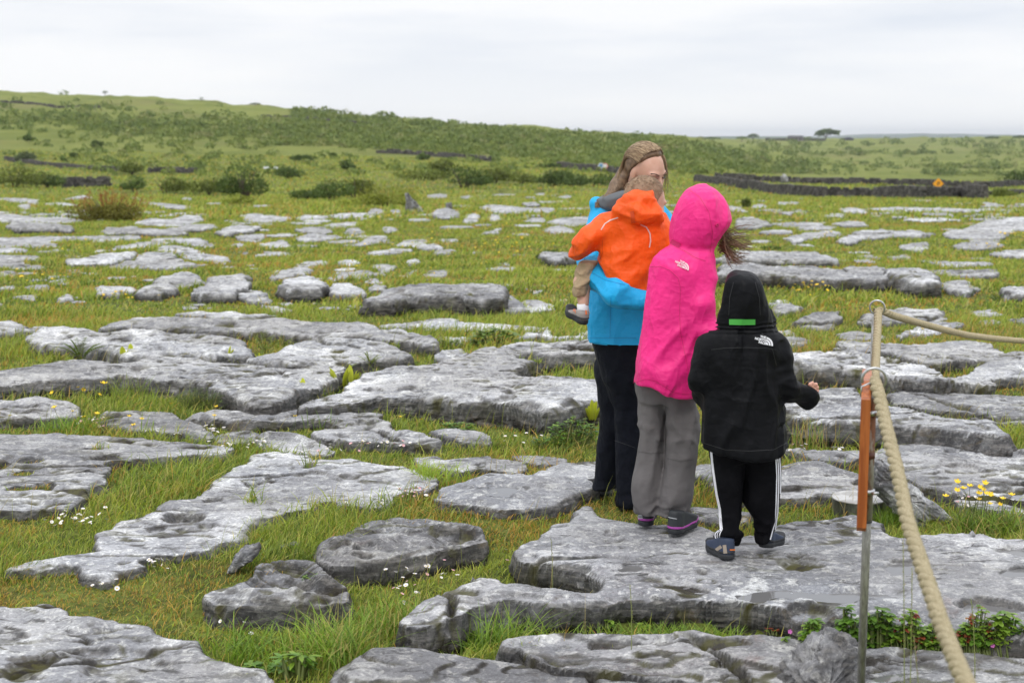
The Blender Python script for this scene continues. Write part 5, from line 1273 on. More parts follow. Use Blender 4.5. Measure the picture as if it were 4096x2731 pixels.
# ------------------------------------------------ flowers
yel = NT('buttercup_yellow'); yel = yel.set((.90, .62, .01), .35, Specular_IOR_Level=.5); wht = plain('petal_white', (.85, .82, .83), .6); pnk = plain('petal_pink', (.78, .42, .52), .6); ctr = plain('flower_centre', (.72, .52, .05), .7); stm = bpy.data.materials.get('stem_green') or plain('stem_green', (.13, .16, .04), .6)
def cup_mesh(rad, n=5, rise=.55):
    mb = MB()
    for k in range(n):
        a = 2*math.pi*k/n; r_ = np.array([math.cos(a), math.sin(a), 0]); s = np.array([-math.sin(a), math.cos(a), 0]); V = []
        for t, w_ in ((0, .15), (.4, .62), (.8, .72), (1.0, .35)):
            p = r_*rad*t+np.array([0, 0, rad*rise*t*t]); V += [p-s*rad*w_/1.15*.5*1.25, p+np.array([0, 0, -rad*.06]), p+s*rad*w_/1.15*.5*1.25]
        i = np.arange(3)*3; mb.add(np.array(V), np.concatenate([np.stack([i, i+1, i+4, i+3], -1), np.stack([i+1, i+2, i+5, i+4], -1)]))
    V, F = mb.out(); return V, F
def daisy_mesh(rad, mat):
    mb = MB(); n = 13
    for k in range(n):
        a = 2*math.pi*k/n; r_ = np.array([math.cos(a), math.sin(a), 0]); s = np.array([-math.sin(a), math.cos(a), 0])*rad*.2
        mb.add(np.array([r_*rad*.2-s*.5, r_*rad*.2+s*.5, r_*rad+s*.9+[0, 0, rad*.35], r_*rad-s*.9+[0, 0, rad*.35]]), np.array([[0, 1, 2, 3]]))
    V, F = mb.out(); V[:, 2] += .03; m = mesh_np('petals', V, F, False); m.materials.append(mat)
    a = np.arange(8)*math.pi/4; V = [np.array([0, 0, .03+rad*.32])]+[np.array([math.cos(x)*rad*.34, math.sin(x)*rad*.34, .03+rad*.1]) for x in a]; c_ = mesh_np('disc', np.array(V), [np.array([[0, 1+i, 1+(i+1) % 8] for i in range(8)])]); c_.materials.append(ctr)
    V, F = tube([[0, 0, -.02], [0, 0, .03]], .0008, 4, False); s_ = mesh_np('stalk', V, F); s_.materials.append(stm); return m, c_, s_
DM = [daisy_mesh(.0078, wht), daisy_mesh(.0068, pnk), daisy_mesh(.0082, wht)]
V, F = cup_mesh(.0125); YM = mesh_np('petals', V+[0, 0, .07], F); YM.materials.append(yel); V, F = tube([[0, 0, -.03], [0, 0, .07]], .001, 4, False); YS = mesh_np('stalk', V, F); YS.materials.append(stm)
def put(parts, name, p, s, label, cat, grp, tilt=.3):
    r = empty(name, p); r.scale = (s, s, s); r.rotation_euler = (_rp.normal(0, tilt)+.25, _rp.normal(0, tilt), _rp.uniform(0, 6.28)); r.empty_display_size = .01; setp(r, label, cat, grp)
    for nm, me in parts:
        o = bpy.data.objects.new(nm, me); sc.collection.objects.link(o); o.parent = r
DA = [(330,2100,110,42,34,0,'turf at the left edge below the mossy-pocket slab'), (620,2275,60,28,13,0,'foot of the long diagonal slab'), (430,2360,40,20,6,0,'grass below the diagonal slab\'s tip'), (500,1725,150,14,20,1,'turf behind the mossy-pocket slab'), (780,1762,150,14,30,0,'row running behind the diagonal slab'), (930,1815,60,14,12,0,'grass at the far end of the diagonal slab'), (1045,1800,50,5,12,0,'far edge of the diagonal slab'),
      (1500,1795,130,32,32,1,'grass between the curving slab and the flat stones'), (1650,1985,55,28,34,2,'pink patch right of the diagonal slab'), (1480,2035,60,18,8,0,'straw-coloured grass above the mossy rugged rock'), (1290,1830,70,18,8,1,'grass notch in the diagonal slab'), (1680,2285,150,60,16,1,'green hollow below the mossy rugged rock'), (1610,2400,90,50,12,1,'grass right of the layered rock'), (2090,2260,80,30,9,1,'grass pocket in the broad wet slab'), (2110,1795,110,18,9,0,'weeds left of the black trousers'),
      (3350,1842,45,10,13,0,'grass left of the orange board'), (3190,1832,40,14,8,1,'grass beside the boy\'s jacket hem'), (3890,2040,60,16,13,1,'grass under the yellow flowers'), (960,2500,60,50,3,0,'grass near the corner slab')]
for (x, y, sx, sy, n, kind, where) in DA:
    k = 0; tr_ = 0
    while k < n and tr_ < n*8:
        tr_ += 1; px, py = x+_rp.normal(0, sx*.55), y+_rp.normal(0, sy*.55); g = gnd(px, py)
        if not free_of_rock(np.array([g[0]]), np.array([g[1]]), .0)[0]: continue
        v = 1 if (kind == 2 and _rp.random() < .8) or (kind == 1 and _rp.random() < .4) else (0 if _rp.random() < .6 else 2)
        put(list(zip(('petals', 'flower_disc', 'stalk'), DM[v])), 'daisy', gp(px, py, .008), _rp.uniform(.8, 1.25)*(1.15 if g[1] > 7 else 1), ('pink-tipped' if v == 1 else 'small white') + ' daisy, ' + where, 'daisy', 'daisies in the turf: '+where, .35); k += 1
YB = [(323,1577,1.1),(342,1582,1.1),(356,1588,1.3),(372,1597,1.1),(408,1594,1.9),(237,1589,1.2),(238,1664,1.4),(384,1682,1.2),(350,1699,1.2),(506,1690,1.1),(563,1699,1.1),(545,1731,1.2),(689,1637,1.0),(878,1643,1.0),(852,1686,1.1),(48,1684,1.0),(290,1658,.8),(1182,1684,1.1),(1595,1683,1.0),(1690,1685,.8)]
for (x, y, s) in YB:
    put([('petals', YM), ('stalk', YS)], 'buttercup', gp(x, y+38, .0), s*1.0, 'single yellow buttercup among the daisies on the left', 'buttercup', 'buttercups in the left foreground', .15)
YF = [(1980,1010,150,60,46,'in the tall grass left of the toddler'), (1500,1000,220,60,26,'between the long boulder and the leaning stones'), (120,1135,120,22,20,'in the turf at the far left'), (480,1215,160,22,14,'behind the very long low ledge'), (300,1010,60,14,8,'near the pale slabs on the far left'), (3230,1180,110,24,34,'in front of the dark ledge on the right'), (3560,1265,100,20,8,'by the rear rope ring'), (3680,1350,60,12,7,'under the sagging rear rope'), (4020,960,60,8,24,'at the far right below the broad pavement'), (3900,1010,140,14,14,'in the turf on the far right'), (3160,915,60,6,10,'right of the pink hood'), (3300,955,30,5,6,'above the hooked pale ledge'), (1700,1315,60,10,8,'behind the big undercut slab'), (1560,885,50,12,14,'in front of the leaning stones'), (1420,1080,60,20,10,'behind the long boulder\'s left end')]
for (x, y, sx, sy, n, where) in YF:
    for _ in range(n):
        px, py = x+_rp.normal(0, sx*.6), y+_rp.normal(0, sy*.6); g = gnd(px, py)
        if not free_of_rock(np.array([g[0]]), np.array([g[1]]), .0)[0]: continue
        put([('petals', YM), ('stalk', YS)], 'buttercup', gp(px, py, .02), _rp.uniform(.9, 1.4)*(1.0+max(0, g[1]-12)*.04), 'tiny yellow flower '+where, 'buttercup', 'far yellow flowers '+where, .2)
root = empty('buttercup_plant', gp(3935, 2125)); setp(root, 'clump of tall shining yellow buttercups at the right beside the rope', 'buttercups'); Yc = root.location[1]; st = MB()
for (x, y) in ((3829,1927),(3828,1961),(3854,1954),(3880,1944),(3783,1985),(3940,1932),(3920,1948),(3934,1958),(3917,1974),(3946,1974),(3962,1977),(4047,1980),(3960,2015),(4001,2018),(3916,1997),(4011,1995)):
    q = at(x, y, Yc+_rp.uniform(-.08, .08)); V, F = cup_mesh(.0135*_rp.uniform(.85, 1.15)); a, b_ = _rp.uniform(-.4, .4), _rp.uniform(.1, .8); cx_, sx_ = math.cos(b_), math.sin(b_); cz_, sz_ = math.cos(a*4), math.sin(a*4)
    V = V @ np.array([[cz_, -sz_, 0], [sz_, cz_, 0], [0, 0, 1]]) @ np.array([[1, 0, 0], [0, cx_, sx_], [0, -sx_, cx_]]); obj('flower', V+q, F, yel, root)
    b = np.array([root.location[0]+(q[0]-root.location[0])*.45+_rp.uniform(-.03, .03), Yc+_rp.uniform(-.05, .05), root.location[2]]); V, F = tube([b, b*.4+q*.6+[_rp.uniform(-.01, .01), 0, .02], q], [.0016, .0012, .001], 5, False); st.add(V, F)
st.build('stems', stm, root); lv = MB()
for i in range(170):
    b = np.array(root.location)+[_rp.uniform(-.13, .13), _rp.uniform(-.08, .08), 0]; leaf(lv, b, b+[_rp.normal(0, .04), _rp.normal(0, .03), _rp.uniform(.05, .14)], _rp.uniform(.004, .008), (.14, .20, .04), .2, 4, .1)
lv.build('leaves', LEAF, root)
for (x, y, l) in ((3970, 2580, 'purple cranesbill flower at the bottom, right of the rope'), (4075, 2525, 'purple cranesbill flower near the right edge'), (3160, 2525, 'tiny pink flower at the left end of the green crack')):
    g = gp(x, y+60, 0); V, F = cup_mesh(.008, 5, .15); q = at(x, y, g[1]); V = V @ np.array([[1, 0, 0], [0, .5, .86], [0, -.86, .5]]); r = empty('cranesbill', g); setp(r, l, 'flower'); obj('petals', V+q, F, bpy.data.materials.get('petal_purple') or plain('petal_purple', (.55, .12, .42), .5), r); V, F = tube([g, q], .0008, 4, False); obj('stalk', V, F, stm, r)
# ------------------------------------------------ long grass and lone stems
def tuft(cx0, cy0, wx, wy, n, h0, h1, label, cols, w=.0045, lean=(.3, 1.2), laz=(1.57, 1.6)):
    xs = _rp.normal(0, wx*.5, n)+cx0; ys = _rp.normal(0, wy*.5, n)+cy0; P = np.array([onz(x, y, .0) for x, y in zip(xs, ys)]); P[:, 2] = zg(P[:, 0], P[:, 1])
    ok = free_of_rock(P[:, 0], P[:, 1], .01); P = P[ok]; n = len(P); c = np.array(cols)[_rp.integers(len(cols), size=n)]*_rp.uniform(.8, 1.25, n)[:, None]
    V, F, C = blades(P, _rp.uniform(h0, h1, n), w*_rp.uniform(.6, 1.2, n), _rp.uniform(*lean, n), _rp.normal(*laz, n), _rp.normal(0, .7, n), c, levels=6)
    o = obj('grass_tuft', V, F, GRASS); vattr(o.data, 'tint', C, 'C'); return setp(o, label, 'grass tuft', None, 'thing')
GL = [(.17, .28, .035), (.24, .36, .05), (.12, .21, .03)]
tuft(1960, 2530, 190, 50, 620, .08, .21, 'lush tuft of long wet blades between the broad wet slab and the domed slab', GL)
tuft(2150, 2500, 130, 30, 230, .08, .20, 'long blades leaning over the dark edge right of the lush tuft', GL)
tuft(1600, 2520, 220, 60, 420, .06, .15, 'taller grass left of the lush tuft, above the domed slab', GL+[(.36, .30, .10)])
tuft(1330, 2640, 150, 60, 420, .08, .20, 'long pale grass at the bottom, left end of the domed slab', GL+[(.36, .33, .11)])
tuft(1650, 1925, 190, 22, 420, .07, .15, 'bright green tall grass right of the long diagonal slab', [(.26, .38, .05), (.33, .42, .07)], w=.005)
tuft(300, 1715, 130, 18, 300, .06, .13, 'tall soft grass under the rippled rock at the left edge', GL, w=.005)
tuft(620, 1735, 60, 12, 60, .12, .20, 'few upright blades in front of the pale slab behind the daisies', GL, w=.005, lean=(.05, .3))
tuft(1280, 1705, 150, 14, 170, .08, .18, 'dark upright blades along the curving low slab', [(.09, .17, .03), (.14, .22, .05)], w=.005, lean=(.1, .6))
tuft(500, 1590, 130, 20, 130, .10, .24, 'wispy grass hanging before the dark face of the long raised slab', [(.15, .22, .05), (.25, .27, .09)], w=.0045, lean=(.1, .7))
tuft(3250, 1800, 110, 14, 90, .10, .24, 'thin tall grass in front of the thick dark slab', [(.20, .30, .05), (.38, .28, .12)], w=.004, lean=(.05, .5))
tuft(3560, 2090, 90, 20, 220, .05, .11, 'grass around the foot of the round steel cover', GL, w=.004)
tuft(3960, 2130, 170, 26, 420, .05, .14, 'untidy grass below the clump of buttercups', GL+[(.35, .28, .10)], w=.004)
tuft(980, 2620, 160, 70, 200, .05, .12, 'coarse grass beside the corner slab\'s right edge', GL)
tuft(2720, 2560, 420, 14, 700, .04, .10, 'short grass deep in the crack in front of the broad wet slab', GL, w=.004)
def stem(x, ytop, ybot, Y, label, col, head=.05, r=.0012, x2=None):
    t = at(x, ytop, Y); b = at(x2 or x+6, ybot, Y); b[2] = min(b[2], top_z(b[0], Y)); P = [b, (b+t)/2+[.006, 0, 0], t]; tt_ = np.linspace(0, 1, 14)[:, None]; C_ = (1-tt_)**2*P[0]+2*(1-tt_)*tt_*P[1]+tt_**2*P[2]; root = empty('tall_seeding_grass', b); setp(root, label, 'grass stem', None, 'thing')
    V, F = tube(C_, np.linspace(r*1.3, r*.7, 14), 6); obj('stalk', V, F, plain('straw_green', (.24, .27, .08), .6) if not bpy.data.materials.get('straw_green') else bpy.data.materials['straw_green'], root)
    mb = MB(); d = (C_[-1]-C_[-2]); d /= np.linalg.norm(d)
    for i in range(26):
        q = t-d*head*2.2*i/26; s = _rp.choice((-1, 1)); leaf(mb, q, q+np.array([s*.004+_rp.normal(0, .001), _rp.normal(0, .002), .008]), .0028, col, 0, 2, .2)
    mb.build('seed_head', LEAF, root)
stem(3612, 2165, 2731, 3.55, 'tall thin seeding grass stem just left of the front rope', (.42, .33, .16), .10, x2=3632); stem(3648, 2270, 2731, 3.5, 'second tall grass stem nearer the front rope', (.45, .34, .20), .08, x2=3645)
stem(3655, 2540, 2790, 3.3, 'reddish slanting grass stem at the bottom, left of the rope', (.45, .22, .18), .05, x2=3745); stem(3885, 2395, 2600, 4.2, 'arching pale grass stem right of the rope', (.30, .36, .12), .03, x2=3905)
stem(2520, 2340, 2520, 4.45, 'lone green grass spike in front of the broad wet slab', (.34, .34, .12), .06); stem(2204, 2155, 2325, 5.1, 'lone dark grass spike before the broad wet slab\'s left point', (.22, .2, .12), .05)
# ================================================================ figures
from mathutils.bvhtree import BVHTree
f32 = np.float32
def smin(a, b, k): 
    h = np.clip(.5+.5*(b-a)/k, 0, 1); return b*(1-h)+a*h-k*h*(1-h)
def smax(a, b, k): return -smin(-a, -b, k)
def rcone(X, Y, Z, a, b, r1, r2, sy=1.0):
    """tapered limb from a to b; sy > 1 flattens it front to back"""
    ax, ay, az = a; bx, by, bz = b; dx, dy, dz = bx-ax, (by-ay)*sy, bz-az
    px, py, pz = X-ax, (Y-ay)*sy, Z-az
    t = np.clip((px*dx+py*dy+pz*dz)/(dx*dx+dy*dy+dz*dz+1e-9), 0, 1)
    return np.sqrt((px-t*dx)**2+(py-t*dy)**2+(pz-t*dz)**2)-(r1+(r2-r1)*t)
def ellip(X, Y, Z, c, r, A=None):
    px, py, pz = X-c[0], Y-c[1], Z-c[2]
    if A is not None:
        px, py, pz = A[0][0]*px+A[0][1]*py+A[0][2]*pz, A[1][0]*px+A[1][1]*py+A[1][2]*pz, A[2][0]*px+A[2][1]*py+A[2][2]*pz
    q = np.sqrt((px/r[0])**2+(py/r[1])**2+(pz/r[2])**2); return (q-1)*min(r)
def limb(X, Y, Z, pts, rad, k=.02, sy=1.0):
    d = None
    for i in range(len(pts)-1):
        e = rcone(X, Y, Z, pts[i], pts[i+1], rad[i], rad[i+1], sy); d = e if d is None else smin(d, e, k)
    return d
def loft(X, Y, Z, rows, Y0, dep=.6, p=2.2, lo=None, hi=None):
    """rows: (y_px, x_left_px, x_right_px[, depth half-width m[, offset in depth m]])"""
    zz, cx, a, b, cy = [], [], [], [], []
    for r in rows:
        l, q = at(r[1], r[0], Y0), at(r[2], r[0], Y0)
        zz.append(l[2]); cx.append((l[0]+q[0])/2); h = (q[0]-l[0])/2; a.append(h)
        b.append(r[3] if len(r) > 3 else h*dep); cy.append(Y0+(r[4] if len(r) > 4 else 0))
    o = np.argsort(zz); zz = np.array(zz)[o]; I = lambda v: np.interp(Z, zz, np.array(v)[o])
    A, B = I(a), I(b)
    d = ((np.abs((X-I(cx))/A)**p+np.abs((Y-I(cy))/B)**p)**(1/p)-1)*np.minimum(A, B)*.92
    d = np.maximum(d, Z-(zz[-1] if hi is None else hi)); d = np.maximum(d, (zz[0] if lo is None else lo)-Z)
    return d
def folds(X, Y, Z, seed, s=9., st=(1, 1, .45), sk=.5, amp=.006):
    if st[2] >= 1: ang, ra = (math.pi/2-.35 if sk > 0 else math.pi/2+.35), .30
    else: ang, ra = sk*.55, st[2]*.75
    wx = vn(X*3, Y*3, Z*3, seed+7)*.05; wz = vn(X*3, Y*3, Z*3, seed+8)*.05; x = X+wx; z = Z+wz
    c, q = math.cos(ang), math.sin(ang); u = (x*c-z*q)+Y*.5; v = (x*q+z*c)*ra
    n = vn(u*s, v*s, Y*s*.6, seed); n2 = vn(u*s*2.2+3, v*s*2.6, Y*s, seed+1); m_ = sst(-.35, .45, vn(X*4, Y*4, Z*4, seed+4))
    r1 = 1-np.abs(n)*2.6; r2 = 1-np.abs(n2)*2.6
    return -(np.maximum(r1, -.3)*m_*1.1+np.maximum(r2, -.25)*.55*(1-m_*.4)-.3)*amp*2.3 + vn(X*s*.45, Y*s*.45, Z*s*.3, seed+5)*amp*.7
def nets(fn, xs, ys, zs, fold=None):
    X, Y, Z = np.meshgrid(np.asarray(xs, f32), np.asarray(ys, f32), np.asarray(zs, f32), indexing='ij')
    D = fn(X, Y, Z).astype(f32)
    if fold is not None:
        m = np.abs(D) < .035; D[m] += fold(X[m], Y[m], Z[m]).astype(f32)
    ins = D < 0; nx, ny, nz = D.shape
    c = [ins[i:nx-1+i, j:ny-1+j, k:nz-1+k] for i in (0, 1) for j in (0, 1) for k in (0, 1)]
    s = sum(q.astype(np.int8) for q in c); act = (s > 0) & (s < 8)
    I, J, K = np.nonzero(act); n = len(I); idx = -np.ones(act.shape, np.int64); idx[I, J, K] = np.arange(n)
    P = np.zeros((n, 3)); C = np.zeros(n); co = (np.asarray(xs, float), np.asarray(ys, float), np.asarray(zs, float))
    for ax in range(3):
        for u in (0, 1):
            for v in (0, 1):
                o = [0, 0, 0]; o[(ax+1) % 3] = u; o[(ax+2) % 3] = v; e = list(o); e[ax] = 1
                d0 = D[I+o[0], J+o[1], K+o[2]]; d1 = D[I+e[0], J+e[1], K+e[2]]; m = (d0 < 0) != (d1 < 0)
                t = d0[m]/(d0[m]-d1[m]); ii = (I[m], J[m], K[m])
                p = [co[q][ii[q]+o[q]] for q in range(3)]; p[ax] = p[ax]*(1-t)+co[ax][ii[ax]+1]*t
                P[m] += np.stack(p, -1); C[m] += 1
    P /= C[:, None]; F = []
    for ax in range(3):
        a0 = [slice(1, -1)]*3; a0[ax] = slice(0, -1); a1 = [slice(1, -1)]*3; a1[ax] = slice(1, None)
        s0, s1 = ins[tuple(a0)], ins[tuple(a1)]; m = s0 != s1; i = list(np.nonzero(m)); fl = s0[tuple(i)]
        for q in range(3):
            if q != ax: i[q] = i[q]+1
        b, c_ = (ax+1) % 3, (ax+2) % 3
        def g(db, dc):
            j = [i[0].copy(), i[1].copy(), i[2].copy()]; j[b] = j[b]-db; j[c_] = j[c_]-dc; return idx[tuple(j)]
        Q = np.stack([g(1, 1), g(0, 1), g(0, 0), g(1, 0)], -1); Q[~fl] = Q[~fl][:, ::-1]; F.append(Q)
    F = np.concatenate(F); F = F[(F >= 0).all(1)]
    return P, [F]
def relax(V, F, it=2, lam=.5):
    E = np.concatenate([F[0][:, [0, 1]], F[0][:, [1, 2]], F[0][:, [2, 3]], F[0][:, [3, 0]]]); n = len(V)
    deg = np.bincount(E.ravel(), minlength=n)
    for _ in range(it):
        S = np.zeros_like(V)
        for k in range(3): S[:, k] = np.bincount(E[:, 0], V[E[:, 1], k], n)+np.bincount(E[:, 1], V[E[:, 0], k], n)
        V = V*(1-lam)+lam*S/np.maximum(deg, 1)[:, None]
    return V
def solid(name, fn, lo, hi, h, mat, parent, fold=None, it=1, zf=None):
    lo = np.array(lo)-[0, 0, .05]; hi = np.array(hi)+[0, 0, .07]
    ax = [np.arange(lo[k]-2*h, hi[k]+2*h, h) for k in range(3)]
    if zf: ax[2] = np.concatenate([np.arange(lo[2]-2*h, zf[0], zf[1]), np.arange(zf[0], hi[2]+2*h, h)])
    V, F = nets(fn, *ax, fold=fold); V = relax(V, F, it+2 if fold is not None else it); o = obj(name, V, F, mat, parent); o['_V'] = 0
    BV[o.name] = BVHTree.FromPolygons([tuple(v) for v in V], [tuple(q) for q in F[0]]); del o['_V']; return o
BV = {}
def hit(o, x, y, off=.0015):
    r = ray(x, y); r = r/np.linalg.norm(r); p, n, i, d = BV[o.name].ray_cast(Vector((0, 0, CAMZ)), Vector(r))
    if p is None: return None, None
    n = np.array(n); n = n if np.dot(n, r) < 0 else -n
    return np.array(p)+n*off, n
def ribbon(name, on, path, wpx, mat, parent, off=.002, n=40, perp=None):
    """a strip sewn onto the surface `on`, along a picture path"""
    P = np.array(path, float); sl_ = np.concatenate([[0], np.cumsum(np.linalg.norm(np.diff(P, axis=0), axis=1))])
    t = np.linspace(0, sl_[-1], n); Q = np.stack([np.interp(t, sl_, P[:, k]) for k in (0, 1)], -1)
    T = np.gradient(Q, axis=0); T /= np.linalg.norm(T, axis=1)[:, None]; N = np.stack([-T[:, 1], T[:, 0]], -1) if perp is None else np.tile(perp, (n, 1))
    rows = []
    for q, m in zip(Q, N):
        r = []
        for s in (-.5, 0, .5):
            p, nn = hit(on, *(q+m*s*wpx), off=off)
            if p is None: r = None; break
            r.append(p)
        if r is not None: rows.append(r)
    if len(rows) < 3: return None
    V = np.array(rows).reshape(-1, 3); k = len(rows); i = np.arange(k-1)*3
    F = np.concatenate([np.stack([i, i+1, i+4, i+3], -1), np.stack([i+1, i+2, i+5, i+4], -1)])
    return obj(name, V, [F], mat, parent)
def cloth(name, col, rough=.55, sc_=1.0, sheen=.0, spec=.4, fine=.25):
    m = NT(name); p = m.pos((1, 1, .55), 'World'); p2 = m.pos(kind='World')
    a = m.tex(11*sc_, 3, .5, p, .15); b = m.tex(30*sc_, 3, .5, p2, 0); w = m.tex(900, 2, .5, p2)
    cr_ = m.math('SUBTRACT', .22, m.math('ABSOLUTE', m.math('SUBTRACT', a, .5)), True); c = m.mix(m.mr(m.tex(5, 3, .5, p2), .3, .7), tuple(x*.92 for x in col), tuple(min(1, x*1.06) for x in col))
    c2_ = m.math('SUBTRACT', .16, m.math('ABSOLUTE', m.math('SUBTRACT', m.tex(19*sc_, 3, .5, m.pos((.5, 1, 1.1), 'World'), .1), .5)), True); n = m.bump(cr_, .9, .035); n = m.bump(c2_, .5, .02, n); n = m.bump(b, .2, .004, n); n = m.bump(w, fine, .0006, n)
    return m.set(c, rough, n, Specular_IOR_Level=spec, Sheen_Weight=sheen)
SKIN = NT('skin'); SKIN = SKIN.set(SKIN.mix(SKIN.mr(SKIN.tex(22, 3, .5, SKIN.pos(kind='World')), .35, .7), (.58, .33, .235), (.66, .40, .30)), .5, Subsurface_Weight=.08)
SKINR = plain('skin_rosy', (.68, .37, .28), .5, Subsurface_Weight=.08)
def P3(x, y, Y): return tuple(at(x, y, Y))
def A_of(yaw, pitch=0.0, roll=0.0):
    """rows: forward, left, up of a head; yaw measured from +Y (away) towards +X"""
    f = np.array([math.sin(yaw)*math.cos(pitch), math.cos(yaw)*math.cos(pitch), math.sin(pitch)])
    l = np.cross([0, 0, 1.], f); l /= np.linalg.norm(l); u = np.cross(f, l)
    l, u = l*math.cos(roll)+u*math.sin(roll), u*math.cos(roll)-l*math.sin(roll); return np.stack([f, l, u])
def head_sdf(X, Y, Z, c, A, s=1.0):
    px, py, pz = X-c[0], Y-c[1], Z-c[2]
    u = (A[0][0]*px+A[0][1]*py+A[0][2]*pz)/s; v = (A[1][0]*px+A[1][1]*py+A[1][2]*pz)/s; w = (A[2][0]*px+A[2][1]*py+A[2][2]*pz)/s
    E = lambda cu, cv, cw, ru, rv, rw: (np.sqrt(((u-cu)/ru)**2+((v-cv)/rv)**2+((w-cw)/rw)**2)-1)*min(ru, rv, rw)
    av = np.abs(v)
    Es = lambda cu, cv, cw, ru, rv, rw: (np.sqrt(((u-cu)/ru)**2+((av-cv)/rv)**2+((w-cw)/rw)**2)-1)*min(ru, rv, rw)
    d = E(-.005, 0, .025, .098, .076, .092); d = smin(d, E(.028, 0, -.055, .06, .052, .062), .03)
    d = smin(d, E(.045, 0, -.01, .052, .06, .07), .02); d = smin(d, Es(.058, .038, -.03, .03, .026, .026), .015)
    d = smin(d, Es(.082, .026, .022, .014, .028, .010), .012)
    d = smax(d, -Es(.097, .031, .002, .016, .019, .013), .010); d = smin(d, Es(.076, .031, .002, .0135, .0135, .0125), .003)
    d = smin(d, rcone(u, v, w, (.088, 0, .008), (.110, 0, -.028), .007, .011), .010); d = smin(d, Es(.100, .011, -.033, .009, .007, .007), .005)
    d = smin(d, E(.094, 0, -.056, .008, .022, .005), .006); d = smin(d, E(.092, 0, -.066, .008, .018, .006), .006); d = smin(d, E(.076, 0, -.093, .018, .022, .016), .015)
    d = smin(d, Es(-.008, .077, -.008, .017, .007, .030), .006)
    return d*s
def strands(mb, paths, r, cols, rng, n=4):
    for p in paths:
        V, F = tube(p, np.linspace(r, r*.35, len(p))*rng.uniform(.7, 1.3), n, False); mb.add(V, F, np.asarray(cols[rng.integers(len(cols))])*rng.uniform(.8, 1.2))
HAIR = NT('hair'); HAIR.set(HAIR.attr('tint', True), .45, Specular_IOR_Level=.5); HAIR = HAIR.m
RUB = plain('rubber', (.02, .022, .026), .6)
def shoe(parent, heel, toe, L_, wd, hgt, cols, label=None, pitch=0.0, band=True):
    """heel, toe: world points under the shoe; cols: upper, band, sole, trim"""
    heel = np.array(heel, float); f = np.array(toe, float)-heel; f /= np.linalg.norm(f)
    l = np.cross([0, 0, 1.], f); l /= np.linalg.norm(l); u = np.cross(f, l); M = np.stack([f, l, u])
    q = lambda X, Y, Z: tuple((M[k][0]*(X-heel[0])+M[k][1]*(Y-heel[1])+M[k][2]*(Z-heel[2])) for k in range(3))
    def foot(a, b, g=0.0):
        h1 = np.sqrt((a-.18*L_)**2+b**2)-(wd*.40+g); h2 = np.sqrt((a-.70*L_)**2+(b-.04*wd)**2)-(wd*.50+g); h3 = np.sqrt((a-.84*L_)**2+(b-.02*wd)**2)-(wd*.36+g)
        t = np.clip((a-.18*L_)/(.52*L_), 0, 1); mid = np.abs(b)-(wd*(.36+.10*t)+g); mid = np.maximum(mid, np.abs(a-.44*L_)-.27*L_)
        return smin(smin(h1, smin(h2, h3, .02), .01), mid, .012)
    def sole(X, Y, Z):
        a, b, c = q(X, Y, Z); rk = .012*sst(.7*L_, L_, a); return smax(foot(a, b), np.abs(c-.011-rk)-.011, .004)
    def mids(X, Y, Z):
        a, b, c = q(X, Y, Z); rk = .012*sst(.7*L_, L_, a); return smax(foot(a, b, .0008), np.abs(c-.027-rk-.003*np.cos(a*40))-.0065, .004)
    def upper(X, Y, Z):
        a, b, c = q(X, Y, Z); top = np.interp(a, [0, .12*L_, .36*L_, .62*L_, .82*L_, L_], [hgt*.96, hgt, hgt*.92, hgt*.66, hgt*.52, hgt*.42])
        inset = -.001-.16*wd*np.clip((c-.03)/(hgt), 0, 1)**1.5; return smax(smax(foot(a, b, 0)-inset*.6, c-top, .012), .02-c, .004)
    r = empty('shoe', heel-np.array(parent.location)); r.parent = parent
    if label: r['label'] = label
    bb = np.array([heel, np.array(toe), heel+u*hgt, np.array(toe)+u*hgt]); lo = bb.min(0)-wd*.7; hi = bb.max(0)+wd*.7; h = .0042
    up = solid('upper', upper, lo, hi, h, cols[0], r, it=2); so_ = solid('sole', sole, lo, hi, h, cols[2], r, it=1)
    if band: solid('midsole', mids, lo, hi, h, cols[1], r, it=1)
    return r, up
def text_mesh(body, size, mat, parent, c, right, up, name, extr=.0006, align='RIGHT', bold=.0):
    cu = bpy.data.curves.new('lettering', 'FONT'); cu.body = body; cu.size = size; cu.extrude = extr; cu.align_x = align; cu.offset = bold; cu.space_line = .78
    o = bpy.data.objects.new('lettering', cu); me = bpy.data.meshes.new_from_object(o); bpy.data.objects.remove(o)
    V = np.array([v.co[:] for v in me.vertices]); n = np.cross(right, up)
    W = np.asarray(c)+V[:, :1]*np.asarray(right)+V[:, 1:2]*np.asarray(up)+V[:, 2:]*n
    lc = np.array(parent.matrix_basis.translation); pp = parent.parent
    while pp is not None: lc = lc+np.array(pp.matrix_basis.translation); pp = pp.parent
    for v, w_ in zip(me.vertices, W-lc): v.co = w_
    me.name = name; return link(name, me, mat, parent)
def frame_at(o, x, y, x2, y2):
    """surface point with a right-hand direction along the picture line (x,y)-(x2,y2)"""
    a, n = hit(o, x, y, .0025); b, _ = hit(o, x2, y2, .0025)
    if a is None or b is None: a = at(x, y, 5.2); b = at(x2, y2, 5.2); n = np.array([0, -1., 0])
    r = b-a; r /= np.linalg.norm(r); u = np.cross(n, r); u /= np.linalg.norm(u); return a, r, u, n
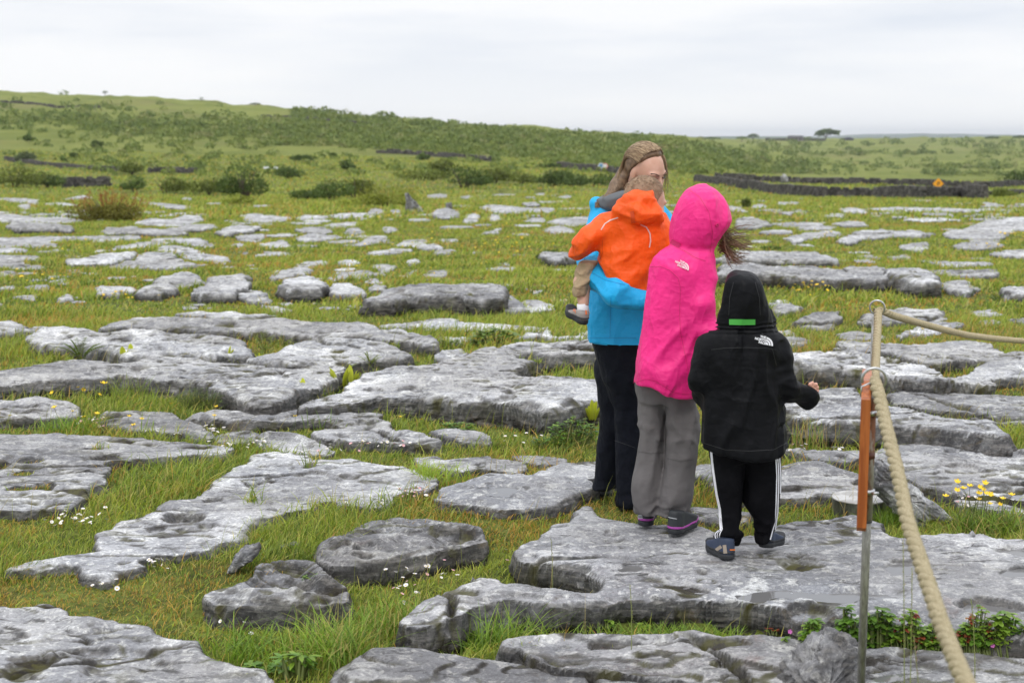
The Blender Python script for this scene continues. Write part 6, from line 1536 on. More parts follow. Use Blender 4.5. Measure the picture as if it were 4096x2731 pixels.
def logo(o, parent, mat, x, y, x2, y2, s):
    a, r, u, n = frame_at(o, x, y, x2, y2)
    t = empty('logo', a-np.array(o.matrix_basis.translation)-np.array(parent.location)) if False else None
    for k, wd_ in enumerate(('THE', 'NORTH', 'FACE')): text_mesh(wd_, s*.40, mat, o, a+n*.001+u*(s*(.62-.36*k)-s*.02)+r*s*(.9+.06*k), r, u, 'lettering', bold=.0006)
    mb = MB(); c = a+r*s*.98-u*s*.14+n*.001
    for (r0, r1) in ((.10, .36), (.44, .66), (.74, .96)):
        m = 14; th = np.linspace(0, math.pi/2, m); V = []
        for q in (r0, r1):
            for z in (0, .0012): V.append(c+s*q*(np.cos(th)[:, None]*r+np.sin(th)[:, None]*u)+n*z)
        V = np.concatenate(V); i = np.arange(m-1)
        F = np.concatenate([np.stack([m+i, m+i+1, 3*m+i+1, 3*m+i], -1), np.stack([i, i+1, m+i+1, m+i], -1), np.stack([2*m+i, 3*m+i, 3*m+i+1, 2*m+i+1], -1)])
        mb.add(V, [F])
    V, F = mb.out(); obj('emblem', V, F, mat, o, smooth=False)
# obj() parents through one or two levels only, so resolve deeper chains here
def obj(name, V, F, mat=None, parent=None, origin=None, smooth=True):
    V = np.asarray(V, float)
    if parent is not None:
        lc = np.zeros(3); pp = parent
        while pp is not None: lc = lc+np.array(pp.matrix_basis.translation); pp = pp.parent
        return link(name, mesh_np(name, V-lc, F, smooth), mat, parent)
    if origin is None: origin = np.array([(V[:, 0].min()+V[:, 0].max())/2, (V[:, 1].min()+V[:, 1].max())/2, V[:, 2].min()])
    return link(name, mesh_np(name, V-np.asarray(origin), F, smooth), mat, None, tuple(origin))
def bbx(pts, pad):
    P = np.array(pts, float); return P.min(0)-pad, P.max(0)+pad

# ---------------------------------------------------------------- boy in black
def boy():
    Y0 = 5.36; root = empty('person', onz(2985, 2240, .105)); root['_'] = 0; del root['_']
    setp(root, 'small child from behind in black hooded jacket and black trousers with white stripes', 'person')
    BLACK = cloth('black_nylon', (.0038, .0041, .0056), .5, .6, spec=.14, fine=.1); TR = cloth('black_jersey', (.0055, .0055, .007), .75, .8, spec=.08, fine=.1)
    WH = plain('white_trim', (.82, .82, .86), .6); q = lambda x, y, dy=0.0: P3(x, y, Y0+dy)
    hood = [(1082, 2946, 2984, .025, .03), (1086, 2930, 3004, .05, .025), (1094, 2917, 3020, .068, .02), (1106, 2907, 3033, .082, .01), (1125, 2900, 3043, .092), (1155, 2895, 3054, .10), (1190, 2889, 3064, .104), (1225, 2884, 3071, .102), (1250, 2874, 3080, .098), (1285, 2866, 3088, .09), (1320, 2872, 3086, .08), (1350, 2880, 3080, .08)]
    tors = [(1300, 2890, 3070, .075), (1322, 2856, 3100, .085), (1345, 2828, 3124, .095), (1372, 2812, 3136, .102), (1410, 2806, 3136, .108), (1460, 2806, 3126, .112), (1530, 2810, 3120, .118), (1606, 2802, 3132, .125), (1715, 2799, 3143, .135), (1790, 2797, 3154, .142), (1830, 2797, 3156, .144)]
    la = [q(2838, 1385), q(2795, 1520, -.01), q(2808, 1575, .08), q(2850, 1590, .20)]; ra = [q(3110, 1390), q(3138, 1530, -.01), q(3160, 1572, -.005), q(3228, 1592, .035)]
    def jac(X, Y, Z):
        d = loft(X, Y, Z, tors, Y0, p=2.5)
        xr = CX+(X/ (Y0/ (cp)) )*FP*1.0
        hem = np.interp(X, [q(2797, 1780)[0], q(2840, 1790)[0], q(2902, 1810)[0], q(3000, 1815)[0], q(3095, 1810)[0], q(3156, 1780)[0]], [q(0, 1777)[2], q(0, 1792)[2], q(0, 1811)[2], q(0, 1816)[2], q(0, 1811)[2], q(0, 1779)[2]])
        d = np.maximum(d, hem-Z)
        # hollow under the hem
        d = smin(d, limb(X, Y, Z, la, [.043, .040, .036, .031], .03), .035); d = smin(d, limb(X, Y, Z, ra, [.046, .043, .041, .034], .02), .032)
        h = loft(X, Y, Z, hood, Y0, p=2.1); h = smin(h, rcone(X, Y, Z, q(3074, 1245, .03), q(3082, 1305, .03), .014, .014), .02); h = smin(h, rcone(X, Y, Z, q(2880, 1262, .03), q(2878, 1300, .03), .014, .014), .02)
        d = smin(d, h, .014)
        d = smax(d, .010-np.abs(Z-q(0, 1322)[2])+(-.008), .012) if False else d
        cuff = ellip(X, Y, Z, q(3244, 1590, .045), (.022, .03, .03)); return smax(d, -cuff, .006)
    def fo(X, Y, Z):
        a = folds(X, Y, Z, 4, 8, (1, 1, .35), .5, .0055); arm = sst(q(3120, 0)[0], q(3150, 0)[0], X); a = a + arm*folds(X, Y, Z, 9, 14, (.6, 1, 1.2), -.3, .0045)
        neck = np.exp(-((Z-q(0, 1305)[2])/.022)**2); a = a+neck*.006*np.sin(Z*420+vn(X*20, Y*20, 0, 3)*2)
        # vertical gathers running down from the hood tab
        low = sst(q(0, 1400)[2], q(0, 1760)[2], Z)*0; return a+low
    lo, hi = bbx([q(2740, 1830, -.16), q(3260, 1080, .26)], .01)
    J = solid('jacket', jac, lo, hi, .0052, BLACK, root, fo, 1)
    g = plain('green_tab', (.075, .42, .065), .55); ribbon('tab', J, [(2918, 1287), (3020, 1287)], 22, g, J, off=.004, n=24)
    seam = plain('seam_black', (.02, .02, .022), .4)
    ribbon('seam', J, [(2846, 1398), (2900, 1392), (2980, 1390), (3060, 1392), (3104, 1398)], 2.0, seam, J, n=50); ribbon('seam', J, [(3045, 1330), (3090, 1400), (3104, 1460)], 2.0, seam, J)
    ribbon('hem', J, [(2806, 1768), (2842, 1779), (2902, 1798), (2997, 1803), (3093, 1798), (3146, 1770)], 2.2, seam, J, n=60)
    ribbon('seam', J, [(2935, 1130), (2920, 1190), (2916, 1260)], 2.0, seam, J); ribbon('seam', J, [(3020, 1130), (3036, 1190), (3040, 1260)], 2.0, seam, J)
    logo(J, root, plain('silver_thread', (.75, .75, .78), .5), 3032, 1368, 3060, 1374, .0300)
    L1 = [(1770, 2836, 2975, .068), (1874, 2846, 2974, .066), (1976, 2862, 2968, .060), (2033, 2874, 2964, .056), (2100, 2880, 2963, .056), (2123, 2874, 2963, .060), (2140, 2856, 2974, .060, .02), (2162, 2860, 2968, .052, .035), (2180, 2868, 2960, .045, .045)]
    L2 = [(1770, 2966, 3118, .070), (1906, 2972, 3124, .068), (2000, 2978, 3120, .062), (2065, 3002, 3118, .058, .02), (2110, 3014, 3117, .056, .03), (2129, 3020, 3114, .058, .03), (2165, 3022, 3102, .055, .03), (2186, 3024, 3092, .05, .03)]
    def tro(X, Y, Z):
        d = smin(loft(X, Y, Z, L1, Y0), loft(X, Y, Z, L2, Y0+.02), .008); w_ = loft(X, Y, Z, [(1700, 2830, 3120, .10), (1800, 2838, 3116, .085), (1830, 2846, 3112, .075)], Y0); return smin(d, w_, .02)
    def ft(X, Y, Z):
        k = sst(q(0, 2030)[2], q(0, 2110)[2], Z); return folds(X, Y, Z, 21, 9, (1, 1, .4), .25, .0035)+k*folds(X, Y, Z, 25, 13, (.5, .6, 1.6), .35, .007)
    lo, hi = bbx([q(2820, 2195, -.12), q(3130, 1700, .14)], .01); T = solid('trousers', tro, lo, hi, .0050, TR, root, ft, 1)
    for k in range(3):
        o = 7.5*k
        ribbon('stripe', T, [(2844+o*.35, 1800), (2851+o*.35, 1874), (2866+o*.35, 1976), (2878+o*.4, 2033), (2883+o*.5, 2116), (2864+o*1.2, 2132-k*4+k*3), (2862+o*1.1, 2142), (2872+o*1.15, 2178)], 4.4 if k == 0 else 3.0, WH, T, off=.0025, n=70)
        x = 3101+7.6*k
        ribbon('stripe', T, [(x, 1812), (x+5, 1906), (x+1, 2033), (x-1, 2085), (x-10+k*1, 2112), (x-20+k*2, 2150), (x-26, 2178)], 4.4, WH, T, off=.0025, n=70)
    beige = plain('beige_suede', (.36, .30, .24), .8); navy = plain('navy_mesh', (.03, .045, .085), .6); orange = plain('orange_trim', (.75, .19, .03), .5)
    s1, u1 = shoe(root, onz(2925, 2242, .106), onz(2862, 2206, .106), .178, .072, .088, (navy, RUB, RUB), band=True)
    ribbon('suede_panel', u1, [(2872, 2186), (2886, 2206)], 26, beige, s1, off=.0015, n=14); ribbon('suede_panel', u1, [(2898, 2178), (2902, 2212)], 14, beige, s1, off=.0015, n=14)
    ribbon('pull_tab', u1, [(2938, 2170), (2940, 2192)], 12, orange, s1, off=.004, n=8)
    a, n = hit(u1, 2940, 2184, .004)
    if a is not None: V, F = torus(a, .006, .0017, n, 18, 6); obj('cord_loop', V, F, RUB, s1)
    ribbon('heel_mark', u1, [(2918, 2197), (2952, 2198)], 5, orange, s1, off=.004, n=10)
    hl = np.array(onz(3055, 2200, .130))+[0, .03, 0]; shoe(root, hl, hl+np.array([.095, .14, -.02]),   .178, .072, .066, (navy, RUB, RUB))
    # body with head, neck, limbs and the bare right hand
    w0 = np.array(q(3232, 1586, .04)); kpx = Y0/FP
    def body(X, Y, Z):
        d = ellip(X, Y, Z, q(2978, 1190, .01), (.068, .075, .095)); d = smin(d, rcone(X, Y, Z, q(2978, 1260), q(2975, 1330), .035, .038), .02)
        d = smin(d, rcone(X, Y, Z, q(2975, 1420), q(2975, 1660), .09, .075, 1.3), .04); d = smin(d, rcone(X, Y, Z, q(2890, 1385), q(3060, 1385), .035, .035), .03)
        d = smin(d, limb(X, Y, Z, la, [.028, .024, .022, .018]), .02); d = smin(d, limb(X, Y, Z, ra[:3]+[tuple(w0)], [.028, .024, .022, .016]), .02)
        d = smin(d, limb(X, Y, Z, [q(2915, 1720), q(2915, 1950), q(2925, 2150)], [.05, .038, .022]), .03); d = smin(d, limb(X, Y, Z, [q(3045, 1720), q(3055, 1950, .02), q(3060, 2130, .03)], [.05, .038, .022]), .03)
        # hand: palm facing in, loosely curled
        o_ = lambda x, y, dy: q(x, y, .04+dy)
        d = smin(d, limb(X, Y, Z, [tuple(w0), o_(3250, 1562, 0)], [.016, .019], .01), .012); d = smin(d, ellip(X, Y, Z, o_(3250, 1560, .0), (.019, .013, .022)), .008)
        for (a_, b_, c_, dd) in (((3256, 1543), (3264, 1537), (3266, 1548), -.010), ((3260, 1551), (3269, 1549), (3268, 1560), -.006), ((3261, 1562), (3269, 1563), (3265, 1574), -.002), ((3258, 1573), (3265, 1577), (3259, 1585), .003)):
            d = smin(d, limb(X, Y, Z, [o_(*a_, dd), o_(*b_, dd-.004), o_(*c_, dd+.010)], [.0075, .0068, .0058], .002), .0025)
        d = smin(d, limb(X, Y, Z, [o_(3244, 1552, -.006), o_(3240, 1538, -.014), o_(3250, 1530, -.012)], [.009, .0075, .006], .003), .004)
        return d
    lo, hi = bbx([q(2780, 2200, -.14), q(3275, 1100, .24)], .01)
    xs = np.concatenate([np.arange(lo[0], q(3205, 0)[0], .009), np.arange(q(3205, 0)[0], hi[0], .0026)]); zz0, zz1 = q(0, 1600)[2], q(0, 1515)[2]
    zs = np.concatenate([np.arange(lo[2], zz0, .009), np.arange(zz0, zz1, .0026), np.arange(zz1, hi[2], .009)]); ym = Y0+.04
    ys = np.concatenate([np.arange(lo[1], ym-.05, .009), np.arange(ym-.05, ym+.05, .003), np.arange(ym+.05, hi[1], .009)])
    V, F = nets(body, xs, ys, zs); obj('body', V, F, SKINR, root)
boy()
# ---------------------------------------------------------------- girl in pink
def girl():
    Y0 = 5.76; root = empty('person', onz(2660, 2110, .1)); setp(root, 'girl in pink hooded jacket and grey trousers, hair blowing out of the hood', 'person')
    PINK = cloth('pink_nylon', (.90, .022, .235), .5, .8, spec=.35); GREY = cloth('grey_trousers', (.145, .135, .135), .75, .6, spec=.25); q = lambda x, y, dy=0.0: P3(x, y, Y0+dy)
    hood = [(743, 2790, 2828, .03, .02), (750, 2766, 2848, .06, .02), (765, 2744, 2868, .085, .01), (790, 2724, 2889, .105), (820, 2707, 2906, .118), (850, 2695, 2919, .125), (880, 2686, 2929, .128), (905, 2682, 2921, .126), (935, 2679, 2897, .118), (965, 2680, 2879, .108), (1000, 2690, 2860, .095), (1035, 2712, 2840, .08), (1060, 2735, 2825, .07)]
    tors = [(968, 2700, 2820, .07), (985, 2672, 2842, .085), (1002, 2646, 2856, .10), (1030, 2618, 2862, .115), (1066, 2597, 2864, .125), (1143, 2586, 2866, .132), (1225, 2574, 2868, .137), (1300, 2563, 2866, .14), (1380, 2554, 2856, .145), (1460, 2543, 2842, .15), (1530, 2534, 2822, .152), (1600, 2533, 2800, .152)]
    ra = [q(2812, 1050, -.03), q(2812, 1220, -.10), q(2830, 1330, -.11), q(2850, 1420, -.03)]
    hx = [2534, 2560, 2590, 2620, 2650, 2690, 2730, 2770, 2800]; hy = [1541, 1530, 1526, 1534, 1556, 1580, 1587, 1588, 1578]
    def jac(X, Y, Z):
        d = loft(X, Y, Z, tors, Y0, p=2.3); hem = np.interp(X, [q(x, 1550)[0] for x in hx], [q(0, y)[2] for y in hy]); d = np.maximum(d, hem-Z)
        d = smin(d, limb(X, Y, Z, ra, [.058, .052, .048, .042], .03), .022); h = loft(X, Y, Z, hood, Y0, p=2.1)
        op = ellip(X, Y, Z, q(2915, 930, .10), (.055, .10, .11)); h = smax(h, -op, .012)
        return smin(d, h, .012)
    def fo(X, Y, Z):
        hd = sst(q(0, 1010)[2], q(0, 960)[2], Z); a = folds(X, Y, Z, 31, 6.5, (1, 1, .38), .55, .0075)*(1-hd*.45); neck = np.exp(-((Z-q(0, 1000)[2])/.03)**2); return a+neck*folds(X, Y, Z, 35, 12, (1, 1, 1), -.6, .006)
    lo, hi = bbx([q(2520, 1600, -.20), q(2935, 738, .18)], .01); J = solid('jacket', jac, lo, hi, .0056, PINK, root, fo, 1)
    sm = plain('seam_pink', (.60, .012, .14), .5)
    for pth in ([(2592, 1068), (2640, 1066), (2680, 1082), (2712, 1112), (2722, 1150)], [(2722, 1150), (2718, 1250), (2722, 1330), (2745, 1440), (2768, 1570)], [(2684, 968), (2700, 985), (2740, 1005), (2780, 1030), (2822, 1044)], [(2758, 760), (2800, 790), (2836, 850), (2850, 930), (2840, 1010)]): ribbon('seam', J, pth, 1.9, sm, J, n=50)
    ribbon('neck_tab', J, [(2686, 964), (2722, 982)], 18, sm, J, off=.003, n=10); ribbon('hem', J, [(2541, 1529), (2583, 1515), (2625, 1524), (2690, 1567), (2730, 1575), (2780, 1576)], 2, sm, J, n=40)
    a, n = hit(J, 2867, 900, .003)
    if a is not None: V, F = torus(a, .005, .0028, n, 18, 8); obj('toggle', V, F, sm, J)
    logo(J, root, plain('pale_pink_thread', (.85, .55, .62), .5), 2708, 1060, 2736, 1072, .0265)
    L1 = [(1520, 2548, 2668, .072), (1619, 2557, 2668, .074), (1746, 2553, 2660, .07), (1842, 2541, 2652, .068), (1970, 2531, 2640, .068), (2010, 2532, 2634, .07), (2030, 2538, 2630, .07), (2046, 2546, 2624, .062)]
    L2 = [(1520, 2655, 2772, .074), (1587, 2662, 2776, .074), (1657, 2664, 2797, .075), (1700, 2660, 2799, .075), (1778, 2660, 2787, .074), (1874, 2662, 2777, .072), (1976, 2646, 2769, .072), (2040, 2637, 2770, .068, .015), (2066, 2640, 2766, .06, .03), (2084, 2665, 2762, .05, .04)]
    def tro(X, Y, Z):
        d = smin(loft(X, Y, Z, L1, Y0+.05), loft(X, Y, Z, L2, Y0-.01), .006); return smin(d, loft(X, Y, Z, [(1480, 2560, 2770, .10), (1560, 2556, 2778, .09), (1600, 2566, 2770, .075)], Y0+.02), .02)
    def ft(X, Y, Z):
        k = sst(q(0, 1960)[2], q(0, 2050)[2], Z); m = np.exp(-((Z-q(0, 1700)[2])/.10)**2)
        return folds(X, Y, Z, 41, 7, (1, 1, .3), .3, .0045)+k*folds(X, Y, Z, 45, 12, (.45, .6, 1.5), .45, .007)+m*folds(X, Y, Z, 47, 9, (1, 1, .8), -.6, .005)
    lo, hi = bbx([q(2515, 2095, -.12), q(2815, 1480, .18)], .01); T = solid('trousers', tro, lo, hi, .0053, GREY, root, ft, 1)
    sg = plain('seam_grey', (.085, .078, .078), .7); ribbon('seam', T, [(2668, 1832), (2720, 1844), (2772, 1838)], 1.8, sg, T); ribbon('seam', T, [(2546, 1804), (2600, 1812), (2652, 1810)], 1.8, sg, T); ribbon('tab', T, [(2622, 1762), (2654, 1762)], 8, sg, T, off=.003)
    dk = plain('dark_shoe', (.028, .032, .036), .6); pur = plain('magenta_rubber', (.42, .07, .38), .5); lg = plain('pale_grey', (.5, .52, .54), .5)
    for (hx_, tx_, L_) in (((2580, 2108), (.035, .20), .225), ((2682, 2140), (.125, .185), .225)):
        hp = np.array(onz(*hx_, .106)); r, u = shoe(root, hp, hp+np.array([tx_[0], tx_[1], 0]), L_, .080, .100, (dk, pur, RUB))
        x, y = hx_
        ribbon('pull_tab', u, [(x-27, y-78), (x-27, y-58)], 9, pur, r, off=.003, n=8); ribbon('trim', u, [(x-34, y-84), (x-5, y-72), (x+25, y-66)], 3, lg, r, off=.003, n=20)
        for k in range(4): ribbon('reflector', u, [(x-29+k, y-55+k*6), (x-11+k, y-55+k*6)], 2.8, lg, r, off=.003, n=6)
    def body(X, Y, Z):
        d = head_sdf(X, Y, Z, q(2808, 880, .01), A_of(R(65), R(-25)), .93); d = smin(d, rcone(X, Y, Z, q(2780, 960), q(2740, 1060), .042, .048), .02)
        d = smin(d, rcone(X, Y, Z, q(2725, 1150), q(2680, 1440), .105, .085, 1.35), .04); d = smin(d, rcone(X, Y, Z, q(2650, 1070), q(2800, 1070), .045, .045), .03)
        d = smin(d, limb(X, Y, Z, ra+[q(2862, 1440, 0)], [.036, .03, .027, .024, .02]), .02); d = smin(d, limb(X, Y, Z, [q(2640, 1080, .03), q(2625, 1230, .12), q(2720, 1330, .16)], [.036, .03, .024]), .02)
        d = smin(d, limb(X, Y, Z, [q(2615, 1520, .05), q(2605, 1780, .05), q(2585, 2010, .05)], [.055, .045, .03]), .03); return smin(d, limb(X, Y, Z, [q(2720, 1520, -.01), q(2725, 1800, -.01), q(2705, 2050, -.01)], [.055, .045, .03]), .03)
    lo, hi = bbx([q(2530, 2090, -.16), q(2900, 760, .22)], .01); V, F = nets(body, np.arange(lo[0], hi[0], .007), np.arange(lo[1], hi[1], .007), np.arange(lo[2], hi[2], .009)); obj('body', V, F, SKIN, root)
    rng = np.random.default_rng(3); mb = MB(); paths = []
    for i in range(190):
        s = np.array(q(2880+rng.uniform(-12, 12), 925+rng.uniform(-30, 90), rng.uniform(.0, .10))); k = rng.random()
        if i < 105: e = [(2895+rng.uniform(0, 22), 985+rng.uniform(-10, 40)), (2915+rng.uniform(-10, 50), 1040+rng.uniform(-20, 30))]
        elif i < 160: e = [(2920+rng.uniform(0, 15), 960+rng.uniform(-15, 25)), (2955+rng.uniform(0, 30), 995+rng.uniform(-15, 20))]
        else: e = [(2925+rng.uniform(0, 20), 925+rng.uniform(-30, 25)), (2970+rng.uniform(-10, 25), 960+rng.uniform(-60, 30))]
        dy = rng.uniform(-.02, .08); m_ = np.array(q(*e[0], dy)); f = np.array(q(*e[1], dy+rng.uniform(-.02, .02))); t = np.linspace(0, 1, 9)[:, None]
        c2 = f+np.array([.012, 0, rng.uniform(-.01, .012)]); P = (1-t)**3*s+3*(1-t)**2*t*m_+3*(1-t)*t*t*f+t**3*c2; P = P+np.concatenate([np.sin(t*5+i*1.7), np.cos(t*4+i), np.sin(t*6+i*.9)], 1)*.006*t+np.array([.03, 0, .016])*(t**3)*rng.uniform(-.3, 1.2); paths.append(P)
    strands(mb, paths, .0013, [(.12, .06, .032), (.17, .095, .05), (.27, .165, .09)], rng); mb.build('hair', HAIR, root)
girl()
# ---------------------------------------------------------------- woman in blue
def woman():
    Y0 = 6.46; root = empty('person', gnd(2440, 2030)); setp(root, 'woman in turquoise jacket and black trousers carrying a toddler on her arm', 'person')
    BLUE = cloth('blue_nylon', (.012, .41, .80), .5, .8, spec=.35); BK = cloth('black_softshell', (.0075, .009, .015), .65, .8, spec=.12, fine=.1); q = lambda x, y, dy=0.0: P3(x, y, Y0+dy)
    tors = [(770, 2450, 2560, .06), (790, 2412, 2610, .085), (810, 2380, 2645, .105), (840, 2364, 2668, .12), (880, 2360, 2684, .13), (940, 2358, 2688, .135), (1000, 2354, 2688, .135), (1100, 2352, 2682, .135), (1160, 2358, 2676, .135), (1225, 2357, 2672, .14), (1308, 2351, 2668, .145), (1366, 2348, 2666, .148)]
    ra = [q(2405, 880, -.02), q(2362, 1030, -.14), q(2374, 1090, -.27), q(2470, 1168, -.41), q(2570, 1200, -.42)]
    la = [q(2650, 880, .0), q(2690, 1000, -.08), q(2680, 1060, -.2), q(2600, 1060, -.24)]
    def jac(X, Y, Z):
        d = loft(X, Y, Z, tors, Y0, p=2.4); d = smin(d, limb(X, Y, Z, ra, [.060, .056, .060, .062, .046], .04), .02); d = smin(d, limb(X, Y, Z, la, [.055, .05, .045, .04], .03), .02)
        hd = rcone(X, Y, Z, q(2385, 815, -.02), q(2470, 830, -.06), .036, .03); return smin(d, hd, .015)
    def fo(X, Y, Z): 
        arm = sst(Y0-.12, Y0-.2, Y); return folds(X, Y, Z, 51, 6, (1, 1, .4), .3, .006)*(1-arm)+arm*folds(X, Y, Z, 55, 7, (.7, 1, 1.3), .7, .0055)
    lo, hi = bbx([q(2280, 1372, -.54), q(2700, 765, .17)], .01); J = solid('jacket', jac, lo, hi, .0062, BLUE, root, fo, 1)
    sm = plain('seam_blue', (.008, .26, .55), .5)
    ribbon('hem', J, [(2352, 1350), (2440, 1351), (2545, 1351)], 2.2, sm, J, n=30); ribbon('seam', J, [(2444, 1190), (2442, 1260), (2440, 1350)], 2, sm, J, n=30); ribbon('seam', J, [(2330, 1010), (2350, 1080), (2420, 1120), (2500, 1140)], 1.8, sm, J, n=30)
    lin = plain('grey_lining', (.13, .14, .15), .8)
    def col(X, Y, Z):
        d = ellip(X, Y, Z, q(2490, 805, -.03), (.105, .10, .062)); return np.maximum(np.abs(d)-.010, Z-q(0, 760)[2]-(X-q(2490, 0)[0])*.35)
    lo, hi = bbx([q(2385, 880, -.17), q(2600, 735, .12)], .01); solid('collar', col, lo, hi, .006, lin, root, lambda X, Y, Z: folds(X, Y, Z, 58, 14, (1, 1, 1), .4, .004))
    L1 = [(1315, 2372, 2640, .115), (1345, 2364, 2620, .125), (1428, 2379, 2600, .12), (1510, 2408, 2598, .115), (1568, 2436, 2590, .10), (1632, 2455, 2585, .088), (1715, 2456, 2578, .08), (1772, 2453, 2572, .078), (1874, 2455, 2566, .075), (1990, 2457, 2560, .078), (2033, 2458, 2556, .078)]
    def tro(X, Y, Z):
        d = loft(X, Y, Z, L1, Y0); b = limb(X, Y, Z, [q(2470, 1480, .08), q(2462, 1690, .10), q(2420, 1950, .16)], [.11, .068, .058], .03); b = smin(b, ellip(X, Y, Z, q(2412, 1950, .16), (.055, .06, .045)), .02); return smin(d, np.maximum(b, q(0, 1990)[2]-Z), .012)
    def ft(X, Y, Z):
        k = sst(q(0, 1930)[2], q(0, 2010)[2], Z); return folds(X, Y, Z, 61, 7, (1, 1, .35), .3, .005)+k*folds(X, Y, Z, 65, 10, (.6, .6, 1.4), .4, .006)
    lo, hi = bbx([q(2345, 2040, -.14), q(2680, 1270, .26)], .01); T = solid('trousers', tro, lo, hi, .0060, BK, root, ft, 1)
    ribbon('seam', T, [(2456, 1760), (2500, 1775), (2540, 1790)], 2, plain('seam_dark', (.03, .03, .035), .6), T)
    dk = plain('black_boot', (.02, .018, .018), .7)
    g0 = np.array(gnd(2500, 2050)); shoe(root, g0, g0+np.array([.06, .22, 0]), .26, .09, .08, (dk, dk, RUB), band=False); g1 = np.array(gnd(2425, 1995))+[0, 0, .01]; shoe(root, g1, g1+np.array([-.05, .22, -.0]), .26, .09, .08, (dk, dk, RUB), band=False)
    hc = np.array(q(2580, 687, -.02)); A = A_of(R(134), R(-20), R(6)); HC = hc
    def body(X, Y, Z):
        d = head_sdf(X, Y, Z, hc, A, .94); d = smin(d, rcone(X, Y, Z, tuple(hc-A[0]*.03-[0, 0, .05]), q(2540, 850), .052, .058), .02)
        d = smin(d, rcone(X, Y, Z, q(2530, 960), q(2510, 1300), .12, .10, 1.35), .05); d = smin(d, rcone(X, Y, Z, q(2430, 870), q(2630, 870), .05, .05), .03)
        d = smin(d, limb(X, Y, Z, ra+[q(2625, 1195, -.42)], [.042, .038, .036, .03, .024, .028]), .02); d = smin(d, limb(X, Y, Z, la, [.042, .036, .03, .026]), .02)
        d = smin(d, limb(X, Y, Z, [q(2520, 1400), q(2520, 1700), q(2505, 2020)], [.09, .06, .042]), .03); return smin(d, limb(X, Y, Z, [q(2470, 1400, .08), q(2462, 1690, .10), q(2425, 1970, .16)], [.09, .055, .04]), .03)
    lo, hi = bbx([q(2340, 2030, -.52), q(2720, 560, .24)], .01); hi[2] += .05; zf = q(0, 800)[2]
    xs = np.concatenate([np.arange(lo[0], hc[0]-.13, .009), np.arange(hc[0]-.13, hi[0], .0032)]); ys = np.concatenate([np.arange(lo[1], hc[1]-.13, .009), np.arange(hc[1]-.13, hc[1]+.13, .0032), np.arange(hc[1]+.13, hi[1], .009)]); zs = np.concatenate([np.arange(lo[2], zf, .011), np.arange(zf, hi[2], .0032)])
    V, F = nets(body, xs, ys, zs); B = obj('body', V, F, SKIN, root); BV[B.name] = BVHTree.FromPolygons([tuple(v) for v in V], [tuple(f) for f in F[0]])
    loc = lambda u, v, w: hc+A[0]*u+A[1]*v+A[2]*w
    rng = np.random.default_rng(9); br = MB(); ey = plain('eye_dark', (.03, .02, .015), .2)
    for s in (-1, 1):
        for i in range(46):
            t = i/45; b = loc(.094-.012*t*t-.006*t, s*(.014+.036*t), .019+.009*math.sin(t*2.2)-.002); e = b+A[1]*s*.006+A[2]*.002+rng.normal(0, .0008, 3); V, F = tube([b, e], [.0020, .0009], 4, False); br.add(V, F, (.07, .04, .025))
        P = np.array([loc(.0895-.010*t*t, s*(.018+.027*t), .0035-.004*math.sin(math.pi*t)) for t in np.linspace(0, 1, 9)])
        V, F = tube(P+A[0]*.002, .0030, 6); obj('eyelashes', V, F, ey, root)
    br.build('eyebrows', HAIR, root)
    V, F = tube([loc(.101, -.016, -.061), loc(.105, 0, -.060), loc(.101, .016, -.061)], [.002, .0045, .002], 8); obj('lips', V, F, plain('lip_rose', (.5, .18, .16), .45), root)
    # hair: drawn back from the face into a loose tail
    HN = NT('hair_base'); HN.set(HN.mix(HN.mr(HN.tex(60, 4, .7, HN.pos((1, 1, 1), 'World')), .35, .65), (.11, .065, .035), (.22, .14, .08)), .5); HN = HN.m
    def hair(X, Y, Z):
        px, py, pz = X-hc[0], Y-hc[1], Z-hc[2]; u = A[0][0]*px+A[0][1]*py+A[0][2]*pz; v = A[1][0]*px+A[1][1]*py+A[1][2]*pz; w_ = A[2][0]*px+A[2][1]*py+A[2][2]*pz
        d = (np.sqrt(((u+.008)/.103)**2+(v/.081)**2+((w_-.028)/.098)**2)-1)*.081
        line = u-.054+np.abs(v)*.35+np.clip(.085-w_, 0, 1)*.62                # hairline: recedes towards the ears
        d = smax(d, line, .008); d = smin(d, limb(X, Y, Z, [tuple(hc-A[0]*.095-A[2]*.01), q(2468, 745, .0), q(2432, 800, -.06), q(2400, 815, -.07)], [.036, .032, .022, .010], .02), .02); return d
    lo, hi = bbx([hc-.2, hc+.14, q(2385, 830, -.1)], .02); solid('hair', hair, lo, hi, .0042, HN, root, lambda X, Y, Z: vn(X*70, Y*70, Z*70, 3)*.002)
    paths = []
    for i in range(1500):
        sv_ = rng.uniform(-1, 1); su = rng.uniform(.25, 1.0); v0 = .078*sv_; w0 = .03+.094*math.sqrt(max(0, 1-sv_*sv_*.92))*rng.uniform(.9, 1.0); u0 = .040*su-.03*abs(sv_)
        S = loc(u0+.01, v0*1.08, w0); M_ = loc(-.075-.02*rng.random(), v0*1.05, w0*.62+.02); E = loc(-.118, v0*.35, .0+rng.uniform(-.02, .02)); T_ = np.array(q(2462+rng.uniform(-8, 8), 748+rng.uniform(-6, 6), rng.uniform(-.04, .02))); t = np.linspace(0, 1, 11)[:, None]
        P = (1-t)**3*S+3*(1-t)**2*t*(M_+A[2]*.03)+3*(1-t)*t*t*E+t**3*T_
        r_ = P-loc(-.010, 0, .03); nrm = np.sqrt((r_@A[0]/.105)**2+(r_@A[1]/.083)**2+(r_@A[2]/.100)**2)[:, None]; P = np.where(nrm < 1.01, loc(-.010, 0, .03)+r_/nrm*(1.012+rng.random()*.03), P)
        P = P+np.sin(t*7+i)*.0015
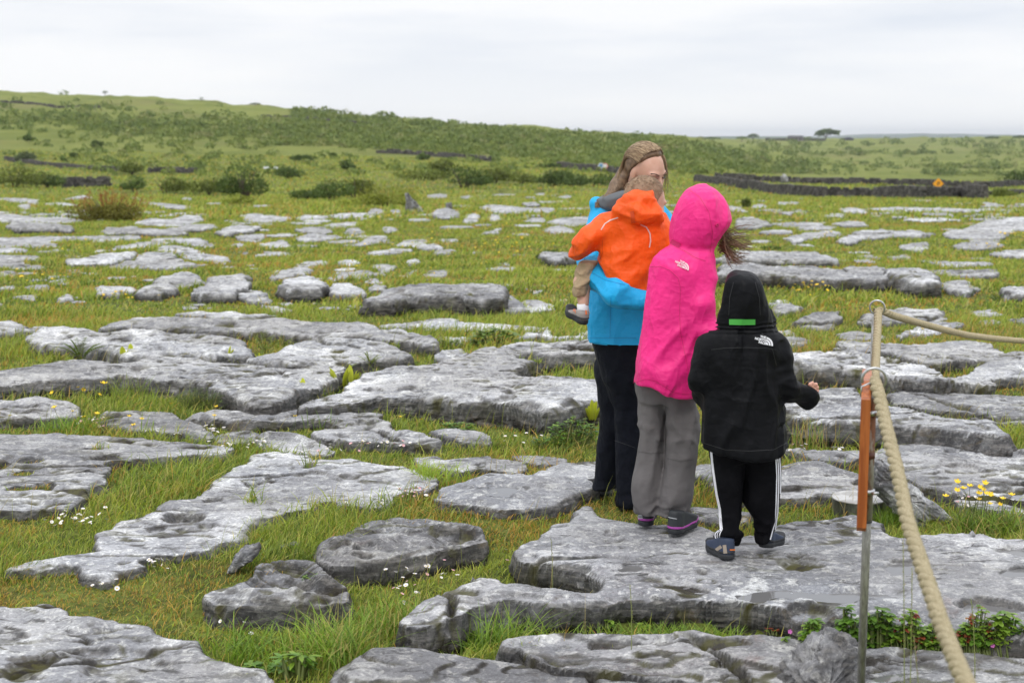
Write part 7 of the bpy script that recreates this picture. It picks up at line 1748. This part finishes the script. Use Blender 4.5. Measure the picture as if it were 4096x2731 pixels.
        if rng.random() < .5: P = np.concatenate([P, [np.array(q(2425+rng.uniform(-14, 14), 795+rng.uniform(-10, 10), -.06+rng.uniform(-.02, .02)))], [np.array(q(2392+rng.uniform(-14, 14), 822+rng.uniform(-12, 10), -.07))]])
        paths.append(P)
    for i in range(34):   # loose strands in the wind
        s = loc(rng.uniform(-.05, .02), rng.uniform(-.05, .04), .118); e = np.array(q(2665+rng.uniform(-25, 40), 600+rng.uniform(-20, 190), rng.uniform(-.1, .1))); m_ = (s+e)/2+np.array([.01, 0, rng.uniform(-.01, .03)]); t = np.linspace(0, 1, 9)[:, None]; paths.append((1-t)**2*s+2*(1-t)*t*m_+t*t*e)
    for i in range(34):   # lock falling beside the far cheek
        s = loc(.030+rng.uniform(0, .02), .045+rng.uniform(-.01, .01), .088); m_ = loc(.078, .068+rng.uniform(-.008, .010), .045); e = loc(.060+rng.uniform(-.02, .02), .078+rng.uniform(-.01, .025), -.06+rng.uniform(-.05, .03)); t = np.linspace(0, 1, 9)[:, None]; paths.append((1-t)**2*s+2*(1-t)*t*m_+t*t*e)
    mb = MB(); strands(mb, paths, .00085, [(.17, .105, .055), (.30, .20, .11), (.52, .39, .24), (.38, .27, .155), (.20, .125, .07)], rng, 4); mb.build('hair_strands', HAIR, root)
woman()
# ---------------------------------------------------------------- toddler in orange
def toddler():
    Y0 = 6.12; root = empty('person', P3(2520, 1120, Y0)); setp(root, 'toddler in orange hooded raincoat held on the woman\'s arm, one leg dangling', 'person')
    OR = cloth('orange_nylon', (.90, .105, .004), .5, .9, spec=.35); q = lambda x, y, dy=0.0: P3(x, y, Y0+dy)
    tors = [(835, 2470, 2610, .05), (850, 2440, 2640, .075), (870, 2418, 2658, .09), (900, 2408, 2668, .10), (950, 2404, 2672, .105), (1000, 2398, 2665, .108), (1050, 2398, 2645, .11), (1090, 2410, 2625, .11), (1130, 2425, 2605, .11), (1185, 2440, 2590, .10)]
    la = [q(2430, 890, -.0), q(2352, 945, -.03), q(2326, 975, -.02), q(2310, 1003, .02)]; ra = [q(2640, 885, .0), q(2672, 980, -.01), q(2668, 1040, .06)]
    def jac(X, Y, Z):
        d = loft(X, Y, Z, tors, Y0, p=2.3); x0, z0 = q(2441, 1118)[0], q(0, 1118)[2]; sl = (q(0, 1172)[2]-z0)/(q(2573, 0)[0]-x0); d = smax(d, (z0+(X-x0)*sl)-Z, .008)
        d = smax(d, (q(2398, 0)[0]+(q(0, 1040)[2]-Z)*.62)-X, .01)
        d = smin(d, limb(X, Y, Z, la, [.055, .050, .048, .036], .02), .025); d = smin(d, limb(X, Y, Z, ra, [.045, .042, .034], .02), .02)
        # hood lying bunched behind the neck
        h = rcone(X, Y, Z, q(2468, 848, -.07), q(2560, 860, -.10), .028, .040); h = smin(h, rcone(X, Y, Z, q(2560, 860, -.10), q(2628, 868, -.07), .040, .030), .015); h = smin(h, rcone(X, Y, Z, q(2500, 815, -.06), q(2552, 785, -.06), .030, .022), .02)
        h = smin(h, rcone(X, Y, Z, q(2575, 790, -.08), q(2622, 840, -.08), .020, .030), .012); h = smin(h, rcone(X, Y, Z, q(2548, 780, -.06), q(2600, 785, -.06), .018, .018), .01)
        h = smin(h, ellip(X, Y, Z, q(2562, 825, -.06), (.075, .035, .050)), .012)
        return smin(d, h, .010)
    def fo(X, Y, Z):
        a = folds(X, Y, Z, 71, 9, (1, 1, .5), 1.6, .006); hd = sst(q(0, 900)[2], q(0, 870)[2], Z); return a+hd*folds(X, Y, Z, 75, 15, (.5, 1, 1.4), -.9, .007)
    lo, hi = bbx([q(2280, 1190, -.18), q(2700, 765, .15)], .01); J = solid('raincoat', jac, lo, hi, .0052, OR, root, fo, 1)
    rf = plain('reflective_piping', (.72, .5, .44), .4); sm = plain('seam_orange', (.6, .06, .003), .5)
    ribbon('piping', J, [(2404, 920), (2420, 896), (2445, 880), (2473, 870)], 4.5, rf, J, n=24); ribbon('piping', J, [(2562, 897), (2585, 908), (2600, 935), (2602, 965), (2597, 990)], 5, rf, J, n=24)
    ribbon('hood_tab', J, [(2530, 845), (2534, 890)], 16, sm, J, off=.004, n=8); ribbon('seam', J, [(2408, 960), (2412, 1010), (2400, 1040)], 1.8, sm, J)
    hc = np.array(q(2578, 812, .03)); A = A_of(R(62), R(-14))
    def body(X, Y, Z):
        d = head_sdf(X, Y, Z, hc, A, .92); d = smin(d, rcone(X, Y, Z, tuple(hc-[0, 0, .05]), q(2540, 880), .038, .042), .02); d = smin(d, rcone(X, Y, Z, q(2530, 930), q(2520, 1100), .08, .085, 1.2), .03)
        d = smin(d, limb(X, Y, Z, la+[q(2316, 1012, .05)], [.03, .026, .024, .018, .022]), .02); d = smin(d, limb(X, Y, Z, ra+[q(2640, 1050, .09)], [.028, .024, .018, .02]), .02)
        d = smin(d, limb(X, Y, Z, [q(2470, 1070, .08), q(2348, 1085, .06), q(2330, 1130, .04), q(2334, 1215, .02)], [.055, .042, .036, .024]), .02); return smin(d, limb(X, Y, Z, [q(2560, 1100, .05), q(2660, 1120, .14), q(2660, 1250, .14)], [.052, .038, .024]), .02)
    lo, hi = bbx([q(2280, 1260, -.1), q(2690, 670, .28)], .01); zf = q(0, 850)[2]
    V, F = nets(body, np.arange(lo[0], hi[0], .0045), np.arange(lo[1], hi[1], .0055), np.concatenate([np.arange(lo[2], zf, .0065), np.arange(zf, hi[2], .0036)])); obj('body', V, F, SKIN, root)
    HN = NT('toddler_hair'); HN.set(HN.mix(HN.mr(HN.tex(80, 4, .7, HN.pos(kind='World')), .35, .65), (.27, .17, .10), (.31, .20, .12)), .6); HN = HN.m; s_ = .92
    def hair(X, Y, Z):
        px, py, pz = X-hc[0], Y-hc[1], Z-hc[2]; u = (A[0][0]*px+A[0][1]*py+A[0][2]*pz)/s_; v = (A[1][0]*px+A[1][1]*py+A[1][2]*pz)/s_; w_ = (A[2][0]*px+A[2][1]*py+A[2][2]*pz)/s_
        d = (np.sqrt(((u+.008)/.104)**2+(v/.082)**2+((w_-.027)/.098)**2)-1)*.08; line = u-.066+np.abs(v)*.30+np.clip(.07-w_, 0, 1)*.45; return smax(smax(d, line, .006), -.060-w_, .01)*s_
    lo, hi = bbx([hc-.11, hc+.12], .01); solid('hair', hair, lo, hi, .0036, HN, root, lambda X, Y, Z: vn(X*90, Y*90, Z*90, 3)*.0015)
    rng = np.random.default_rng(4); paths = []; loc = lambda u, v, w: hc+s_*(A[0]*u+A[1]*v+A[2]*w)
    for i in range(900):
        v0 = rng.uniform(-1, 1); a = rng.uniform(-.6, 2.9); d_ = np.array([math.cos(a)*math.sqrt(1-v0*v0*.9), v0, math.sin(a)*math.sqrt(1-v0*v0*.9)]); P0 = loc(-.008+d_[0]*.104, d_[1]*.082, .027+d_[2]*.098)
        if d_[0]*.104-.008-.066+abs(d_[1]*.082)*.30+max(0, .07-(.027+d_[2]*.098))*.45 > -.002 or .027+d_[2]*.098 < -.05: continue
        tg = np.array([.4, .1, -.4 if d_[0] < .2 else .2])+rng.normal(0, .25, 3); tg -= d_*np.dot(tg, d_); tw = A[0]*tg[0]+A[1]*tg[1]+A[2]*tg[2]; o_ = A[0]*d_[0]+A[1]*d_[1]+A[2]*d_[2]
        paths.append(np.array([P0, P0+tw*.012+o_*.002, P0+tw*.024+o_*.004]))
    mb = MB(); strands(mb, paths, .0011, [(.27, .17, .10), (.31, .205, .125), (.35, .24, .15)], rng, 3); mb.build('hair_strands', HAIR, root)
    KH = cloth('khaki', (.44, .33, .205), .8, 1.2, spec=.2)
    tr = [(1050, 2318, 2390, .055, .04), (1080, 2310, 2384, .055, .04), (1120, 2302, 2374, .052, .03), (1140, 2296, 2360, .05, .03), (1165, 2291, 2357, .05, .03), (1188, 2297, 2352, .045, .03)]
    def kh(X, Y, Z):
        d = loft(X, Y, Z, tr, Y0); d = np.maximum(d, q(0, 1192)[2]+.25*(X-q(2292, 0)[0])*-1.0-Z); b = limb(X, Y, Z, [q(2345, 1090, .06), q(2440, 1080, .09), q(2560, 1060, .09), q(2640, 1100, .16), q(2655, 1180, .18)], [.05, .055, .06, .05, .045], .02); return smin(d, b, .02)
    lo, hi = bbx([q(2275, 1215, -.10), q(2700, 1040, .24)], .01); K = solid('trousers', kh, lo, hi, .0055, KH, root, lambda X, Y, Z: folds(X, Y, Z, 81, 16, (1, 1, 1.3), .3, .004))
    ribbon('cuff', K, [(2294, 1150), (2322, 1156), (2354, 1156)], 3, plain('seam_khaki', (.30, .22, .13), .8), K)
    V, F = tube([q(2330, 1214, .02), q(2332, 1232, .02), q(2334, 1256, .02)], [.025, .026, .028], 16); obj('sock', V, F, plain('white_sock', (.8, .8, .82), .9), root)
    gm = plain('grey_mesh_shoe', (.30, .27, .25), .8); dk = plain('charcoal_rubber', (.045, .045, .05), .6); og = plain('orange_stripe', (.7, .16, .04), .5)
    hp = np.array(q(2340, 1300, -.02)); tp = np.array(q(2283, 1262, .06)); r, u = shoe(root, hp, tp, .125, .066, .058, (gm, dk, RUB)); ribbon('stripe', u, [(2342, 1232), (2344, 1258)], 6, og, r, off=.003, n=8)
    for k in range(3): ribbon('stripe', u, [(2284+k*7, 1222+k*6), (2290+k*7, 1240+k*6)], 3, og, r, off=.003, n=6)
    hp = np.array(q(2655, 1275, .14)); shoe(root, hp, hp+np.array([.05, .09, -.02]), .125, .066, .058, (gm, dk, RUB))
toddler()
# ================================================================ air
HAZE = True
if HAZE:
    hm = bpy.data.materials.new('haze'); hm.use_nodes = True; t = hm.node_tree; t.nodes.clear()
    o_ = t.nodes.new('ShaderNodeOutputMaterial'); v_ = t.nodes.new('ShaderNodeVolumePrincipled')
    v_.inputs['Color'].default_value = (.86, .92, 1.0, 1); v_.inputs['Density'].default_value = .00010; v_.inputs['Anisotropy'].default_value = .3
    t.links.new(v_.outputs[0], o_.inputs['Volume'])
    V, F = box((0, 4400, 100), (24000, 10200, 330)); V[V[:, 2] < 0, 2] = -60; V[V[:, 2] > 0, 2] = 48
    hz_ = obj('haze', V, F, hm, smooth=False); setp(hz_, kind='stuff')
    hm.cycles.homogeneous_volume = True
    sc.cycles.volume_bounces = 0
